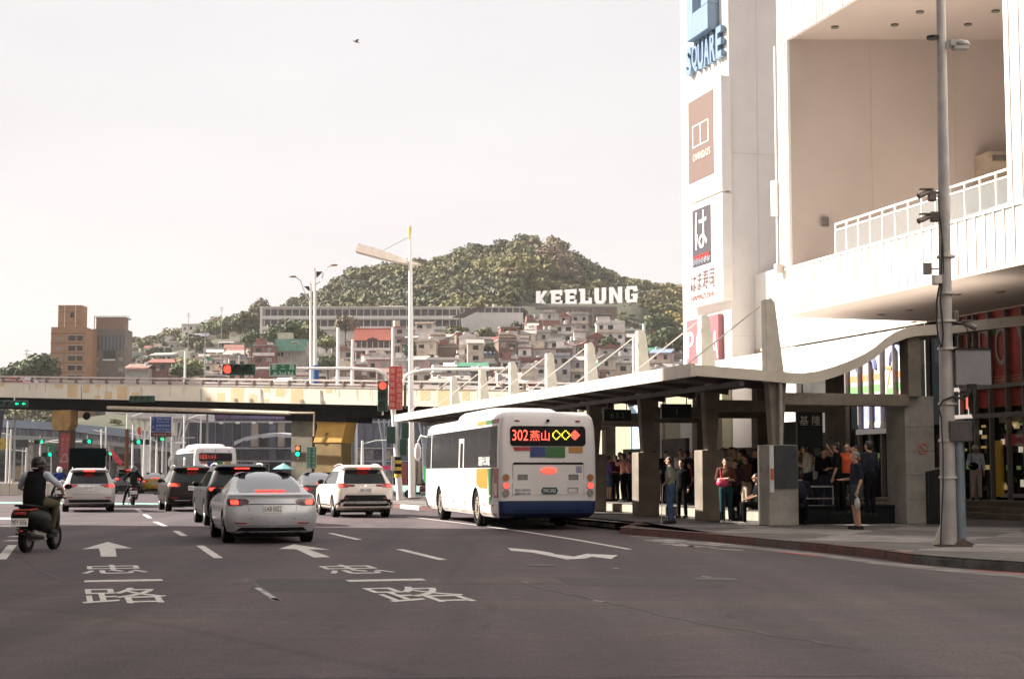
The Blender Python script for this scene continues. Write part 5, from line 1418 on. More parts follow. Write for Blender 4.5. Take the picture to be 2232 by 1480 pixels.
# railing: posts with a base, two rails
railm = mk('rail_paint',(.55,.48,.44),.5,.1,var=.12,scale=1.5); postm = mk('rail_post',(.20,.14,.12),.7,var=.3,scale=3)
slab('rail', T0, T1, -.02, .10, .40, .50, railm); slab('rail', T0, T1, .0, .08, .17, .25, railm)
slab('far_rail', T0, T1, 8.7, 8.8, .40, .50, railm)
slab('kerb_top', T0, T1, -.04, .29, .0, .05, railm)
xs = []
x = tpx(103)
while x > T0: x -= 1.42
while x < T1: xs.append(x); x += 1.42
pm = MB().prism([(-.07,-.06,0.05),(.07,-.06,.05),(.07,-.06,.40),(-.05,-.06,.40)],(0,.22,0)).build('rail_post', postm, ov, bevel=.01)
pm.location = (xs[0], 0, ztop(xs[0]))
for x in xs[1:]: inst(pm, ov, (x, 0, ztop(x)))
# drain pipe slung beneath, with the down pipe
pz0 = lambda t, d: ztop(t) + d
t0, t1 = tpx(245), tpx(640)
MB().tube([(t0,-.3,at(245,889,OA.y+OD.y*t0).z),((t0+t1)/2,-.3,at(440,894,OA.y+OD.y*(t0+t1)/2).z),(t1,-.3,at(640,901,OA.y+OD.y*t1).z)],.13,10).build('drain_pipe', mk('pipe_tan',(.42,.34,.25),.6,var=.15), ov, smooth=50)
t2 = tpx(628); zt = at(628,900,OA.y+OD.y*t2).z
MB().tube([(t2,-.35,zt),(tpx(694),-.35,zt-.05),(tpx(694),-.35,zt-1.5)],.07,10).build('drain_pipe', MATS['pipe_tan'], ov, smooth=50)
slab('cross_head', tpx(610), tpx(742), .6, 3.5, -2.1, -1.76, gird)
# piers
ochre = mk('ochre_paint',(.62,.36,.08),.7,var=.12,scale=1.2); pier_c = mk('pier_concrete',(.17,.15,.11),.85,var=.2,scale=1)
def lx(px): return tpx(px)
def lz(px, py): t = tpx(px); return at(px, py, OA.y + OD.y * t).z
zt = lz(128, 896)
p = thing('overpass_pier', 'brown pier with ochre head and red notice at the left end of the overpass', 'pier', (*(OA + OD*tpx(130)).xy, 0), oa)
def loc_(px): return tpx(px) - tpx(130)
MB().prism([(loc_(109),0,zt+.1),(loc_(151),0,zt+.1),(loc_(151),0,lz(151,925)),(loc_(145),0,lz(145,938)),(loc_(115),0,lz(115,938)),(loc_(109),0,lz(109,925))],(0,.7,0)).build('pier_head', mk('ochre_shade',(.34,.20,.07),.8,var=.2,scale=1.5), p, bevel=.04, loc=(-.3,.6,0))  # ochre darkened in its colour to stand for shade on this head
brp = mk('pier_brown',(.10,.07,.045),.8,var=.2)
MB().box(loc_(115),loc_(141),.75,1.25,0,lz(130,936)).build('shaft', brp, p, bevel=.03)
rn = MB().box(loc_(121),loc_(141),.68,.749,lz(130,1022),lz(130,945)).build('red_notice', mk('notice_deep_red',(.26,.03,.03),.5,var=.1), p)
t = MB()
for i, ch in enumerate('施工中請慢'):
    t.text(ch, (loc_(126), 0.678, lz(130,962+i*11)), (1,0,0),(0,0,1), .26, .24, .003)
for i, ch in enumerate('行小心車輛'):
    t.text(ch, (loc_(136), 0.678, lz(130,962+i*11)), (1,0,0),(0,0,1), .26, .24, .003)
t.build('notice_lettering', mk('dull_red_letter',(.42,.14,.13),.5,var=0), rn)
m = MB(); 
tri = [(loc_(121),.67,lz(130,1006)),(loc_(142),.67,lz(130,1006)),(loc_(131.5),.67,lz(130,988)),(loc_(121),.67,lz(130,1006))]
m.tube(tri[:2]+[tri[2]]+[tri[0]],.03,5); m.build('warning_triangle', mk('pale_pink',(.55,.42,.38),.5,var=0), rn)
m = MB(); m.cyl((loc_(100),1.5,lz(100,905)),(loc_(92),1.3,lz(100,905)),.30,n=14); m.cyl((loc_(158),1.5,lz(158,905)),(loc_(170),1.2,lz(158,908)),.28,.05,14); m.build('convex_mirror', black_plastic, p, smooth=40)
p = thing('overpass_pier', 'flared ochre pier beside a plain dark concrete wall under the overpass centre', 'pier', (*(OA + OD*tpx(680)).xy, 0), oa)
def loc_(px): return tpx(px) - tpx(680)
MB().prism([(loc_(669),0,lz(669,905)),(loc_(741),0,lz(741,905)),(loc_(736),0,lz(736,925)),(loc_(728),0,lz(728,965)),(loc_(666),0,lz(666,965)),(loc_(674),0,lz(674,930))],(0,1.2,0)).build('pier_head', ochre, p, bevel=.05, loc=(0,.9,0))
MB().box(loc_(668),loc_(727),.95,2.0,0,lz(690,965)-.005).build('shaft', mk('ochre_brown',(.24,.16,.06),.8,var=.2,scale=1), p, bevel=.04)  # shaft in a browner ochre than the head
MB().box(loc_(618),loc_(664),.9,2.2,0,lz(640,905)).build('concrete_wall', pier_c, p, bevel=.03)
MB().prism([(loc_(694),.86,lz(694,942)),(loc_(699),.86,lz(694,942)),(loc_(688),.86,lz(694,964)),(loc_(683),.86,lz(694,964))],(0,.1,0)).build('groove', brown_car if False else mk('groove_brown',(.2,.13,.05),.8,var=.1), p)
def vsign(label, px0, px1, py0, py1, Y, cols, bgm, fgm, cat='sign', post=None, pm=galv, dep=.06, chh=None):
    a = at(px0, py1, Y); b = at(px1, py0, Y); w = b.x - a.x; h = b.z - a.z
    zb = 0 if post else a.z
    o = thing('road_sign', label, cat, ((a.x+b.x)/2, Y, zb)); z0 = a.z - zb
    MB().box(-w/2, w/2, -dep/2, dep/2, z0, z0 + h).build('board', bgm, o)
    fr = MB()
    for q in ((-w/2,-w/2+.03,z0,z0+h),(w/2-.03,w/2,z0,z0+h),(-w/2,w/2,z0,z0+.03),(-w/2,w/2,z0+h-.03,z0+h)): fr.box(q[0],q[1],-dep/2-.006,-dep/2-.001,q[2],q[3])
    fr.build('board_edge', fgm, o)
    if cols:
        t = MB(); nc = len(cols)
        for c, s in enumerate(cols):
            n_ = len(s); ch = h * .94 / n_
            for i, chh_ in enumerate(s):
                if chh_ == ' ': continue
                cw = min(w/nc*.72, ch*.9)
                t.text(chh_, (-w/2 + w*(c+.5)/nc, -dep/2-.002, z0 + h*.97 - ch*(i+.9)), (1,0,0),(0,0,1), min(ch*.78, cw*1.1), cw, .004)
        t.build('board_lettering', fgm, o)
    if post: MB().tube([(post,0.06,0),(post,.06,z0+h*.9)],.05,8).build('post', pm, o)
    return o
gsign = mk('sign_green_road',(.01,.11,.055),.45,var=.05); rsign = mk('sign_red_road',(.36,.025,.025),.45,var=.06)
vsign('narrow green vertical sign standing in front of the flared ochre pier', 668, 690, 974, 1021, 95, ['往西岸碼頭區','往基隆火車站'], gsign, mk('pale_green_letter',(.35,.45,.40),.5,var=0), post=.0)
# signal hung on the wall of the pier
def signal(label, px, py, Y, lamps, size=.30, horizontal=True, root=None, group='traffic signals along the street', arrow=None, depth=.25):
    P = at(px, py, Y)
    o = root or thing('traffic_signal', label, 'traffic light', P, 0, group)
    n = len(lamps); L = size*1.15
    for i, mt in enumerate(lamps):
        x = (i - (n-1)/2) * L if horizontal else 0; z = 0 if horizontal else ((n-1)/2 - i) * L
        h_ = MB().box(x-L/2+.002, x+L/2-.002, 0, depth, z-L/2, z+L/2) if horizontal else MB().box(-L/2, L/2, 0, depth, z-L/2+.002, z+L/2-.002)
        hb = h_.build('signal_head', signal_green_body, o, bevel=.03)
        vz = MB(); 
        vs = []
        for a in range(-10, 191, 20):
            pass
        ring = []
        for rr_, yy in ((size*.46, 0), (size*.46, -size*.7)):
            for a in range(0, 13):
                an = math.pi*(-0.15 + 1.3*a/12); ring.append((x + rr_*math.cos(an), yy, z + rr_*math.sin(an)))
        vz.add(ring, [(j, j+1, 14+j, 13+j) for j in range(12)]); vz.build('visor', signal_green_body, hb)
        if arrow and i in arrow:
            m = MB(); q = size*.3
            m.prism([(x-q,-.03,z),(x-q*.2,-.03,z+q*.75),(x-q*.2,-.03,z+q*.22),(x+q,-.03,z+q*.22),(x+q,-.03,z-q*.22),(x-q*.2,-.03,z-q*.22),(x-q*.2,-.03,z-q*.75)],(0,-.01,0)); m.build('arrow_lens', green_on, hb)
        else: MB().disc((x,-.005,z),(0,-1,0),size*.42,.02,18).build('lamp_lens', mt, hb, smooth=40)
    MB().cyl((0,depth/2,(-.5 if not horizontal else .5)*L),(0,depth/2,((-(n)/2-.35)*L if not horizontal else .5*L+.4)),.04,n=8).build('bracket', galv, o)
    return o
signal('dark signal box with two green left arrows under the left end of the overpass', 30, 880, 100, [lamp_off, lamp_off, lamp_off, lamp_off], .38, arrow=(2, 3))
signal('unlit row of four green lenses against the overpass edge, above the white canopy', 309, 869, 98, [mk('lens_green_off',(.01,.08,.03),.3,var=0)]*4, .34)
signal('pedestrian signal with small red figures on the dark concrete pier wall', 649, 983, 93.5, [mk('red_dim',(.5,.08,.03),.4,var=0,emit=(1,.2,.08),es=.6), green_on], .30, horizontal=False)

# ---- mast-arm signal and the tall light pole
def pole_at(px, py, z=0.0): return gnd(px, py, z)
B = gnd(872, 1089, .15); Yb = B.y
o = thing('signal_pole', 'white mast arm pole holding the red signal and the green street name sign', 'pole', B)
def bx(px): return at(px, 900, Yb).x - B.x
def bz(py): return at(900, py, Yb).z - B.z
MB().tube([(0,0,0),(bx(863),0,bz(960)),(bx(857),0,bz(893)),(bx(850),0,bz(840)),(bx(838),0,bz(815)),(bx(820),0,bz(806)),(bx(760),0,bz(803)),(bx(640),0,bz(803)),(bx(548),0,bz(803))],[.16,.13,.12,.10,.09,.08,.07,.06,.05],10).build('mast', white_paint, o, smooth=50)
MB().tube([(bx(878),0,bz(840)),(bx(882),0,bz(820)),(bx(900),0,bz(811)),(bx(925),0,bz(806)),(bx(1100),0,bz(803))],.06,8).build('mast', white_paint, o, smooth=50)
stripe_y = mk('stripe_yellow',(.62,.42,.05),.6,var=.1)
for i in range(6):
    z0 = bz(1040) + i*.16; m = MB().cyl((bx(868),0,z0),(bx(868),0,z0+.158),.17,n=14); m.build('stripe_band', black_plastic if i%2 else stripe_y, o)
for (px, py) in ((884,938),(880,975)):
    MB().cb((bx(px),-.1,bz(py)),(.34,.3,.75)).build('pedestrian_signal', signal_green_body, o, bevel=.03)
MB().cb((bx(853),-.1,bz(948)),(.42,.3,.8)).build('pedestrian_signal', signal_green_body, o, bevel=.03)
MB().cb((bx(858),-.05,bz(1010)),(.18,.2,.7)).build('control_box', galv, o, bevel=.02)
so = signal('', 834, 863, Yb-.4, [red_on, lamp_off, lamp_off], .42, horizontal=False, root=thing('traffic_signal', 'vertical traffic signal showing red, left of the red vertical sign', 'traffic light', at(834,863,Yb-.4), 0, 'traffic signals along the street'))
so = thing('traffic_signal', 'horizontal signal showing red, left of the green street name sign', 'traffic light', at(520,805,Yb-.4), 0, 'traffic signals along the street')
signal('', 0, 0, 0, [red_on, lamp_off, lamp_off], .45, root=so)
MB().tube([(-.6,.12,0),(.9,.12,0)],.04,6).build('arm_bracket', white_paint, so)
MB().cb((bx(882),.25,bz(862)),(.10,.3,1.2)).build('signal_back', mk('olive_box',(.06,.08,.03),.6,var=.1), o)
vsign('red vertical two-column sign on the white mast arm pole', 847, 878, 798, 893, Yb-.35, ['彈性管制右轉','例假日含國定假日'], rsign, mk('pink_letter',(.55,.30,.26),.5,var=0))
sg = thing('street_name_sign', 'green street name sign reading 愛二路 on the mast arm', 'sign', at(617,806,Yb-.2))
w = (bx(648)-bx(589))/2; h = (bz(793)-bz(820))/2
MB().box(-w,w,-.03,.03,-h,h).build('board', gsign, sg, bevel=.01)
fr = MB()
for q in ((-w,-w+.03,-h,h),(w-.03,w,-h,h),(-w,w,-h,-h+.03),(-w,w,h-.03,h)): fr.box(q[0],q[1],-.036,-.031,q[2],q[3])
pl = mk('pale_sign_letter',(.50,.58,.52),.5,var=0); fr.build('board_edge', pl, sg)
t = MB(); t.text('愛', (-.42,-.031,.0),(1,0,0),(0,0,1),.25,.25,.004); t.text('二',(0.0,-.031,.04),(1,0,0),(0,0,1),.17,.23,.004); t.text('路',(.42,-.031,.0),(1,0,0),(0,0,1),.25,.25,.004)
t.text('Ai 2nd Rd',(0,-.031,-.26),(1,0,0),(0,0,1),.17,.95,.004); t.text('<',(-.63,-.031,-.02),(1,0,0),(0,0,1),.16,.07,.004); t.text('>',(.63,-.031,-.02),(1,0,0),(0,0,1),.16,.07,.004)
t.build('board_lettering', pl, sg)

B = gnd(898, 1087, .15); Yb = B.y
o = thing('street_light', 'tall white light pole with one broad wing lamp and a thin stay', 'street light', B)
MB().tube([(0,0,0),(bx(896),0,bz(900)),(bx(893),0,bz(600)),(bx(891),0,bz(490))],[.17,.14,.10,.075],14).build('mast', white_paint, o, smooth=50)
MB().cyl((bx(891),0,bz(522)),(bx(891),0,bz(495)),.085,n=12).build('mast_tip', mk('tip_yellow',(.6,.42,.12),.5,var=.1), o)
MB().disc((0,0,0),(0,0,1),.42,.06,16).build('base_plate', MATS['rusty_base'], o)
wing = MB().add([(bx(779),-1.6,bz(557)),(bx(785),-1.6,bz(541)),(bx(815),-1.1,bz(546)),(bx(916),.6,bz(573)),(bx(893),.2,bz(576)),(bx(830),-.8,bz(567)),
                 (bx(779),-1.1,bz(559)),(bx(785),-1.0,bz(543)),(bx(815),-.5,bz(548)),(bx(916),.8,bz(575)),(bx(893),.5,bz(578)),(bx(830),-.3,bz(569))],
                [(0,5,4,3,2,1),(6,7,8,9,10,11),(0,1,7,6),(1,2,8,7),(2,3,9,8),(3,4,10,9),(4,5,11,10),(5,0,6,11)])
wing.build('wing_lamp', mk('wing_tan',(.74,.66,.60),.6,var=.1), o)
MB().tube([(bx(835),-.7,bz(551)),(bx(887),0,bz(518))],.012,5).build('stay', galv_dull, o)
# ---- twin road lamps standing on the overpass
def ov_lamp(label, px, pyb, pyt, arm, Y, armpts, banner):
    Bp = at(px, pyb, Y); o = thing('street_light', label, 'street light', Bp, 0, 'lamps on the overpass')
    f = lambda x, y: (at(x, y, Y).x - Bp.x, 0, at(x, y, Y).z - Bp.z)
    MB().tube([(0,0,0), f(px - 1, (pyb+pyt)/2), f(px-2, pyt)],[.13,.10,.07],10).build('mast', white_paint, o, smooth=50)
    MB().tube([f(*q) for q in armpts],.03,6).build('arm', galv, o, smooth=50)
    q = f(*armpts[-1]); MB().sph(q,(.26,.12,.07),10,6).build('lamp_head', mk('lamp_brown',(.30,.20,.15),.5,var=.1), o, smooth=50)
    b0 = f(*banner[0]); b1 = f(*banner[1]); b2 = f(*banner[2])
    MB().prism([b0,b1,b2],(0,.04,0)).build('pennant', mk('pennant_dark',(.06,.05,.07),.8,var=.2), o)
    MB().cyl(f(px-2,pyt),f(px-2,pyt-6),.05,.02,8).build('finial', MATS['lamp_brown'], o)
    return o
tY = (OA + OD * tpx(685)).y + .6
o = ov_lamp('taller twin arm lamp post on the overpass with right arm and dark pennant', 688, 838, 590, 1, tY, [(686,622),(700,612),(706,590),(716,581),(728,578)], [(689,592),(704,592),(690,606)])
MB().cyl((0,0,0),(0,0,1.2),.2,n=12).build('blue_sleeve', mk('sleeve_blue',(.03,.10,.28),.5,var=.1), o)
ov_lamp('shorter lamp post on the overpass with left arm and dark pennant', 679, 836, 622, -1, tY+6, [(677,660),(665,640),(655,612),(646,605),(638,603)], [(677,624),(662,624),(676,637)])
ov_lamp('low white lamp behind the overpass with arm to the left and pennant', 683, 800, 778, -1, tY+25, [(681,790),(672,770),(660,752),(648,747),(642,747)], [(690,776),(672,776),(683,788)])

# cars up on the overpass
RED_ON_BRIDGE.location = (*(OA + OD*tpx(2) - ON*2.2).xy, ztop(tpx(2)) - .82); RED_ON_BRIDGE.rotation_euler = (0, 0, oa - R(90))
WHITE_ON_BRIDGE.location = (*(OA + OD*tpx(1065) - ON*2.2).xy, ztop(tpx(1065)) - 1.05); WHITE_ON_BRIDGE.rotation_euler = (0, 0, oa + R(90))
WHITE_ON_BRIDGE['label'] = 'white SUV driving on the overpass, roof showing between the shelter pylons'

# ================================================================== middle distance, seen beneath the overpass
def wall_box(o, nm, px0, px1, pyt, pyb, Y, dep, mt, to_ground=False, off=0.0):
    a = at(px0, pyb, Y); b = at(px1, pyt, Y)
    z0 = 0 if to_ground else a.z
    return MB().box(a.x-o.location.x, b.x-o.location.x, Y-o.location.y+off, Y-o.location.y+off+dep, z0-o.location.z, b.z-o.location.z).build(nm, mt, o)
st_glass = mk('station_glass', (.065,.072,.10), .25, var=.3, scale=.25); st_frame = mk('station_frame',(.36,.34,.37),.6,var=.1)
Ys = 190.0
st = thing('station_building', 'long dark glazed station hall behind the overpass with white tree-shaped supports', 'building', (at(640,1030,Ys).x, Ys, 0))
wall_box(st, 'wall', 385, 960, 872, 1030, Ys, 12, st_glass, True)
for i in range(30):
    px = 392 + i*19.2; wall_box(st, 'mullion', px, px+1.6, 905, 1030, Ys, .3, st_frame, True, -.32)
for py in (918, 975, 1003): wall_box(st, 'floor_band', 385, 960, py, py+3.5, Ys, .3, st_frame, False, -.36)
for px in (480, 516, 551, 588): wall_box(st, 'lit_lamp', px, px+9, 919, 924, Ys, .3, mk('lamp_pale',(.6,.6,.55),.5,var=0), False, -.8)
for a, b, m_ in ((385,430,mk('mural_purple',(.10,.05,.12),.6,var=.3,scale=.4)),(455,500,MATS['mural_purple']),(505,640,mk('mural_mauve',(.14,.11,.20),.6,var=.3,scale=.4))): wall_box(st, 'mural_panel', a, b, 899, 913, Ys, .2, m_, False, -.34)
rs3 = random.Random(4)
pan = [mk('station_pane_a',(.12,.13,.17),.3,var=.2), mk('station_pane_b',(.03,.033,.045),.2,var=.2), mk('station_pane_c',(.22,.21,.21),.6,var=.3,scale=.8), mk('station_sign_red',(.30,.06,.05),.6,var=.2), mk('station_beige',(.36,.30,.24),.7,var=.2,scale=.8)]
for i in range(30):
    for (y0, y1) in ((921,974),(979,1002),(1007,1030)):
        if rs3.random() < .72: wall_box(st, 'pane', 394+i*19.2, 410+i*19.2, y0+1, y1-1, Ys, .1, rs3.choices(pan, (.3,.34,.18,.04,.14))[0], False, -.12)
for i in range(22):
    px = rs3.uniform(395, 950); wall_box(st, 'kiosk', px, px+rs3.uniform(6,16), rs3.uniform(1004,1016), 1030, Ys, .8, rs3.choice(pan), True, -3)
# curved canopy
pts = [(510,962),(535,952),(570,946),(605,944),(640,947)]
m = MB()
for (a, b) in zip(pts[:-1], pts[1:]):
    A_, B_ = at(a[0],a[1],Ys-8), at(b[0],b[1],Ys-8); L_ = st.location
    m.add([A_-L_, B_-L_, B_-L_+Vector((0,5,.2)), A_-L_+Vector((0,5,.2)), A_-L_-Vector((0,0,.5)), B_-L_-Vector((0,0,.35))], [(0,1,2,3),(0,4,5,1)])
m.build('arched_canopy', mk('canopy_pale',(.40,.40,.42),.5,var=.1), st)
# white canopy on branching supports
Yc = 150.0
wc = thing('white_canopy', 'white flat canopy on branching tree-like columns behind the blue direction sign', 'canopy', (at(350,1030,Yc).x, Yc, 0))
wp = mk('white_steel',(.62,.60,.57),.5,var=.06)
wall_box(wc, 'canopy_roof', 278, 425, 896, 912, Yc, 10, wp)
for px in (300, 336, 372, 408): wall_box(wc, 'roof_joint', px, px+1, 897, 911, Yc, .05, galv_dull, False, -.06)
for cx in (316, 383):
    for k in (-4, -2, 0, 2, 4):
        m = MB(); b0 = at(cx + k*1.2, 1040, Yc+1) - wc.location; m1 = at(cx + k*1.6, 975, Yc+1) - wc.location; b1 = at(cx + k*7.5, 912, Yc+1) - wc.location
        m.tube([b0, m1, b1], [.17,.13,.09], 6); m.build('branching_column', wp, wc, smooth=50)
for cx in (700, 730):
    pass
tc_ = thing('branching_supports', 'grey branching steel supports at the right end of the station hall', 'support', (at(850,1030,165).x, 165, 0))
for cx in (838, 868, 925, 945):
    for k in (-1, 0, 1):
        b0 = at(cx, 1045, 165) - tc_.location; m1 = at(cx + k, 975, 165) - tc_.location; b1 = at(cx + k*14, 905, 165) - tc_.location
        MB().tube([b0, m1, b1],[.18,.15,.08],6).build('branch', mk('steel_grey',(.26,.26,.30),.5,var=.1), tc_, smooth=50)
# footbridge
Yf = 230.0
fb = thing('footbridge', 'long pale blue covered footbridge crossing the street far beyond the overpass', 'footbridge', (at(150,1030,Yf).x, Yf, 0))
fbm = mk('bridge_blue',(.22,.27,.32),.6,var=.1,scale=.3); fbg = mk('bridge_grey',(.16,.16,.17),.6,var=.3,scale=.6)
def strip(nm, pts, th, mt, par, Y, dep, off=0):
    m = MB(); L_ = par.location
    for (a, b) in zip(pts[:-1], pts[1:]):
        A_, B_ = at(a[0],a[1],Y) - L_, at(b[0],b[1],Y) - L_; C_, D_ = at(b[0],b[1]+th,Y) - L_, at(a[0],a[1]+th,Y) - L_
        m.prism([v + Vector((0,off,0)) for v in (D_, C_, B_, A_)], (0, dep, 0))
    return m.build(nm, mt, par)
strip('roof_band', [(-40,912),(120,920),(250,932),(360,944)], 17, fbm, fb, Yf, 6)
strip('window_band', [(-40,930),(120,938),(250,950),(360,962)], 13, fbg, fb, Yf, 5, .6)
strip('floor_band', [(-40,945),(120,952),(250,963),(360,975)], 9, mk('bridge_floor',(.26,.27,.26),.6,var=.1), fb, Yf, 6)
for i in range(22):
    px = -30 + i*18; dy = 12*px/130 if px > 0 else 0
    m = MB(); A_ = at(px, 930+px*.085, Yf) - fb.location; m.box(A_.x, A_.x+.12, .4, .62, A_.z-.9, A_.z); m.build('window_post', fbm, fb)
for px in (60, 205, 330): 
    A_ = at(px, 970, Yf) - fb.location; MB().box(A_.x-.5, A_.x+.5, 1, 3, 0, A_.z).build('bridge_leg', concrete, fb)
# blue direction sign
b = vsign('blue overhead direction sign with white arrows on two white posts', 329, 374, 908, 941, 128, [], mk('sign_blue_road',(.02,.05,.20),.45,var=.08), mk('pale_blue_letter',(.42,.46,.58),.5,var=0))
L_ = b.location; w = (at(374,908,128).x - at(329,908,128).x)/2; z0 = 0; h = at(329,908,128).z - at(329,941,128).z
t = MB()
for i, (s_, ww, zz) in enumerate((('基隆火車站', 1.1, .82), ('Keelung Sta.', 1.0, .62), ('基隆港東岸', 1.15, .38), ('East Coast', 1.1, .16))):
    t.text(s_, (.15, -.034, h*zz - .05), (1,0,0),(0,0,1), .17, ww, .004)
for zz in (.72, .22): t.text('↑', (-w*.78, -.034, h*zz - .05), (1,0,0),(0,0,1), .30, .14, .004)
t.build('board_lettering', MATS['pale_blue_letter'], b)
MB().box(-w, w, -.03, .03, -.42, -.02).build('brown_board', mk('sign_brown_road',(.10,.035,.03),.5,var=.1), b)
t = MB(); t.text('港西高架橋', (-.1,-.034,-.32),(1,0,0),(0,0,1),.17,1.1,.004); t.text('↗',(.72,-.034,-.33),(1,0,0),(0,0,1),.2,.2,.004); t.build('brown_board_lettering', mk('pink_letter2',(.45,.30,.28),.5,var=0), b)
for s in (-w*1.02, w*1.02): MB().tube([(s,.08,-z0 - L_.z),(s,.08,h)],.06,8).build('post', white_paint, b)
for z in (-.9, -2.0): MB().tube([(w,.08,z),(w+1.2,.08,z)],.04,6).build('crossbar', white_paint, b)
# assorted slender poles with arms and green signals far up the street
gp = [(33,1030,905,120),(24,1030,935,140),(17,1030,918,145),(88,1030,960,150),(58,1030,975,130),(290,1030,925,150),(278,1030,900,125),(342,1030,950,150),(355,1030,948,150),(402,1030,905,140),(438,1030,905,150),(452,1045,898,112),(747,1045,905,120),(771,1045,905,105),(776,1045,905,118),(790,1040,960,140),(231,1030,930,160),(221,1030,935,160),(362,1035,955,120),(315,1035,938,140)]
for i, (px, pyb, pyt, Y) in enumerate(gp):
    b0 = at(px, pyt, Y); o = thing('lamp_post', f'slender white post under the overpass, {ordn(sorted(g[0] for g in gp).index(px))} from the left', 'pole', (b0.x, Y, 0), 0, 'slender white posts beneath the overpass')
    r_ = .09 if px < 700 else .13
    MB().tube([(0,0,0),(0,0,b0.z*.6),(0,0,b0.z)],[r_*1.2,r_,r_*.8],8).build('mast', white_paint, o, smooth=50)
    if i % 3 == 0: MB().tube([(0,0,b0.z*.93),(1.2,0,b0.z),(2.2,0,b0.z+.05)],.04,6).build('arm', white_paint, o, smooth=50)
    if i % 3 == 1: MB().tube([(0,0,b0.z*.9),(-1.3,0,b0.z*.95)],.04,6).build('arm', white_paint, o, smooth=50)
for px, py, Y, lab in ((86,963,150,'far signal with one green lamp, left of the brown pier'),(190,962,160,'far signal with one green lamp, right of the brown pier'),(297,963,150,'far green signal left of the white branching column'),(320,963,145,'far dark green signal beside the white branching column'),(349,957,150,'small far green signal under the blue direction sign'),(104,990,130,'low green signal beside the left traffic signs'),(236,988,130,'low green signal over the red banner')):
    o = signal(lab, px, py, Y, [lamp_off, green_on] if px < 310 or px > 340 else [lamp_off]*2 , .42 if Y > 140 else .36)
    if 'pier' in lab: 
        s = 1 if px < 100 else -1; MB().tube([(0,.2,.1),(s*1.6,.2,-.05),(s*3.2,.2,-.1)],.05,6).build('mast_arm', white_paint, o)
# banner flags, orange striped posts
bo = thing('red_banner', 'red banner flag with white writing leaning beside the far dark SUV', 'flag', at(262,1030,105))
L_ = bo.location
MB().prism([at(240,983,105)-L_, at(246,980,105)-L_, at(268,1008,105)-L_, at(262,1014,105)-L_, at(250,1004,105)-L_],(0,.1,0)).build('cloth', mk('banner_red',(.60,.06,.08),.7,var=.2,scale=3), bo)
MB().tube([at(239,1030,105)-L_, at(240,978,105)-L_],.03,6).build('flag_pole', galv, bo)
o = thing('warning_post', 'rust orange post with yellow foot standing left of the white canopy', 'post', at(275,1032,108) - Vector((0,0,at(275,1032,108).z)))
MB().tube([(0,0,0),(0,0,at(275,935,108).z)],[.16,.12],10).build('mast', mk('rust_orange',(.25,.10,.04),.7,var=.2), o); MB().cyl((0,0,0),(0,0,1.6),.19,.19,12).build('yellow_foot', stripe_y, o)
o = thing('red_flag', 'small red flag high beside the white branching column', 'flag', at(303,950,140)); L_ = o.location
MB().prism([at(300,932,140)-L_,at(306,930,140)-L_,at(307,952,140)-L_,at(301,950,140)-L_],(0,.1,0)).build('cloth', mk('flag_red',(.60,.10,.05),.7,var=.1), o)
# low concrete barrier, cone
o = thing('concrete_barrier', 'low pale concrete barrier wall under the left end of the overpass', 'barrier', at(60,1040,98) - Vector((0,0,at(60,1040,98).z))); L_ = o.location
for i in range(7):
    a = at(-20+i*21, 1030, 98); b_ = at(-20+i*21+20.5, 1030, 98)
    MB().prism([(a.x-L_.x,0,0),(b_.x-L_.x,0,0),(b_.x-L_.x,0,.78),(a.x-L_.x,0,.78)],(0,.4,0)).build('barrier_block', mk('pale_concrete',(.50,.46,.38),.85,var=.1,scale=1), o, bevel=.02)
p = gnd(28,1058); o = thing('traffic_cone', 'orange traffic cone beside the white sedan at the far left', 'cone', p)
MB().cyl((0,0,.04),(0,0,1.0),.30,.05,16).build('cone_body', mk('cone_orange',(.65,.22,.03),.6,var=.1), o, smooth=50); MB().box(-.35,.35,-.35,.35,0,.05).build('cone_base', mk('cone_orange',(.6,.2,.03)), o)
p = gnd(620,1060); p = at(618,1022,78)
o = thing('umbrella', 'teal umbrella held over the pavement behind the silver sedan roof', 'umbrella', (p.x, p.y, 1.0))
hz = p.z - 1.0
vs = [(0,0,hz+.30)] + [(.55*math.cos(2*math.pi*i/8), .55*math.sin(2*math.pi*i/8), hz) for i in range(8)] 
MB().add(vs, [(0, 1+i, 1+(i+1)%8) for i in range(8)] + [(0, 1+(i+1)%8, 1+i) for i in range(8)] if False else [(0,1+i,1+(i+1)%8) for i in range(8)]).build('umbrella_cover', mk('umbrella_teal',(.18,.42,.44),.7,var=.05), o)
MB().tube([(0,0,hz+.34),(0,0,-.2)],.012,6).build('umbrella_shaft', galv_dull, o)
# parked vans and scooters of the far cross street, red stall cloth
o = thing('market_stall', 'bright red stall canopy beyond the cream white SUV', 'stall', gnd(838,1062))
MB().prism([(-.9,0,1.7),(.9,0,1.7),(.7,0,2.1),(-.7,0,2.1)],(0,1.2,0)).build('stall_canopy', mk('stall_red',(.62,.04,.12),.6,var=.15,scale=3), o)
for x in (-.8,.8): MB().tube([(x,.1,0),(x,.1,1.7)],.03,6).build('leg', galv, o)
far_specs = [('white_van','small white van parked beyond the barrier, right of the concrete pier','van',850,1052,white_car),('silver_hatchback','small silver car far ahead behind the light poles','car',765,1050,silver)]
for nm, lb, ct, px, py, pm_ in far_specs: car(nm, lb, ct, gnd(px, py), RA + R(70), suv(pm_, plate='ABX·6625', h=1.75))
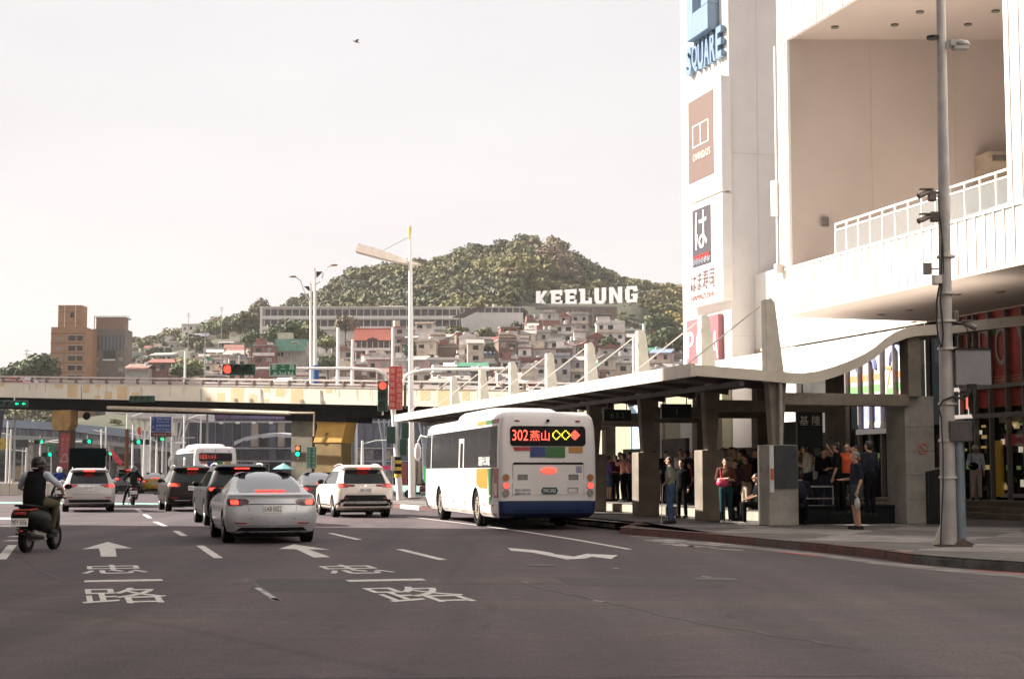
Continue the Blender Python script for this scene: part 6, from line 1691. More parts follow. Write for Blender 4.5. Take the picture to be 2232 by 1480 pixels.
# dark sign post at the left edge
o = thing('banner_post', 'dark hanging banner at the left edge under the overpass', 'banner', (at(2,960,95).x, 95, 0))
MB().tube([(-.3,0,0),(-.3,0,at(0,890,95).z)],.06,8).build('post', galv_dull, o)
a, b_ = at(-8,955,95), at(9,893,95); MB().prism([(a.x-o.location.x,0,a.z),(a.x-o.location.x+.25,0,a.z),(b_.x-o.location.x,0,b_.z),(a.x-o.location.x,0,b_.z)],(0,.08,0)).build('banner_cloth', mk('banner_dark',(.03,.035,.05),.7,var=.2), o)
# shops with signboards in the far left street
for i, (x0, x1, y0, y1, m_, lb) in enumerate(((0,20,955,980,mk('yellow_board',(.42,.30,.04),.5,var=.4,scale=1.5),'yellow and green shop board at the left edge under the footbridge'),(100,118,968,984,gsign,'stack of green direction boards left of the brown pier'),(30,62,958,975,MATS['board_dark'],'dark hoarding under the footbridge beside the slender posts'))):
    o = thing('shop_sign', lb, 'sign', (at((x0+x1)/2,1030,170).x, 170, 0)); L_ = o.location
    a, b_ = at(x0,y1,170), at(x1,y0,170)
    MB().box(a.x-L_.x, b_.x-L_.x, 0, .2, a.z, b_.z).build('board', m_, o); MB().tube([(0,.3,0),(0,.3,a.z)],.08,6).build('post', galv, o)
# low buildings filling the street level behind: dim facades
dim = [mk('facade_dim_a',(.10,.09,.085),.8,var=.4,scale=.5), mk('facade_dim_b',(.16,.14,.13),.8,var=.35,scale=.5), mk('facade_dim_c',(.07,.07,.075),.8,var=.4,scale=.5), mk('facade_warm',(.36,.27,.18),.8,var=.3,scale=.5)]
fac = [(-60,20,975,2),(20,62,962,0),(62,118,972,1),(118,178,958,2),(178,250,968,1),(250,292,972,0),(292,385,950,2),(940,1015,900,2)]
for i, (x0, x1, yt, k) in enumerate(fac):
    Y = 255.0; a, b_ = at(x0,1030,Y), at(x1,yt,Y); o = thing('shophouse', f'dim street-level shop building beyond the footbridge, {ordn(i)} from the left', 'building', ((a.x+b_.x)/2, Y, 0), 0, 'street-level shops beyond the overpass')
    w = (b_.x-a.x)/2 - .03
    MB().box(-w,w,0,8,0,b_.z).build('wall', dim[k], o); MB().box(-w,w,-.9,-.002,3.0,3.25).build('awning', dim[(k+1)%3], o)
    wn = MB().box(-.7,.7,-.04,-.002,0,1.3).build('window', dark_glass, o); wn.location = (-w*.6,0,b_.z*.55); inst(wn, o, (0,0,b_.z*.55)); inst(wn, o, (w*.6,0,b_.z*.55))
    MB().box(-w*.8,w*.8,-.06,-.002,.3,2.6).build('shopfront', [MATS['shop_dark'], dim[3]][i%2], o)

# cables, lamp boxes and clutter that belong to the overpass
for i in range(5):
    q = tpx(180 + i*130); MB().tube([(q,-.03,ztop(q)-.15),(q+.05,-.04,ztop(q)-1.0)],.025,6).build('drain_spout', galv_dull, ov)
for px in (512, 545, 656, 700): q = tpx(px); MB().box(q,q+.22,-.05,-.007,ztop(q)-.95,ztop(q)-.78).build('cable_box', mk('box_tan',(.30,.24,.18),.7,var=.2), ov)
drip = mk('drip_stain',(.50,.44,.34),.8,var=.15,scale=2)
rs2 = random.Random(9)
for i in range(46):
    q = rs2.uniform(tpx(-20), tpx(1200)); h_ = rs2.uniform(.15,.8); MB().box(q,q+rs2.uniform(.03,.12),-.0045,-.0015,ztop(q)-h_-.04,ztop(q)-.05).build('drip_stain', drip, ov)

# ================================================================== people
def capsule(mb, p0, p1, r0, r1, fx=1.0, fy=1.0, n=14, k=4):
    """tapered round-ended limb; fx/fy flatten it across x and y"""
    p0, p1 = Vector(p0), Vector(p1); d = p1 - p0; L = d.length
    if L < 1e-5: d = Vector((0,0,1)); L = 1e-5
    d = d / L
    a = Vector((1,0,0)); a = (a - d * a.dot(d))
    if a.length < .1: a = Vector((0,1,0)) - d * d.y
    a.normalize(); b = d.cross(a)
    rings = []
    for i in range(k + 1):
        t = R(90) * i / k; rings.append((-r0 * math.cos(t), r0 * math.sin(t)))
    for i in range(k + 1):
        t = R(90) * i / k; rings.append((L + r1 * math.sin(t), r1 * math.cos(t)))
    vs, fs = [], []
    for s_, r in rings:
        r = max(r, 1e-4)
        for i in range(n):
            t = 2*math.pi*i/n
            vs.append(p0 + d * s_ + a * (r * math.cos(t) * fx) + b * (r * math.sin(t) * fy))
    m = len(rings)
    for j in range(m-1):
        for i in range(n): fs.append((j*n+i, j*n+(i+1)%n, (j+1)*n+(i+1)%n, (j+1)*n+i))
    fs += [tuple(range(n-1,-1,-1)), tuple(range((m-1)*n, m*n))]
    mb.add(vs, fs)

def fuse(mb, voxel):
    me = bpy.data.meshes.new('fuse'); me.from_pydata(mb.v, [], mb.f); me.update()
    res = evaluate(me, [('REMESH', dict(mode='VOXEL', voxel_size=voxel, use_smooth_shade=True)), ('SMOOTH', dict(factor=0.5, iterations=3))])
    bpy.data.meshes.remove(me); return res

SK = [mk('skin_tan',(.42,.24,.16),.55,var=.08,scale=6), mk('skin_light',(.55,.35,.25),.55,var=.08,scale=6)]
HAIR = mk('black_hair',(.012,.010,.009),.5,var=.3,scale=30)
GHAIR = mk('grey_hair',(.16,.15,.14),.6,var=.3,scale=30)
def cloth(name, col): return mk('cloth_'+name, col, .9, var=.16, scale=7, bump=.25, bscale=20, spec=.12)
STAND = dict(pel=(0,0,.93), hipL=(-.09,0,.88), hipR=(.09,0,.88), kneL=(-.10,.02,.49), kneR=(.10,.02,.49), ankL=(-.11,-.02,.09), ankR=(.11,-.02,.09),
             wai=(0,.01,1.08), che=(0,0,1.27), nec=(0,-.01,1.44), hea=(0,.02,1.575), shL=(-.175,-.01,1.385), shR=(.175,-.01,1.385),
             elL=(-.235,-.04,1.11), elR=(.235,-.04,1.11), wrL=(-.235,.05,.87), wrR=(.235,.05,.87))
POSES = {
 'stand': {},
 'phone': dict(elL=(-.22,.02,1.12), wrL=(-.10,.24,1.20), elR=(.22,.02,1.12), wrR=(.06,.24,1.22), hea=(0,.06,1.565)),
 'raise': dict(elL=(-.28,.14,1.30), wrL=(-.14,.26,1.50)),
 'raise_r': dict(elR=(.28,.14,1.30), wrR=(.12,.24,1.52), hea=(.02,.04,1.57)),
 'akimbo': dict(elL=(-.33,-.06,1.15), wrL=(-.16,.10,1.02)),
 'hold': dict(elR=(.25,.0,1.10), wrR=(.18,.26,1.08)),
 'fold': dict(elL=(-.24,.04,1.13), wrL=(.04,.22,1.12), elR=(.24,.04,1.13), wrR=(-.02,.24,1.16)),
 'walk': dict(kneL=(-.10,.16,.50), ankL=(-.10,.20,.10), kneR=(.10,-.02,.50), ankR=(.10,-.25,.14)),
 'sit': dict(pel=(0,-.02,.52), hipL=(-.09,0,.50), hipR=(.09,0,.50), kneL=(-.11,.42,.52), kneR=(.11,.42,.52), ankL=(-.11,.42,.09), ankR=(.11,.42,.09),
             wai=(0,.0,.68), che=(0,.02,.87), nec=(0,.03,1.04), hea=(0,.07,1.175), shL=(-.175,.01,.985), shR=(.175,.01,.985),
             elL=(-.23,.08,.74), elR=(.23,.08,.74), wrL=(-.12,.30,.66), wrR=(.12,.30,.66)),
 'ride': dict(pel=(0,-.30,.93), hipL=(-.11,-.26,.91), hipR=(.11,-.26,.91), kneL=(-.24,.16,.86), kneR=(.24,.16,.86), ankL=(-.20,.14,.42), ankR=(.20,.14,.42),
             wai=(0,-.31,1.08), che=(0,-.26,1.27), nec=(0,-.20,1.44), hea=(0,-.14,1.57), shL=(-.20,-.22,1.39), shR=(.20,-.22,1.39),
             elL=(-.40,-.02,1.17), elR=(.40,-.02,1.17), wrL=(-.32,.27,1.05), wrR=(.32,.27,1.05)),
}
POSES['ride_foot'] = dict(POSES['ride'], kneL=(-.30,.06,.56), ankL=(-.40,-.02,.09))
def person(label, loc, rz, pose='stand', top=None, legs=None, skin=0, hair='short', height=1.68, sleeve=.55, shorts=False, skirt=False,
           hat=None, helmet=None, bag=None, shoes=None, extra=None, group=None, wide=1.0, phone=False, cane=False, vox=.018, vest=None, strap=None):
    J = dict(STAND); J.update(POSES[pose]);
    if extra: J.update(extra)
    J = {k: Vector(v) for k, v in J.items()}
    root = thing('person', label, 'person', loc, rz, group)
    root.scale = (height/1.68,)*3
    V = Vector; hc = J['hea']
    b = MB()
    capsule(b, J['pel'], J['wai'], .115*wide, .10*wide, 1.25, .85)
    capsule(b, J['wai'], J['che'], .105*wide, .125, 1.25, .85)
    capsule(b, J['che'], (J['shL']+J['shR'])/2, .12, .075, 1.25, .8)
    capsule(b, J['shL'], J['shR'], .062, .062)
    capsule(b, J['nec']-V((0,0,.04)), hc-V((0,.01,.06)), .055, .05)
    b.sph(hc+V((0,0,.03)), (.076,.095,.085), 14, 10); b.sph(hc+V((0,.02,-.045)), (.058,.068,.07), 12, 8)     # skull and jaw
    b.cyl(hc+V((0,.085,.035)), hc+V((0,.122,-.012)), .010, .018, 8); b.sph(hc+V((0,.098,-.045)), (.026,.012,.009), 8, 6)  # nose, lips
    for s in (-1, 1): b.sph(hc+V((s*.080,.0,0)), (.012,.022,.032), 8, 6)                                             # ears
    for s in ('L', 'R'):
        sx = -1 if s == 'L' else 1
        capsule(b, J['sh'+s], J['el'+s], .050, .040); capsule(b, J['el'+s], J['wr'+s], .038, .026)
        fd = (J['wr'+s] - J['el'+s]).normalized(); side_ = fd.orthogonal().normalized()
        side_ = V((0,1,0)) - fd * fd.y
        if side_.length < .3: side_ = V((1,0,0)) - fd * fd.x
        side_.normalize(); nrm_ = fd.cross(side_)
        palm = J['wr'+s] + fd * .055
        capsule(b, J['wr'+s] + fd*.02, palm + fd*.02, .026, .030, 1, .8)
        for q, (o_, ln) in enumerate(((-.027,.055),(-.009,.068),(.009,.064),(.027,.048))):
            base = palm + fd*.028 + side_*o_; mid = base + fd*ln*.6 + nrm_*(-sx)*.006; tip = mid + fd*ln*.4 + nrm_*(-sx)*.022
            capsule(b, base, mid, .0095, .009, n=6, k=2); capsule(b, mid, tip, .009, .0075, n=6, k=2)
        tb = palm + side_*(-.028) - fd*.02
        capsule(b, tb, tb + fd*.035 + side_*(-.022), .011, .010, n=6, k=2)
        capsule(b, J['hip'+s], J['kne'+s], .085*wide, .055); capsule(b, J['kne'+s], J['ank'+s], .055, .036)
        capsule(b, J['ank'+s]-V((0,.02,.045)), J['ank'+s]+V((0,.14,-.055)), .036, .030)
    me = fuse(b, vox*.62)
    body = mesh_obj('body', me, SK[skin], root)
    # eyes
    e = MB()
    for s in (-1, 1): e.sph(hc+V((s*.030,.088,.012)), (.012,.006,.006), 8, 5)
    e.build('eyes', letter_black, body)
    # clothes are shells a little wider than the body
    tm = MB(); m_ = .014
    capsule(tm, J['pel']+V((0,0,-.02)), J['wai'], .125*wide, .108*wide+m_, 1.28, .92)
    capsule(tm, J['wai'], J['che'], .108*wide+m_, .125+m_, 1.28, .92); capsule(tm, J['che'], (J['shL']+J['shR'])/2, .12+m_, .078, 1.27, .85)
    capsule(tm, J['shL'], J['shR'], .075, .075)
    for s in ('L', 'R'):
        q = min(1, sleeve*1.7); capsule(tm, J['sh'+s], J['sh'+s].lerp(J['el'+s], q), .066, .058)
        if sleeve > .6: capsule(tm, J['el'+s], J['el'+s].lerp(J['wr'+s], (sleeve-.6)/.4), .054, .042)
    mesh_obj('shirt', fuse(tm, vox), top, root)
    if vest:
        vm = MB(); m2 = .026
        capsule(vm, J['pel']+V((0,0,-.02)), J['wai'], .135*wide, .112*wide+m2, 1.3, 1.0); capsule(vm, J['wai'], J['che'], .112*wide+m2, .128+m2, 1.3, 1.0)
        capsule(vm, J['che'], (J['shL']+J['shR'])/2, .125+m2, .09, 1.27, .95); capsule(vm, J['shL'].lerp(J['shR'],.14), J['shL'].lerp(J['shR'],.86), .078, .078)
        mesh_obj('vest', fuse(vm, vox), vest, root)
    lm = MB()
    capsule(lm, J['pel']+V((0,0,.03)), (J['hipL']+J['hipR'])/2, .128*wide, .12*wide, 1.27, .95)
    for s in ('L', 'R'):
        k = .8 if shorts else 1
        capsule(lm, J['hip'+s], J['hip'+s].lerp(J['kne'+s], k), .102*wide, .075 if shorts else .067)
        if not shorts: capsule(lm, J['kne'+s], J['ank'+s]+V((0,0,.02)), .066, .056)
    if skirt: lm.cyl((J['hipL']+J['hipR'])/2, (J['kneL']+J['kneR'])/2-V((0,0,.02)), .15, .20, 16)
    mesh_obj('skirt' if skirt else ('shorts' if shorts else 'trousers'), fuse(lm, vox), legs, root)
    sm = shoes or black_plastic
    for s in ('L', 'R'):
        h_ = MB(); a = J['ank'+s]; capsule(h_, a+V((0,-.045,-.045)), a+V((0,.15,-.055)), .045, .038, 1, 1)
        h_.box(a.x-.045, a.x+.045, a.y-.09, a.y+.19, a.z-.092, a.z-.066)
        mesh_obj('shoe', fuse(h_, .014), sm, root)
    if hair and not helmet:
        hm = MB(); hm.sph(hc+V((0,-.018,.052)), (.088,.100,.082), 14, 10); hm.sph(hc+V((0,-.045,.0)), (.082,.070,.085), 12, 8)
        if hair == 'long': capsule(hm, hc+V((0,-.065,-.02)), hc+V((0,-.085,-.20)), .072, .05, 1.1, .6)
        if hair == 'bun': hm.sph(hc+V((0,-.115,.06)), (.045,.045,.045), 10, 8)
        if hair == 'tail': capsule(hm, hc+V((0,-.10,.05)), hc+V((0,-.15,-.13)), .035, .018)
        mesh_obj('hair', fuse(hm, .014), GHAIR if hair == 'grey' else HAIR, root)
    if hat:
        h2 = MB(); h2.sph(hc+V((0,0,.06)), (.10,.115,.085), 16, 8); h2.cyl(hc+V((0,0,.045)), hc+V((0,0,.058)), .18, .12, 20)
        h2.build('sun_hat', hat, root, smooth=50)
    if helmet:
        h3 = MB(); h3.sph(hc+V((0,-.01,.045)), (.128,.148,.135), 20, 14); h3.sph(hc+V((0,-.02,-.02)), (.125,.135,.11), 18, 10); hh = h3.build('helmet', helmet, root, smooth=60)
        MB().box(hc.x-.09,hc.x+.09,hc.y+.115,hc.y+.145,hc.z-.06,hc.z+.06).build('visor', dark_glass, hh, bevel=.02)
        MB().cb(hc+V((0,-.16,-.05)),(.12,.01,.02)).build('helmet_trim', galv, hh)
    if phone:
        p = J['wrL'] + V((.06,.08,.04)); MB().cb(p, (.075,.012,.15)).build('phone', black_plastic, root, bevel=.006)
    if bag:
        kind, mt = bag
        bm_ = MB()
        if kind == 'back': bm_.sph(J['che']+V((0,-.19,-.06)), (.16,.10,.22), 14, 10)
        elif kind == 'side': bm_.sph(J['hipR']+V((.13,.03,.08)), (.06,.14,.12), 12, 8); bm_.tube([J['hipR']+V((.12,.03,.16)), J['che']+V((.10,.13,.02)), J['shL']+V((.05,.04,.05))], .012, 6)
        elif kind == 'front': bm_.sph(J['wai']+V((.08,.20,-.03)), (.16,.09,.12), 12, 8); bm_.tube([J['wai']+V((.12,.14,.04)), J['shR']+V((-.03,.05,.06)), J['shR']+V((-.05,-.06,.05))], .012, 6)
        elif kind == 'hand':
            w_ = J['wrL'] + V((0,.02,-.10)); bm_.sph(w_+V((0,0,-.22)), (.10,.06,.15), 12, 8); bm_.tube([w_, w_+V((.03,0,-.08))], .01, 6); bm_.tube([w_, w_+V((-.03,0,-.08))], .01, 6)
        bm_.build('bag', mt, root, smooth=50)
    if cane:
        w_ = J['wrL']; MB().cyl(w_+V((0,.06,-.04)), (w_.x-.02, w_.y+.1, 0.0), .011, .009, 8).build('walking_stick', galv, root)
    return root

navy, white_c, olive = cloth('navy',(.02,.022,.035)), cloth('white',(.62,.60,.58)), cloth('olive',(.14,.12,.07))
black_c, denim, beige = cloth('black',(.006,.006,.007)), cloth('denim',(.05,.08,.15)), cloth('beige',(.34,.28,.22))
purple, pink, grey_c, orange_c = cloth('purple',(.10,.05,.17)), cloth('coral',(.62,.30,.26)), cloth('grey',(.30,.30,.31)), cloth('orange',(.55,.10,.04))
green_c, brown_c, sky_c, teal = cloth('green_grey',(.20,.21,.17)), cloth('brown',(.11,.05,.035)), cloth('pale_blue',(.60,.66,.78)), cloth('dark_teal',(.02,.05,.06))
ZP = .153
def P_(px, py, z=ZP):
    if py < 1127 and 1300 < px < 1900:            # on the raised platform at the back
        v = 17.75 + (1127 - py) * .09; k = (px - CX) / F / CP
        Y = v / (k * UC + US); return Vector((k * Y, Y, .423))
    return gnd(px, py, z)
face = lambda deg: R(deg)      # 0 = looks up the street away from the camera, 90 = towards the left
GB = 'people waiting at the bus stop'
# riders
SC1w = SC1.matrix_basis.copy()
rider = lambda sc, *a, **k: person(*a, loc=sc.location, rz=sc.rotation_euler.z, **k)
r1 = person('rider in black vest and black helmet on the nearest scooter at the left edge', SC1.location, SC1.rotation_euler.z, 'ride', top=cloth('pale_shirt',(.40,.43,.52)), legs=cloth('dark_olive',(.07,.06,.035)), helmet=mk('helmet_black',(.006,.007,.008),.4,var=.1,coat=.1,spec=.3), sleeve=.5, vest=black_c, wide=1.2, vox=.015, height=1.66, extra=dict(ankR=(.17,.16,.41)))
r2 = person('rider in black jacket with one foot down, right of the pearl SUV', SC2.location, SC2.rotation_euler.z, 'ride_foot', top=black_c, legs=black_c, helmet=mk('helmet_grey',(.10,.10,.10),.4,var=.1), sleeve=1, height=1.66)
r3 = person('rider in blue jacket and white helmet left of the pearl SUV', SC3.location, SC3.rotation_euler.z, 'ride_foot', top=cloth('blue_jacket',(.015,.03,.14)), legs=black_c, helmet=mk('helmet_white',(.7,.68,.62),.35,var=.05), sleeve=1, height=1.62)
# bus stop, left to right
person('woman in purple top and denim shorts, left of the group beside the bus tail', P_(1326,1119), face(-70), 'hold', top=purple, legs=denim, shorts=True, hair='tail', height=1.58, group=GB)
person('person in coral shirt and black trousers, just right of the purple top woman', P_(1358,1120), face(60), 'raise', top=pink, legs=black_c, height=1.64, bag=('back', pink), group=GB)
person('person in dark clothes half hidden behind the coral shirt', P_(1374,1112), face(120), 'phone', top=teal, legs=black_c, height=1.70, group=GB)
person('long haired person in pale grey tee and blue jeans, hand on hip, with walking stick', P_(1462,1141), face(70), 'akimbo', top=green_c, legs=denim, height=1.66, hair='long', cane=True, wide=1.1, group=GB)
person('man in white shirt standing behind the grey tee and jeans person', P_(1482,1112), face(170), 'stand', top=white_c, legs=black_c, height=1.74, group=GB)
person('person in black jacket at the right shoulder of the grey tee person', P_(1487,1128), face(150), 'stand', top=black_c, legs=black_c, height=1.62, sleeve=1, group=GB)
person('child in dark red top between the two middle concrete piers', P_(1502,1118), face(100), 'stand', top=cloth('dark_red',(.16,.03,.03)), legs=black_c, height=1.3, group=GB)
person('person in dark hoodie left of the pink bag holder', P_(1566,1131), face(-60), 'phone', top=navy, legs=brown_c, height=1.68, sleeve=.9, group=GB)
person('person holding a pink bag in black trousers and white shoes', P_(1583,1139), face(170), 'fold', top=brown_c, legs=teal, height=1.62, hair='long', bag=('front', mk('bag_pink',(.62,.06,.14),.5,var=.1)), shoes=mk('shoe_white',(.6,.58,.55),.6,var=.1), group=GB)
person('person in beige tee standing back between hoodie and masked man', P_(1598,1117), face(160), 'stand', top=beige, legs=black_c, height=1.70, group=GB)
person('masked man in brown jacket and beige trousers, left of the info panel pier', P_(1628,1132), face(110), 'fold', top=brown_c, legs=beige, height=1.74, sleeve=1, group=GB)
person('person in black behind the masked man, touching the info panel pier', P_(1648,1122), face(90), 'stand', top=black_c, legs=black_c, height=1.64, group=GB)
person('person in pale tee looking at a phone behind the railing', P_(1756,1120), face(60), 'phone', top=cloth('pale_tee',(.33,.30,.24)), legs=black_c, height=1.70, phone=True, group=GB)
person('child in grey tee beside the phone user behind the railing', P_(1776,1113), face(110), 'stand', top=grey_c, legs=navy, height=1.42, group=GB)
person('person in black with long hair, back to the orange shirt, behind the bench', P_(1822,1124), face(60), 'raise_r', top=black_c, legs=black_c, height=1.72, hair='long', group=GB)
person('person in orange red shirt half hidden behind the grey haired man', P_(1842,1122), face(160), 'raise', top=orange_c, legs=black_c, height=1.70, group=GB)
person('grey haired man in navy tee and shorts looking left with a plastic bag', P_(1868,1153), face(98), 'hold', top=navy, legs=cloth('slate',(.04,.05,.06)), shorts=True, hair='grey', height=1.72, wide=1.15, bag=('hand', mk('plastic_bag',(.4,.38,.36),.4,var=.2)), group=GB, vox=.016)
person('seated person in navy with backpack behind the grey haired man', W(17.3, 34.8, ZP), face(-10), 'sit', top=navy, legs=black_c, height=1.7, bag=('back', navy), group=GB)
person('seated woman with white sandals at the left end of the dark bench', W(16.45, 35.3, ZP), face(95), 'sit', top=black_c, legs=black_c, height=1.62, hair='long', shoes=mk('shoe_white',(.6,.58,.55)), group=GB)
person('woman in white sun hat, pale blue blouse and beige trousers by the shop door', W(26.6,41.7,.603), face(165), 'hold', top=sky_c, legs=cloth('pink_beige',(.56,.44,.40)), hat=mk('straw_hat',(.70,.60,.45),.8,var=.1), height=1.62, sleeve=.9, bag=('front', black_c), vox=.016)
person('person in white skirt stepping out of the shop behind the wide pier', W(25.2, 46.6, ZP), face(100), 'walk', top=cloth('lime',(.25,.55,.05)), legs=white_c, height=1.62, skirt=True, hair='tail')
person('pedestrian in pale top with red bag far off beside the yellow pier', gnd(623,1052), face(-60), 'stand', top=pink, legs=beige, height=1.66)
more = [
 (1340,1113,30,'stand',cloth('wine',(.10,.02,.03)),black_c,1.60,'short','person in wine red top behind the purple top woman'),
 (1392,1110,150,'stand',grey_c,navy,1.66,'long','long haired person in grey against the first concrete pier from the bus'),
 (1448,1110,200,'phone',navy,black_c,1.70,'short','person in navy looking at a phone left of the white shirt man'),
 (1512,1114,120,'fold',black_c,denim,1.64,'long','long haired person in black left edge of the second concrete pier'),
 (1556,1118,-30,'stand',brown_c,black_c,1.66,'short','short haired person in brown at the far left of the tight crowd'),
 (1574,1112,160,'stand',olive,black_c,1.72,'short','taller person in olive behind the pink bag holder'),
 (1613,1124,90,'stand',teal,black_c,1.60,'long','long haired person in dark teal between beige tee and masked man'),
 (1640,1112,200,'stand',navy,navy,1.66,'short','person all in navy at the back of the tight crowd'),
 (1738,1112,120,'stand',olive,black_c,1.66,'short','person in olive right beside the info panel pier'),
 (1806,1112,60,'stand',teal,navy,1.64,'bun','person with hair bun under the right side of the 基隆 board'),
 (1308,1113,100,'phone',navy,black_c,1.64,'short','person in navy just clear of the bus rear corner, looking at a phone'),
 (1350,1108,150,'stand',cloth('charcoal',(.03,.03,.03)),black_c,1.72,'short','tall person in charcoal between the purple and coral tops'),
 (1404,1106,80,'fold',brown_c,navy,1.62,'bun','person in brown with hair bun right of the first slim pier'),
 (1424,1118,110,'stand',navy,denim,1.68,'short','person in navy tee and jeans left of the grey tee person'),
 (1498,1110,60,'phone',black_c,black_c,1.70,'short','tall person in black just before the second slim pier'),
 (1592,1112,120,'stand',cloth('charcoal',(.03,.03,.03)),navy,1.74,'short','tallest person in charcoal at the centre of the tight crowd'),
 (1604,1134,140,'stand',cloth('plum',(.05,.02,.04)),black_c,1.60,'long','long haired person in plum right beside the pink bag holder'),
 (1620,1113,60,'phone',black_c,olive,1.66,'short','person in black top and olive trousers in the crowd, on the phone'),
 (1552,1128,80,'stand',black_c,black_c,1.62,'long','long haired person all in black at the left end of the crowd'),
 (1790,1116,200,'fold',black_c,navy,1.60,'long','long haired person in black below the right half of the 基隆 board'),
 (1722,1116,90,'stand',navy,black_c,1.74,'short','tall person in navy just right of the info panel pier'),
 (1860,1118,120,'stand',cloth('charcoal',(.03,.03,.03)),black_c,1.64,'short','person in charcoal directly behind the grey haired man'),
 (1890,1126,40,'stand',navy,black_c,1.70,'short','person in navy close behind the grey haired man')]
for (px, py, dg, ps, tp_, lg_, hg, hr_, lb) in more: person(lb, P_(px, py), face(dg), ps, top=tp_, legs=lg_, height=hg, hair=hr_, group=GB, sleeve=.9 if tp_ in (black_c, navy) else .55)
# bag on the pavement and parked umbrella
o = thing('plastic_bag', 'clear plastic carrier bag standing on the pavement beside the grey haired man', 'bag', P_(1905,1136))
MB().prism([(-.16,0,0),(.16,0,0),(.05,0,.62),(0,0,.66),(-.04,0,.60)],(0,.14,0)).build('bag_body', mk('plastic_bag',(.4,.38,.36)), o, bevel=.03)

# ================================================================== hill, forest, hillside town
SIL = [(-500,1000),(-200,880),(0,812),(60,790),(110,772),(180,765),(270,745),(330,732),(400,715),(440,702),(500,690),(560,674),(600,668),(640,654),(700,626),(740,602),(790,582),(850,574),(895,562),(950,560),(985,546),(1010,536),(1080,530),(1108,522),(1125,511),(1150,512),(1200,518),(1225,530),(1250,548),(1290,571),(1330,590),(1365,602),(1400,611),(1450,617),(1500,624),(1600,690),(1800,800),(2200,900),(2800,1000)]
Y1, Y2 = 300.0, 760.0
def sil(px):
    for a, b in zip(SIL[:-1], SIL[1:]):
        if px <= b[0]: return a[1] + (b[1]-a[1]) * max(0, (px-a[0])) / (b[0]-a[0])
    return 1000
def terr(X, Y):
    px = CX + X / Y * F
    zr = max(0.0, EYE + (1030 - sil(px)) / F * Y2 - 5.0)
    t = (Y - Y1) / (Y2 - Y1)
    if t <= 0: return 0.0
    if t > 1: return zr * max(0, 1 - (t-1)*1.2)
    z0 = zr * t
    sm = lambda a, b, x: (lambda q: q*q*(3-2*q))(min(1, max(0, (x-a)/(b-a))))
    w = sm(1120, 1160, px) * (1 - sm(1400, 1450, px)) * sm(535, 562, Y) * (1 - sm(600, 640, Y))
    if w > 0: return z0 * (1-w) + 62.6 * w
    n = 1.6*math.sin(X*.045+1)*math.sin(Y*.05) + .8*math.sin(X*.13)*math.sin(Y*.11+2)
    return zr * t + n * min(1, t*4) * min(1, (1-t)*6 + .1)
hill_m = mk('hill_soil', (.045,.048,.025), .95, var=.35, scale=.03, bump=.6, bscale=.3)
mb = MB(); nx, ny = 130, 56
for j in range(ny):
    Y = 300 + (1150-300) * j / (ny-1)
    for i in range(nx):
        px = -500 + 3300 * i / (nx-1); X = (px-CX)/F*Y
        mb.v.append((X, Y, terr(X, Y) - .2))
for j in range(ny-1):
    for i in range(nx-1): mb.f.append((j*nx+i, j*nx+i+1, (j+1)*nx+i+1, (j+1)*nx+i)); mb.m.append(0)
tag(mb.build('hillside', hill_m, smooth=True), kind='structure')

# ---- foliage
def leaf_mat(name):
    m = bpy.data.materials.new(name); m.use_nodes = True
    n = m.node_tree.nodes; l = m.node_tree.links; b = n['Principled BSDF']; b.inputs['Roughness'].default_value = .75
    a = n.new('ShaderNodeAttribute'); a.attribute_name = 'species'
    nz = n.new('ShaderNodeTexNoise'); nz.inputs['Scale'].default_value = .35; nz.inputs['Detail'].default_value = 4
    tc = n.new('ShaderNodeTexCoord'); l.new(tc.outputs['Object'], nz.inputs['Vector'])
    r = n.new('ShaderNodeValToRGB'); r.color_ramp.elements[0].position = .35; r.color_ramp.elements[1].position = .68
    r.color_ramp.elements[0].color = (.7,.7,.7,1); r.color_ramp.elements[1].color = (1.25,1.22,1.1,1); l.new(nz.outputs[0], r.inputs[0])
    x = n.new('ShaderNodeMix'); x.data_type = 'RGBA'; x.blend_type = 'MULTIPLY'; x.inputs[0].default_value = 1
    l.new(a.outputs['Color'], x.inputs[6]); l.new(r.outputs[0], x.inputs[7]); l.new(x.outputs[2], b.inputs['Base Color'])
    return m
leafm = leaf_mat('foliage')
rng = np.random.default_rng(5)
def crown_cloud(n, leaf, seed, squash=.8):
    r_ = np.random.default_rng(seed)
    # a few lobes make an uneven outline; leaves cling to the lobes' outer halves
    L = 9; lc = r_.normal(size=(L,3)); lc /= np.linalg.norm(lc,axis=1)[:,None]; lc *= r_.uniform(.35,.62,(L,1)); lc[:,2] = np.abs(lc[:,2])*.9 - .15
    lr = r_.uniform(.32,.55,L)
    k = r_.integers(0,L,n); d = r_.normal(size=(n,3)); d /= np.linalg.norm(d,axis=1)[:,None]
    c = lc[k] + d * lr[k][:,None] * r_.uniform(.75,1.05,(n,1)); c[:,2] *= squash
    nr = d + r_.normal(size=(n,3))*.36; nr /= np.linalg.norm(nr,axis=1)[:,None]
    t = np.cross(nr, r_.normal(size=(n,3))); t /= np.linalg.norm(t,axis=1)[:,None]; b = np.cross(nr,t)
    s = leaf * r_.uniform(.6,1.3,(n,1))
    q = np.stack([c - t*s - b*s*.6, c + t*s - b*s*.6, c + t*s*.7 + b*s, c - t*s*.7 + b*s],1)     # n,4,3
    return q.reshape(-1,3)
VAR = [crown_cloud(380, .095, s) for s in range(8)]
def species(i=None):
    base = [(.075,.088,.030),(.058,.074,.028),(.088,.098,.034),(.070,.080,.038),(.105,.104,.038),(.098,.086,.045)]
    w = [.27,.25,.2,.15,.08,.05]
    c = np.array(base[rng.choice(6, p=w)]) * rng.uniform(.8,1.25)
    return c
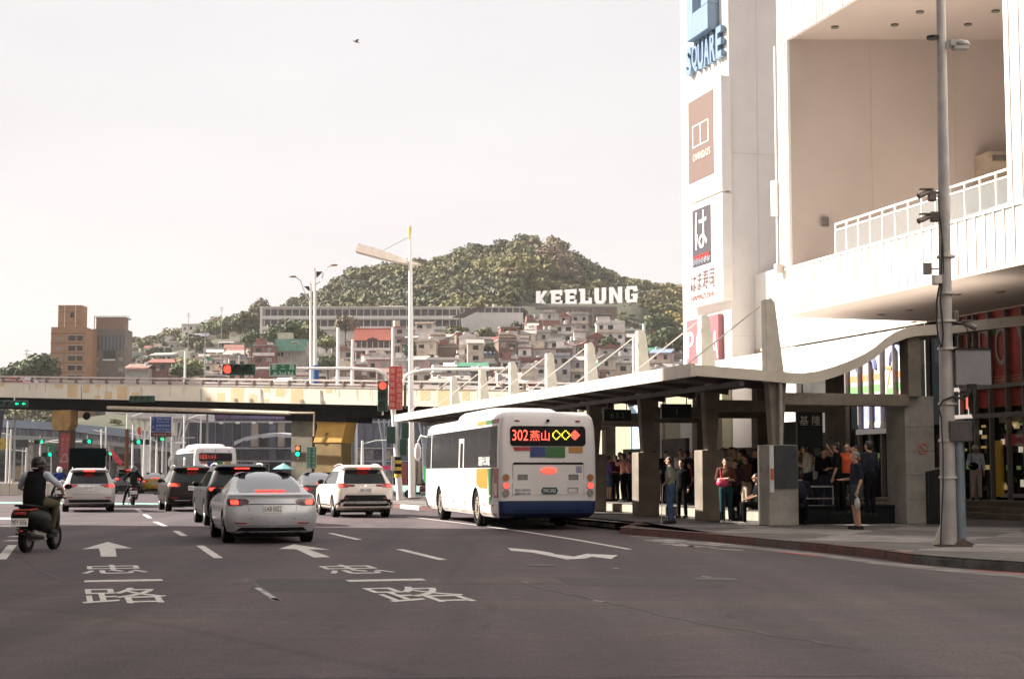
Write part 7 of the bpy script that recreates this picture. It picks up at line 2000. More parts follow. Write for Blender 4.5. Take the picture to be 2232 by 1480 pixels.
def cloud_mesh(items, name):
    """items: (variant, centre, radius, colour)"""
    V = []; Cc = []
    for k, c, r_, col in items:
        q = VAR[k]; a = rng.uniform(0, 6.28); ca, sa = math.cos(a), math.sin(a)
        p = np.empty_like(q); p[:,0] = (q[:,0]*ca - q[:,1]*sa); p[:,1] = (q[:,0]*sa + q[:,1]*ca); p[:,2] = q[:,2]
        p = p * np.array(r_) + np.array(c); V.append(p)
        col4 = np.ones((len(q),4)); col4[:,:3] = col; Cc.append(col4)
    V = np.concatenate(V); Cc = np.concatenate(Cc); n = len(V)//4
    me = bpy.data.meshes.new(name); me.vertices.add(len(V)); me.vertices.foreach_set('co', V.astype('f').ravel())
    me.loops.add(len(V)); me.loops.foreach_set('vertex_index', np.arange(len(V), dtype='i'))
    me.polygons.add(n); me.polygons.foreach_set('loop_start', np.arange(0, len(V), 4, dtype='i'))
    at_ = me.color_attributes.new('species', 'FLOAT_COLOR', 'POINT'); at_.data.foreach_set('color', Cc.astype('f').ravel())
    me.materials.append(leafm); me.update(); me.validate()
    return me
# houses claim ground first
HOUSES = []
def occupied(X, Y, m=2.0):
    return any(abs(X-h[0]) < h[2]/2+m and abs(Y-h[1]) < h[3]/2+m for h in HOUSES)

roofs = {'red': mk('roof_red',(.24,.09,.07),.8,var=.2,scale=.8), 'grey': mk('roof_grey',(.30,.28,.26),.85,var=.2,scale=.8), 'green': mk('roof_green',(.05,.20,.12),.7,var=.15,scale=.8),
         'white': mk('roof_white',(.62,.58,.54),.7,var=.12,scale=.8), 'rust': mk('roof_rust',(.25,.16,.13),.85,var=.3,scale=.8), 'blue': mk('roof_blue',(.18,.24,.34),.7,var=.15,scale=.8)}
walls = {'pale grey': mk('plaster_grey',(.42,.38,.36),.85,var=.2,scale=.5), 'cream': mk('plaster_cream',(.56,.47,.38),.85,var=.18,scale=.5), 'white': mk('plaster_white',(.68,.63,.60),.85,var=.15,scale=.5),
         'pink': mk('plaster_pink',(.44,.31,.29),.85,var=.18,scale=.5), 'brick red': mk('brick_wall',(.22,.10,.085),.85,var=.25,scale=.8), 'brown': mk('plaster_brown',(.17,.11,.085),.85,var=.2,scale=.5), 'dark grey': mk('plaster_dark',(.12,.11,.11),.85,var=.2,scale=.5)}
wing = MB().box(-.5,.5,-.06,-.002,0,1).build('window', dark_glass); WIN = wing.data; bpy.data.objects.remove(wing)
wing = MB().box(-.5,.5,-.05,-.001,0,1).build('window', mk('lit_window',(.30,.27,.24),.4,var=.2)); WIN2 = wing.data; bpy.data.objects.remove(wing)
wing = MB().box(-.62,.62,-.35,-.001,1.02,1.12).build('window_hood', galv); HOOD = wing.data; bpy.data.objects.remove(wing)
wing = MB().box(-.4,.4,-.35,-.002,0,.55).box(-.28,.28,-.36,-.351,.08,.47).build('air_conditioner', galv); ACB = wing.data; bpy.data.objects.remove(wing)
hr = random.Random(12)
tank_m = mk('steel_tank',(.5,.49,.48),.35,.5,var=.1)
def mesh_child(nm, data, par, loc, sc=(1,1,1)):
    o = bpy.data.objects.new(nm, data); COL.objects.link(o); o.parent = par; o.location = loc; o.scale = sc; return o
def house(X, Y, w, d, st, wk, rk, label, rz, z=None, nm='house', roof='flat', sink=4.0, group='houses on the hillside'):
    z = terr(X, Y) if z is None else z
    o = thing(nm, label, 'house', (X, Y, z), rz, group); h = st * 2.75
    MB().box(-w/2, w/2, 0, d, -sink, h).build('wall', walls[wk], o)
    rm = roofs[rk]
    if roof == 'flat': r_ = MB().box(-w/2-.25, w/2+.25, -.35, d+.2, h+.002, h+.28).build('roof', rm, o)
    elif roof == 'shed': r_ = MB().prism([(-w/2-.3,-.5,h-.1),(w/2+.3,-.5,h-.1),(w/2+.3,d,h+1.3),(-w/2-.3,d,h+1.3)],(0,0,.15)).build('roof', rm, o)
    else: r_ = MB().prism([(-w/2-.3,-.4,h),(w/2+.3,-.4,h),(0,-.4,h+1.5)],(0,d+.8,0)).build('roof', rm, o)
    n = max(1, int(w / 2.4))
    for k in range(st):
        for i in range(n):
            if hr.random() < .12: continue
            x = (i - (n-1)/2) * (w / n) ; ww = hr.choice((.9,1.1,1.5,1.5)); hh = hr.choice((1.0,1.2,1.2))
            c = mesh_child('window', WIN if hr.random() < .75 else WIN2, o, (x, 0, k*2.75 + 1.0), (min(ww, w/n*.7),1,hh))
            if hr.random() < .35: mesh_child('window_hood', HOOD, c, (0,0,0))
        if k and hr.random() < .4: MB().box(-w/2, w/2, -.9, -.003, k*2.75-.1, k*2.75+.75).build('balcony', walls[hr.choice(('white','cream','pale grey',wk))], o)
    acn = hr.randint(0, 3)
    for q in range(acn): mesh_child('air_conditioner', ACB, o, (hr.uniform(-w/2+.4, w/2-.4), 0, hr.choice((.6, 3.3, 6.0)) if st > 1 else .6))
    if hr.random() < .35: MB().cyl((hr.choice((-w/2+.15,w/2-.15)),-.1,-2),(hr.choice((-w/2+.15,w/2-.15)),-.1,h),.07,n=6).build('drain_pipe', galv_dull, o)
    if hr.random() < .25: MB().prism([(-w/2,-1.3,2.35),(w/2,-1.3,2.35),(w/2,-.003,2.75),(-w/2,-.003,2.75)],(0,0,.07)).build('awning', roofs[hr.choice(('green','red','rust','blue','white'))], o)
    if hr.random() < .45:
        x = hr.uniform(-w/3, w/3); m = MB().cyl((x,d*.5,h+.3),(x,d*.5,h+1.5),.5,n=12).cyl((x,d*.5,h+1.5),(x,d*.5,h+1.7),.5,.1,12); m.build('water_tank', tank_m, o, smooth=40)
    if hr.random() < .3 and roof == 'flat': MB().box(-w/2+.3, -w/2+w*.5, d*.3, d*.9, h+.285, h+2.3).build('roof_room', walls[hr.choice(('white','pale grey','brick red','cream'))], o)
    if hr.random() < .5 and roof == 'flat': MB().box(-w/2, w/2, -.06, .06, h+.285, h+.95).build('roof_parapet', walls[hr.choice((wk,'white','cream'))], o)
    return o
def claim(px, py_base, Y, wpx, d):
    X = at(px, py_base, Y).x; HOUSES.append((X, Y + d/2, wpx*Y/F, d)); return X

# -- landmark buildings
def big(nm, label, px0, px1, pyt, Y, d, mt, cat='building', z0=None):
    a, b = at(px0, 900, Y), at(px1, pyt, Y); X = (a.x+b.x)/2
    o = thing(nm, label, cat, (X, Y, 0)); w = (b.x-a.x)/2
    MB().box(-w, w, 0, d, 0 if z0 is None else z0, b.z).build('wall', mt, o); HOUSES.append((X, Y+d/2, 2*w, d)); return o, X, w, b.z
ochre_b = mk('ochre_tile',(.32,.17,.085),.75,var=.12,scale=.6); 
def zz(py, Y): return at(CX, py, Y).z
Yb_ = 430
o, X, w, H = big('apartment_tower', 'tall ochre tiled apartment tower with stair block, left side of the skyline', 107, 187, 713, Yb_, 9, ochre_b)
a, b_ = at(187,900,Yb_), at(196,900,Yb_)
MB().prism([(w,0,0),(w+1.2,2.5,0),(w+1.2,9,0),(w,9,0)],(0,0,zz(718,Yb_))).build('side_wall', ochre_b, o)
a, b_ = at(118,900,Yb_), at(170,900,Yb_)
MB().box(a.x-X, b_.x-X, 1.5, 7, H, zz(664,Yb_)).build('stair_block', ochre_b, o)
for px in (132, 156): 
    q = at(px,900,Yb_).x - X; MB().box(q,q+.12,1.42,1.5,H,zz(666,Yb_)).build('pipe', white_paint, o)
for py in (679, 703): MB().box(at(118,900,Yb_).x-X, at(170,900,Yb_).x-X,1.40,1.499,zz(py,Yb_)-.12,zz(py,Yb_)).build('cornice', mk('ochre_dark',(.18,.09,.05),.8,var=.1), o)
for py in (727, 748, 770, 791, 812): MB().box(-w-.1,w+.02,-.12,-.002,zz(py,Yb_)-.15,zz(py,Yb_)+.1).build('floor_band', MATS['ochre_dark'], o)
for py in (732, 754, 776, 797, 818):
    for px, ww in ((126,1.9),(153,1.9),(171,1.4)):
        c = mesh_child('window', WIN if px != 126 else WIN2, o, (at(px,900,Yb_).x-X, 0, zz(py+7,Yb_)-.4), (ww,1.4,1.35 if px != 126 else .6)); mesh_child('window_hood', HOOD, c, (0,0,0))
mesh_child('window', WIN, o, (at(149,900,Yb_).x-X, 1.44, zz(690,Yb_)), (.9,1,1.3))
grb = mk('grey_brown_tile',(.16,.13,.115),.8,var=.2,scale=.6)
o, X, w, H = big('apartment_tower', 'grey brown apartment tower with glazed upper floors right of the ochre tower', 198, 272, 717, Yb_+8, 9, grb)
Yq = Yb_+8
MB().box(at(203,900,Yq).x-X, at(262,900,Yq).x-X, 1, 7, H, zz(692,Yq)).build('roof_room', mk('brown_room',(.24,.15,.11),.8,var=.2), o)
MB().box(at(203,900,Yq).x-X-.2, at(268,900,Yq).x-X, .8, 7.4, zz(692,Yq), zz(690,Yq)).build('roof', roofs['grey'], o)
for a_, b_, c_, d_ in ((196,198,687,718),(271,272,687,718)): MB().box(at(a_,900,Yq).x-X,at(b_,900,Yq).x-X,2,2.1,zz(718,Yq),zz(687,Yq)).build('roof_frame', galv, o)
MB().box(at(196,900,Yq).x-X,at(272,900,Yq).x-X,2,2.1,zz(688,Yq),zz(687,Yq)).build('roof_frame', galv, o)
MB().box(at(203,900,Yq).x-X, at(267,900,Yq).x-X, -.15,-.002, zz(763,Yq), zz(731,Yq)).build('glazed_front', mk('glazed_dark',(.05,.055,.065),.3,var=.3,scale=1.2), o)
for px in (207,215,223,231,239,247,255,263): MB().box(at(px,900,Yq).x-X,at(px,900,Yq).x-X+.12,-.22,-.151,zz(762,Yq),zz(732,Yq)).build('mullion', galv_dull, o)
MB().box(at(222,900,Yq).x-X, at(249,900,Yq).x-X, -.1,-.002, zz(785,Yq), zz(764,Yq)).build('dark_bay', dark_glass, o)
MB().box(at(222,900,Yq).x-X, at(249,900,Yq).x-X, -.5,-.003, zz(786,Yq), zz(783,Yq)).build('balcony', white_paint, o)
for px in (207, 261):
    for py in (780, 803): c = mesh_child('window', WIN2, o, (at(px,900,Yq).x-X,0,zz(py+4,Yq)-.4), (1.3,1,1.1))

# school: long white two-storey gallery block
Ysch = 500
o, X, w, H = big('school_building', 'long white gallery building across the foot of the wooded hill', 565, 1002, 671, Ysch, 9, walls['white'])
sw = mk('school_white',(.66,.63,.60),.7,var=.06,scale=.5); so_ = o
MB().box(-w-.3, w, -.9, 9, H, H+.35).build('roof', sw, o)
for py0, py1 in ((689,696),(712,719)): MB().box(-w, w, -1.0, -.003, zz(py1,Ysch), zz(py0,Ysch)).build('gallery_band', sw, o)
for py0, py1 in ((674,689),(697,712)): MB().box(-w+1, w-.2, -.05, -.004, zz(py1,Ysch)+.1, zz(py0,Ysch)-.1).build('gallery_recess', mk('recess_dark',(.10,.085,.085),.7,var=.4,scale=.8), o)
MB().box(-w-.02,-w+.8,-1.05,0,zz(740,Ysch),H).build('end_pier', sw, o)
pr = MB().box(-.09,.09,-.95,-.75,zz(712,Ysch),zz(674,Ysch)).build('gallery_post', sw, o); pr.location = (-w+1.5,0,0)
xx = -w + 3.4
while xx < w: inst(pr, o, (xx,0,0)); xx += 2.3
MB().box(at(825,900,Ysch).x-X, at(880,900,Ysch).x-X, 1, 6, H+.35, zz(666,Ysch)).build('roof_room', sw, o)
o, X, w, H = big('hall_building', 'white hall with blank front and window band right of the long gallery building', 1004, 1140, 671, Ysch-4, 10, sw)
MB().box(-w,w,-.06,-.002,zz(684,Ysch),zz(674,Ysch)).build('window_band', MATS['recess_dark'], o)
for k in range(9): q = -w + 1 + k*(2*w-2)/8; MB().box(q-.12,q+.12,-.12,-.061,zz(684,Ysch),zz(674,Ysch)).build('mullion', sw, o)
MB().box(-w-.15,w+.15,-.3,10,H,H+.25).build('roof', roofs['white'], o); MB().cyl((at(1078,900,Ysch).x-X,4,H),(at(1078,900,Ysch).x-X,4,H+1.6),.8,n=14).build('water_tank', concrete, o)
# temple with red roof
Yt = 445
o, X, w, H = big('temple', 'temple with big coral red tiled roof and dark galleries below the gallery building', 772, 852, 742, Yt, 10, walls['brown'])
coral = mk('coral_tile',(.42,.13,.085),.7,var=.15,scale=1.5)
hip = MB().add([(-w-.6,-1.2,H-.1),(w+.6,-1.2,H-.1),(w+.2,4,zz(715,Yt)),(-w-.2,4,zz(715,Yt)),(-w-.6,9.5,H-.1),(w+.6,9.5,H-.1)],[(0,1,2,3),(3,2,5,4),(0,3,4),(1,5,2),(0,4,5,1)])
rf = hip.build('roof', coral, o)
for k in range(22):
    q = -w-.4 + k*(2*w+.8)/21; MB().tube([(q,-1.15,H),(q*.97,3.95,zz(715,Yt)+.06)],.09,5).build('tile_row', coral, rf)
MB().tube([(-w-.5,4,zz(713.5,Yt)),(0,4,zz(714.5,Yt)),(w+.5,4,zz(713.5,Yt))],.25,8).build('ridge', mk('ridge_red',(.30,.08,.06),.7,var=.1), rf)
m = MB(); m.prism([(-1.6,-1.3,zz(742,Yt)),(1.6,-1.3,zz(742,Yt)),(1.2,-1.3,zz(738.5,Yt)),(0,-1.3,zz(736.5,Yt)),(-1.2,-1.3,zz(738.5,Yt))],(0,2,0)); m.build('porch_gable', mk('gable_dark',(.06,.05,.045),.8,var=.2), rf)
for py0, py1 in ((745,758),(768,782),(790,806)):
    MB().box(-w+.2,w-.2,-.1,-.003,zz(py1,Yt),zz(py0,Yt)).build('gallery_recess', MATS['recess_dark'], o)
    for k in range(7): q = -w+.4+k*(2*w-.8)/6; MB().cyl((q,-.7,zz(py1,Yt)),(q,-.7,zz(py0,Yt)),.13,n=8).build('column', walls['cream'], o)
    MB().box(-w,w,-1.0,-.1,zz(py1,Yt)-.9,zz(py1,Yt)-.1).build('balustrade', walls['white'], o)
# white house, green shed, brick block, red low houses
specials = [
 (600,668,740,764,440,'pale grey','green','flat',2,'green walled shed roof block left of the twin lamp posts'),
 (941,988,748,786,440,'white','white','flat',2,'bright white two-storey cube house right of the light pole'),
 (905,945,702,728,470,'white','white','flat',1,'small white stair block at the right end of the gallery building'),
 (552,598,752,790,432,'brick red','grey','flat',2,'dark red house beside the green walled shed'),
 (322,385,789,816,415,'brick red','red','shed',1,'long low red house with strip windows right of the grey tower'),
 (273,322,800,818,410,'pale grey','rust','shed',1,'low grey and rust shed at the foot of the grey tower'),
 (1130,1200,785,832,405,'brick red','red','flat',2,'bright red house behind the middle shelter pylons'),
 (998,1062,797,812,400,'pale grey','green','shed',1,'house with long green awning roof left of the shelter pylons'),
 (905,998,785,803,410,'pale grey','grey','flat',1,'wide blank grey house right of the light pole'),
 (1180,1262,712,736,470,'cream','grey','flat',1,'cream house with wide terrace below the big white letters'),
 (1300,1362,704,752,468,'white','white','flat',2,'white house with overhanging slab roof right below the letter G'),
 (1030,1072,740,778,440,'pale grey','rust','flat',2,'pale blue grey house beside the two round trees'),
 (1322,1395,792,832,405,'cream','cream' if False else 'grey','flat',2,'cream house with water tank behind the sixth cable stay'),
 (396,436,709,725,705,'white','grey','flat',1,'white house on the skyline above the town'),
]
for (x0,x1,yt,yb,Y,wk,rk,rf_,st,lb) in specials:
    X = claim((x0+x1)/2, yb, Y, x1-x0, 6); w = (x1-x0)*Y/F
    house(X, Y, w, 6, st, wk, rk, lb, 0, z=zz(yt,Y) - st*2.75 - .2, roof=rf_, sink=8)
g_ = MB().box(at(600,0,436).x-at(634,0,436).x, at(668,0,436).x-at(634,0,436).x, 0, .3, zz(765,436), zz(740,436)); o = thing('green_hoarding','large sea green hoarding on the roof of the grey block','hoarding',(at(634,800,436).x,436,0)); g_.build('board', mk('sea_green',(.13,.30,.24),.8,var=.2,scale=.8), o)
for x in (-3,0,3): MB().box(x-.08,x+.08,.3,.5,zz(790,436),zz(741,436)).build('prop', galv_dull, o)

# rows of ordinary houses
COLS = ['pale grey','cream','white','pink','brick red','brown','dark grey']; WTS = [.26,.20,.20,.14,.06,.08,.06]
RO = ['red','grey','white','rust','blue','green']; RW = [.13,.42,.2,.18,.04,.03]
num = {1:'one-storey', 2:'two-storey', 3:'three-storey'}
row = 0
plan = []
for Y in (352, 364, 376, 388, 400, 412, 424, 436, 448, 460, 472, 484, 496, 508, 520, 532, 546, 560, 576, 592, 610, 630, 650, 672, 694, 716, 738):
    px = 236 + hr.uniform(-10, 10)
    cnt = 0; rowlist = []
    while px < 1500:
        wm = hr.uniform(3.0, 6.0) * (1.0 if Y < 540 else 1.7); wpx = wm * F / Y; pc = px + wpx/2
        base_py = 1030 - (terr((pc-CX)/F*Y, Y) - EYE) * F / Y
        X = (pc - CX) / F * Y; d = hr.uniform(4.0, 5.5)
        dens = .97
        if Y >= 466 and 540 < pc < 1150: dens = .0
        if Y >= 498: dens = .85 if Y < 508 and 1165 < pc < 1430 or Y < 536 and 1350 < pc < 1430 else 0
        if Y >= 436 and 262 < pc < 560: dens = .93 if Y < 600 else (.8 if pc < 500 else .5)
        if Y > 640 and pc > 440: dens *= .4
        if Y >= 460 and pc > 1420: dens = .3
        if Y >= 466 and pc < 262: dens = 0
        if 1030 - (terr(X, Y) + 7.5) * F / Y > 832 or pc > 1496: dens = 0      # roof would stay below the overpass or behind the tower
        if hr.random() < dens and not occupied(X, Y + d/2, -.2): rowlist.append((X, Y + hr.uniform(-2.5, 2.5), wm, d, pc))
        px += wpx + hr.uniform(0, 4)
    plan.append((Y, rowlist))
for ri, (Y, rl) in enumerate(plan):
    for i, (X, Yh, wm, d, pc) in enumerate(rl):
        wk = hr.choices(COLS, WTS)[0]; rk = hr.choices(RO, RW)[0]; st = hr.choices((1,2,3),(.25,.5,.25))[0]; rf_ = hr.choices(('flat','shed','gable'),(.65,.25,.1))[0]
        HOUSES.append((X, Yh + d/2, wm, d))
        if Y >= 508: st = 1
        house(X, Yh, wm, d, st, wk, rk, f"{wk} {num[st]} house with {rk} {rf_} roof, {ordn(i)} from left in {ordn(ri)} hillside row", hr.uniform(-.3,.3), roof=rf_)
# dim rear blocks under the overpass line
# ---- individual trees among the houses
barkm = mk('bark',(.10,.075,.05),.9,var=.2,scale=2)
def tree(px, pyb, Y, r_, label, col, sq=1.0):
    X = at(px, pyb, Y).x; z = terr(X, Y); zc = at(px, pyb, Y).z
    o = thing('tree', label, 'tree', (X, Y, min(z, zc - r_*1.2)), 0, 'trees among the hillside houses'); dz = zc - o.location.z
    me = cloud_mesh([(rng.integers(0,8), (0,0,dz), (r_, r_, r_*sq), col), (rng.integers(0,8), (r_*.4,0,dz-r_*.3), (r_*.8, r_*.8, r_*.7*sq), np.array(col)*.9), (rng.integers(0,8), (-r_*.45,0,dz-r_*.25), (r_*.8, r_*.8, r_*.7*sq), np.array(col)*1.05)], 'crown')
    mesh_obj('crown', me, leafm, o)
    MB().cyl((0,0,-3),(0,0,dz),.35,.15,8).build('trunk', barkm, o)
    for a in (0.5, 2.6, 4.6): MB().cyl((0,0,dz-r_*.8),(r_*.5*math.cos(a),r_*.5*math.sin(a),dz),.14,.05,6).build('limb', barkm, o)
    HOUSES.append((X, Y, r_*1.6, r_*1.6)); return o
G1, G2, G3 = (.085,.11,.035), (.055,.078,.028), (.13,.15,.045)
tl = [(410,800,395,4.6,'large round light green tree beside the long low red house',G3,1),(392,806,392,2.6,'small dark tree at the left foot of the large round tree',G2,1),
 (1074,755,425,2.6,'round tree between pale blue grey house and dark house',G2,1),(1118,763,425,3.2,'dark round tree right of its smaller neighbour below the white hall',G2,1),
 (640,715,470,6.0,'broad tree in front of the long gallery building',G2,.9),(675,722,468,5.0,'tree left of the twin lamp posts before the gallery building',G1,.9),(600,728,466,4.5,'tree at the left end of the gallery building',G2,1),
 (753,703,472,4.0,'pale bare-looking tree in front of the gallery building',(.16,.13,.075),1.1),(712,745,455,3.5,'light green tree beside the temple',G3,1),
 (715,790,420,3.4,'dark tree left of the temple, low on the slope',G2,1.1),(535,700,560,6.0,'dark broad tree left of the long gallery building',G2,.9),(498,706,640,6.0,'tree on the ridge line left of the gallery building',G1,.9),
 (465,712,690,6.0,'rounded ridge tree above the middle of the town',G1,.9),(548,735,470,3.4,'dense tree above the dark red house',G2,1),
 (440,722,700,4.0,'tree beside the white skyline house',G2,1),(565,668,560,4.0,'bare twiggy tree on the ridge at the school end',(.18,.15,.10),1.2),
 (85,795,380,5.0,'leafy tree left of the ochre tower',G2,.9),(60,800,390,5.0,'bushy tree at the foot of the left ridge',G1,.8),(35,808,385,4.0,'low bush at the left edge above the overpass',G2,.8),(100,790,470,5.5,'tree touching the left side of the ochre tower',G2,.9),
 (1330,745,450,3.0,'tree below the white slab roof house',G2,1),(1440,700,520,6.0,'broad tree right of the hillside houses',G2,.9),(1470,730,480,5.5,'dark tree near the tower signs on the slope',G2,.9),(1425,745,455,4.0,'tree behind the last cable stay',G1,1),
 (1352,700,545,3.6,'rounded light green tree below the letter G',G3,.9),(1118,700,530,3.4,'light tree between white hall and the letters',G3,1),(1145,740,480,4,'tree right of the white hall',G2,1),
 (900,760,440,3.4,'dark pagoda-like tree right of the temple',G2,1.2),(868,790,425,3.0,'small tree under the temple',G2,1),(1240,800,400,2.4,'bush between pylons behind the shelter',G2,1),(1000,740,455,3,'bush above the white cube house',G1,.9),(1060,725,470,3.4,'shrub below the white hall',G1,.8)]
for (px, py, Y, r_, lb, col, sq) in tl: tree(px, py, Y, r_, lb, col, sq)

# ---- the wooded hill itself
items = []
Y = 312.0
while Y < 800:
    step = 3.4 + (Y-300)*.0035
    px = -120.0
    while px < 1720:
        X = (px - CX)/F*Y + rng.uniform(-1.6,1.6); Yy = Y + rng.uniform(-2,2)
        pxx = CX + X/Yy*F
        keep = 1.0
        if Yy < 440: keep = .07
        elif Yy < 505: keep = .14 if pxx > 540 and pxx < 1165 else .18
        elif Yy < 545 and pxx > 1140: keep = .12 if pxx < 1410 else .4
        if 255 < pxx < 560 and Yy < 690: keep = .05 if Yy < 600 or pxx < 440 else .22
        if pxx < 110 : keep = .9 if Yy > 330 else .0
        if 1120 < pxx < 1399 and 520 < Yy < 604: keep = .75 if Yy < 556 and pxx > 1350 else 0
        if Yy < 530 and 1140 < pxx < 1200: keep = min(keep, .03)
        sv = sil(pxx)
        if rng.random() < keep and not occupied(X, Yy, 1.2) and sv < 985:
            r_ = (1.9 + 4.6*rng.random()**1.8) * (1.0 if Yy > 500 else .7)
            if 1120 < pxx < 1430 and Yy < 606: r_ = min(r_, 2.2 if Yy < 530 else 1.25)
            if 1160 < pxx < 1395 and 550 < Yy <= 575: r_ *= .4
            col = species(); 
            pt = math.sin(X*.05+Yy*.031)+math.sin(X*.021-Yy*.07+2)+.6*math.sin(X*.11+Yy*.09); col = col*np.array((1.0,.90,.74))*(1+.16*pt)*np.array((1+.06*pt,1,1-.05*pt))
            if 1150 < pxx < 1230 and Yy > 690: col = np.array((.15,.12,.06))*rng.uniform(.8,1.2)
            if 1180 < pxx < 1260 and 640 < Yy < 690: col = np.array((.13,.085,.055))*rng.uniform(.8,1.2)
            if pxx > 1400: col = col*np.array((1.5,1.25,1.0))
            items.append((int(rng.integers(0,8)), (X, Yy, terr(X,Yy) + r_*.55), (r_*1.15, r_*1.15, r_*rng.uniform(.8,1.25)), col))
        px += step / Y * F
    Y += step * 1.15
me = cloud_mesh(items, 'forest')
tag(mesh_obj('forest', me, leafm), 'dense mixed green forest covering the hill behind the town', 'forest', kind='stuff')

# ---- the big white letters
Yk = 575.0
o = thing('hillside_letters', 'big white letters KEELUNG standing on the wooded hillside', 'sign', (at(1278,665,Yk).x, Yk, at(1278,664,Yk).z))
o.rotation_euler = (0,0,R(-25)); o.scale = (1.10,1,1); L_ = o.location; lwm = mk('letters_white',(.80,.77,.77),.6,var=.06,scale=.4)
for ch, a, b_ in (('K',1167,1194),('E',1200,1226),('E',1231,1257),('L',1262,1289),('U',1294,1321),('N',1326,1354),('G',1359,1387)):
    xa, xb = at(a,660,Yk).x - L_.x, at(b_,660,Yk).x - L_.x; h = at(1278,629,Yk).z - L_.z
    W_, cx = xb - xa, (xa+xb)/2; s_ = W_*.34; m = MB()
    def bxx(x0,x1,z0,z1): m.box(cx+x0*W_, cx+x1*W_, 0, .5, z0*h, z1*h)
    if ch == 'E':
        bxx(-.42,-.08,0,1); bxx(-.079,.48,.76,1); bxx(-.079,.36,.40,.60); bxx(-.079,.48,0,.24); bxx(-.5,-.421,0,.16); bxx(-.5,-.421,.84,1); bxx(.30,.48,.241,.34); bxx(.30,.48,.66,.759)
    elif ch == 'L': bxx(-.38,-.02,0,1); bxx(-.019,.5,0,.24); bxx(-.5,-.381,.86,1); bxx(-.5,-.381,0,.14); bxx(.28,.5,.241,.42)
    elif ch == 'U': bxx(-.45,-.12,.2,1); bxx(.12,.45,.2,1); bxx(-.36,.36,.06,.199); bxx(-.24,.24,0,.059)
    elif ch == 'N':
        bxx(-.48,-.18,0,1); bxx(.18,.48,0,1); m.prism([(cx-.18*W_,0,h),(cx-.18*W_,0,h*.62),(cx+.18*W_,0,0),(cx+.18*W_,0,h*.40)][::-1],(0,.48,0))
    elif ch == 'G': bxx(-.46,-.14,.16,.84); bxx(-.36,.42,.80,1); bxx(-.36,.42,0,.20); bxx(.12,.46,.201,.52); bxx(.0,.119,.40,.52); bxx(.14,.46,.68,.799)
    else:
        bxx(-.44,-.10,0,1); m.prism([(cx-.10*W_,0,.40*h),(cx-.10*W_,0,.66*h),(cx+.16*W_,0,h),(cx+.48*W_,0,h),(cx+.08*W_,0,.54*h)][::-1],(0,.5,0)); m.prism([(cx-.04*W_,0.01,.58*h),(cx+.50*W_,.01,0),(cx+.14*W_,.01,0),(cx-.10*W_,.01,.40*h)],(0,.47,0))
    m.build('letter', lwm, o)
    for q in (-.3,.3): MB().box(cx+q*W_-.1,cx+q*W_+.1,.5,.7,-3,h*.9).build('prop', galv_dull, o)
# terrace wall and fence below the letters
o = thing('retaining_wall', 'brownish retaining wall with railing under the big white letters', 'wall', (at(1270,690,532).x, 532, 0)); L_ = o.location
def tw_(nm, a, b_, c_, d_, dep, mt, off=0): q0 = at(a,d_,532); q1 = at(b_,c_,532); MB().box(q0.x-L_.x,q1.x-L_.x,off,off+dep,q0.z,q1.z).build(nm, mt, o)
tw_('wall', 1165, 1345, 672, 712, 1.5, mk('terrace_wall',(.20,.14,.12),.85,var=.25,scale=.5)); tw_('coping', 1165, 1345, 668, 672, 1.8, mk('terrace_rail',(.24,.19,.18),.8,var=.2), -.2)
tw_('railing', 1185, 1330, 683, 685, .1, concrete, -.4)
for px in (1165, 1172, 1199, 1247, 1291): tw_('wall_pier', px, px+3, 670, 712, .3, concrete, -.3)
o = thing('hill_stairs', 'dark sloping covered stair between gallery building and hill', 'stairs', (at(1030,690,488).x, 488, 0)); L_ = o.location
q = [at(985,692,488)-L_, at(1010,692,488)-L_, at(1060,668,488)-L_, at(1050,664,488)-L_]; MB().prism(q,(0,2,0)).build('stair_roof', mk('stair_dark',(.10,.06,.06),.8,var=.2), o)
# aerials and street poles in the town
for i, (px, pyb, pyt, Y, ar) in enumerate(((58,792,760,380,1),(411,705,680,500,1),(483,705,668,500,1),(446,820,715,330,1),(403,820,765,300,0),(736,832,714,300,0),(768,832,740,300,0),(856,832,715,300,0),(1404,820,706,300,0),(1382,832,735,290,0),(1163,720,660,560,0),(1176,712,690,560,0))):
    b0 = at(px, pyb, Y); t0 = at(px, pyt, Y); zb = min(b0.z, terr(b0.x, Y)); o = thing('utility_pole', f'{"wooden utility pole with crossarm" if ar else "plain pale concrete pole"} rising from the town, {ordn(i)} from the list edge', 'pole', (b0.x, Y, zb), 0, 'poles rising from the town')
    r_ = .12 if ar or Y > 500 else .42
    if Y == 300 and not ar: r_ = .42 if px > 700 else .3
    MB().cyl((0,0,0),(0,0,t0.z-zb),r_,r_*.7,8).build('mast', white_wall if not ar else galv_dull, o)
    if ar:
        for k in (0, .8): MB().box(-.8,.8,-.05,.05,t0.z-zb-.6-k,t0.z-zb-.5-k).build('crossarm', galv_dull, o)
pls = sorted([c for c in bpy.data.objects if c.get('group') == 'poles rising from the town'], key=lambda c: c.location.x / c.location.y)
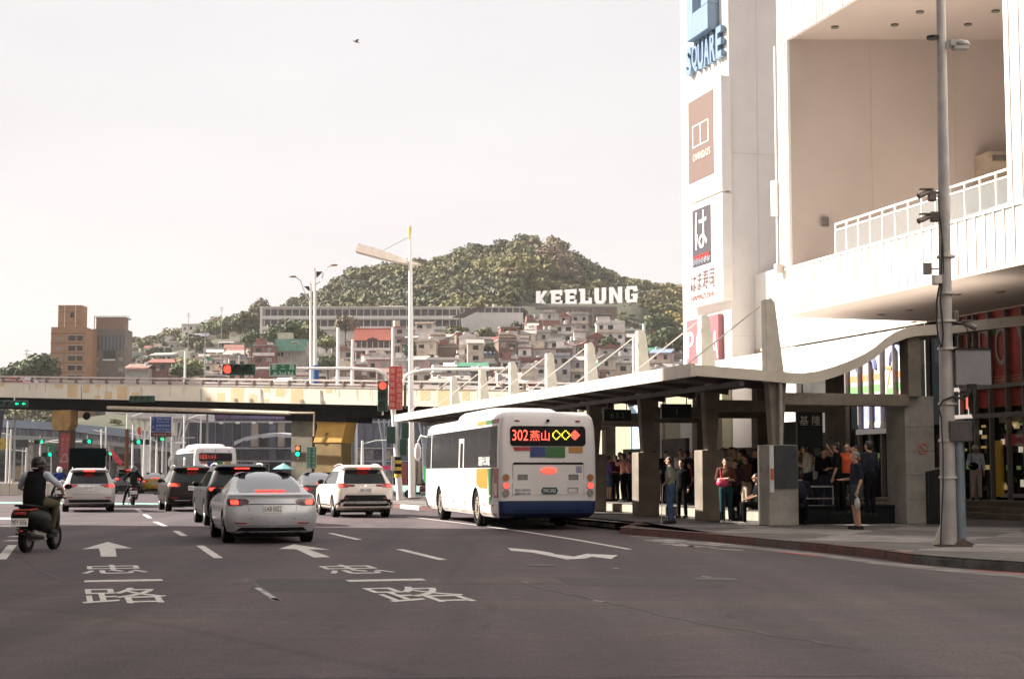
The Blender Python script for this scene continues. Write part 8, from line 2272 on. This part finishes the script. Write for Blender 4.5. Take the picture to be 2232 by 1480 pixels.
for i, c in enumerate(pls):
    k_ = 'utility pole with crossarms' if any('crossarm' in ch.name for ch in c.children) else 'plain pale pole'
    c['label'] = f'{k_} rising above the hillside town, {ordn(i)} pole from the left'
# birds
def bird(label, px, py, Y, s):
    o = thing('bird', label, 'bird', at(px, py, Y), R(20), 'birds in the sky'); 
    m = MB(); m.sph((0,0,0),(.09*s,.22*s,.07*s),10,8); m.cyl((0,.18*s,.02*s),(0,.30*s,.03*s),.05*s,.02*s,8); m.build('body', mk('bird_brown',(.10,.05,.04),.8,var=.2), o, smooth=50)
    for sx in (-1,1):
        w_ = MB().add([(0,.10*s,.02*s),(sx*.30*s,.14*s,.12*s),(sx*.62*s,.0,.16*s),(sx*.30*s,-.10*s,.10*s),(0,-.10*s,.02*s),(0,.10*s,0),(sx*.30*s,.14*s,.10*s),(sx*.62*s,.0,.14*s),(sx*.30*s,-.10*s,.08*s),(0,-.10*s,0)],[(0,1,2,3,4),(9,8,7,6,5),(0,5,6,1),(1,6,7,2),(2,7,8,3),(3,8,9,4)]); w_.build('wing', MATS['bird_brown'], o)
    MB().prism([(-.05*s,-.18*s,0),(.05*s,-.18*s,0),(.08*s,-.38*s,.0),(-.08*s,-.38*s,0)],(0,0,.02*s)).build('tail', MATS['bird_brown'], o)
    return o
b_ = bird('brown kite gliding high in the middle of the sky', 776, 92, 60, .42); b_.rotation_euler = (R(25), R(-25), R(70))
bird('tiny distant bird low in the left sky', 217, 612, 200, .5)

# ---- air between here and the hill
hz = MB().box(-960, 960, -240, 1300, -1.0, 135)
hm = bpy.data.materials.new('haze_air'); hm.use_nodes = True
hn = hm.node_tree.nodes; hn.clear(); ho = hn.new('ShaderNodeOutputMaterial'); hv = hn.new('ShaderNodeVolumePrincipled')
hv.inputs['Color'].default_value = (.96, .93, .90, 1); hv.inputs['Density'].default_value = .00011; hv.inputs['Anisotropy'].default_value = 0.0
hm.node_tree.links.new(hv.outputs[0], ho.inputs['Volume'])
tag(hz.build('haze', hm), kind='stuff')

print('forest trees', len(items), 'houses', len(HOUSES))
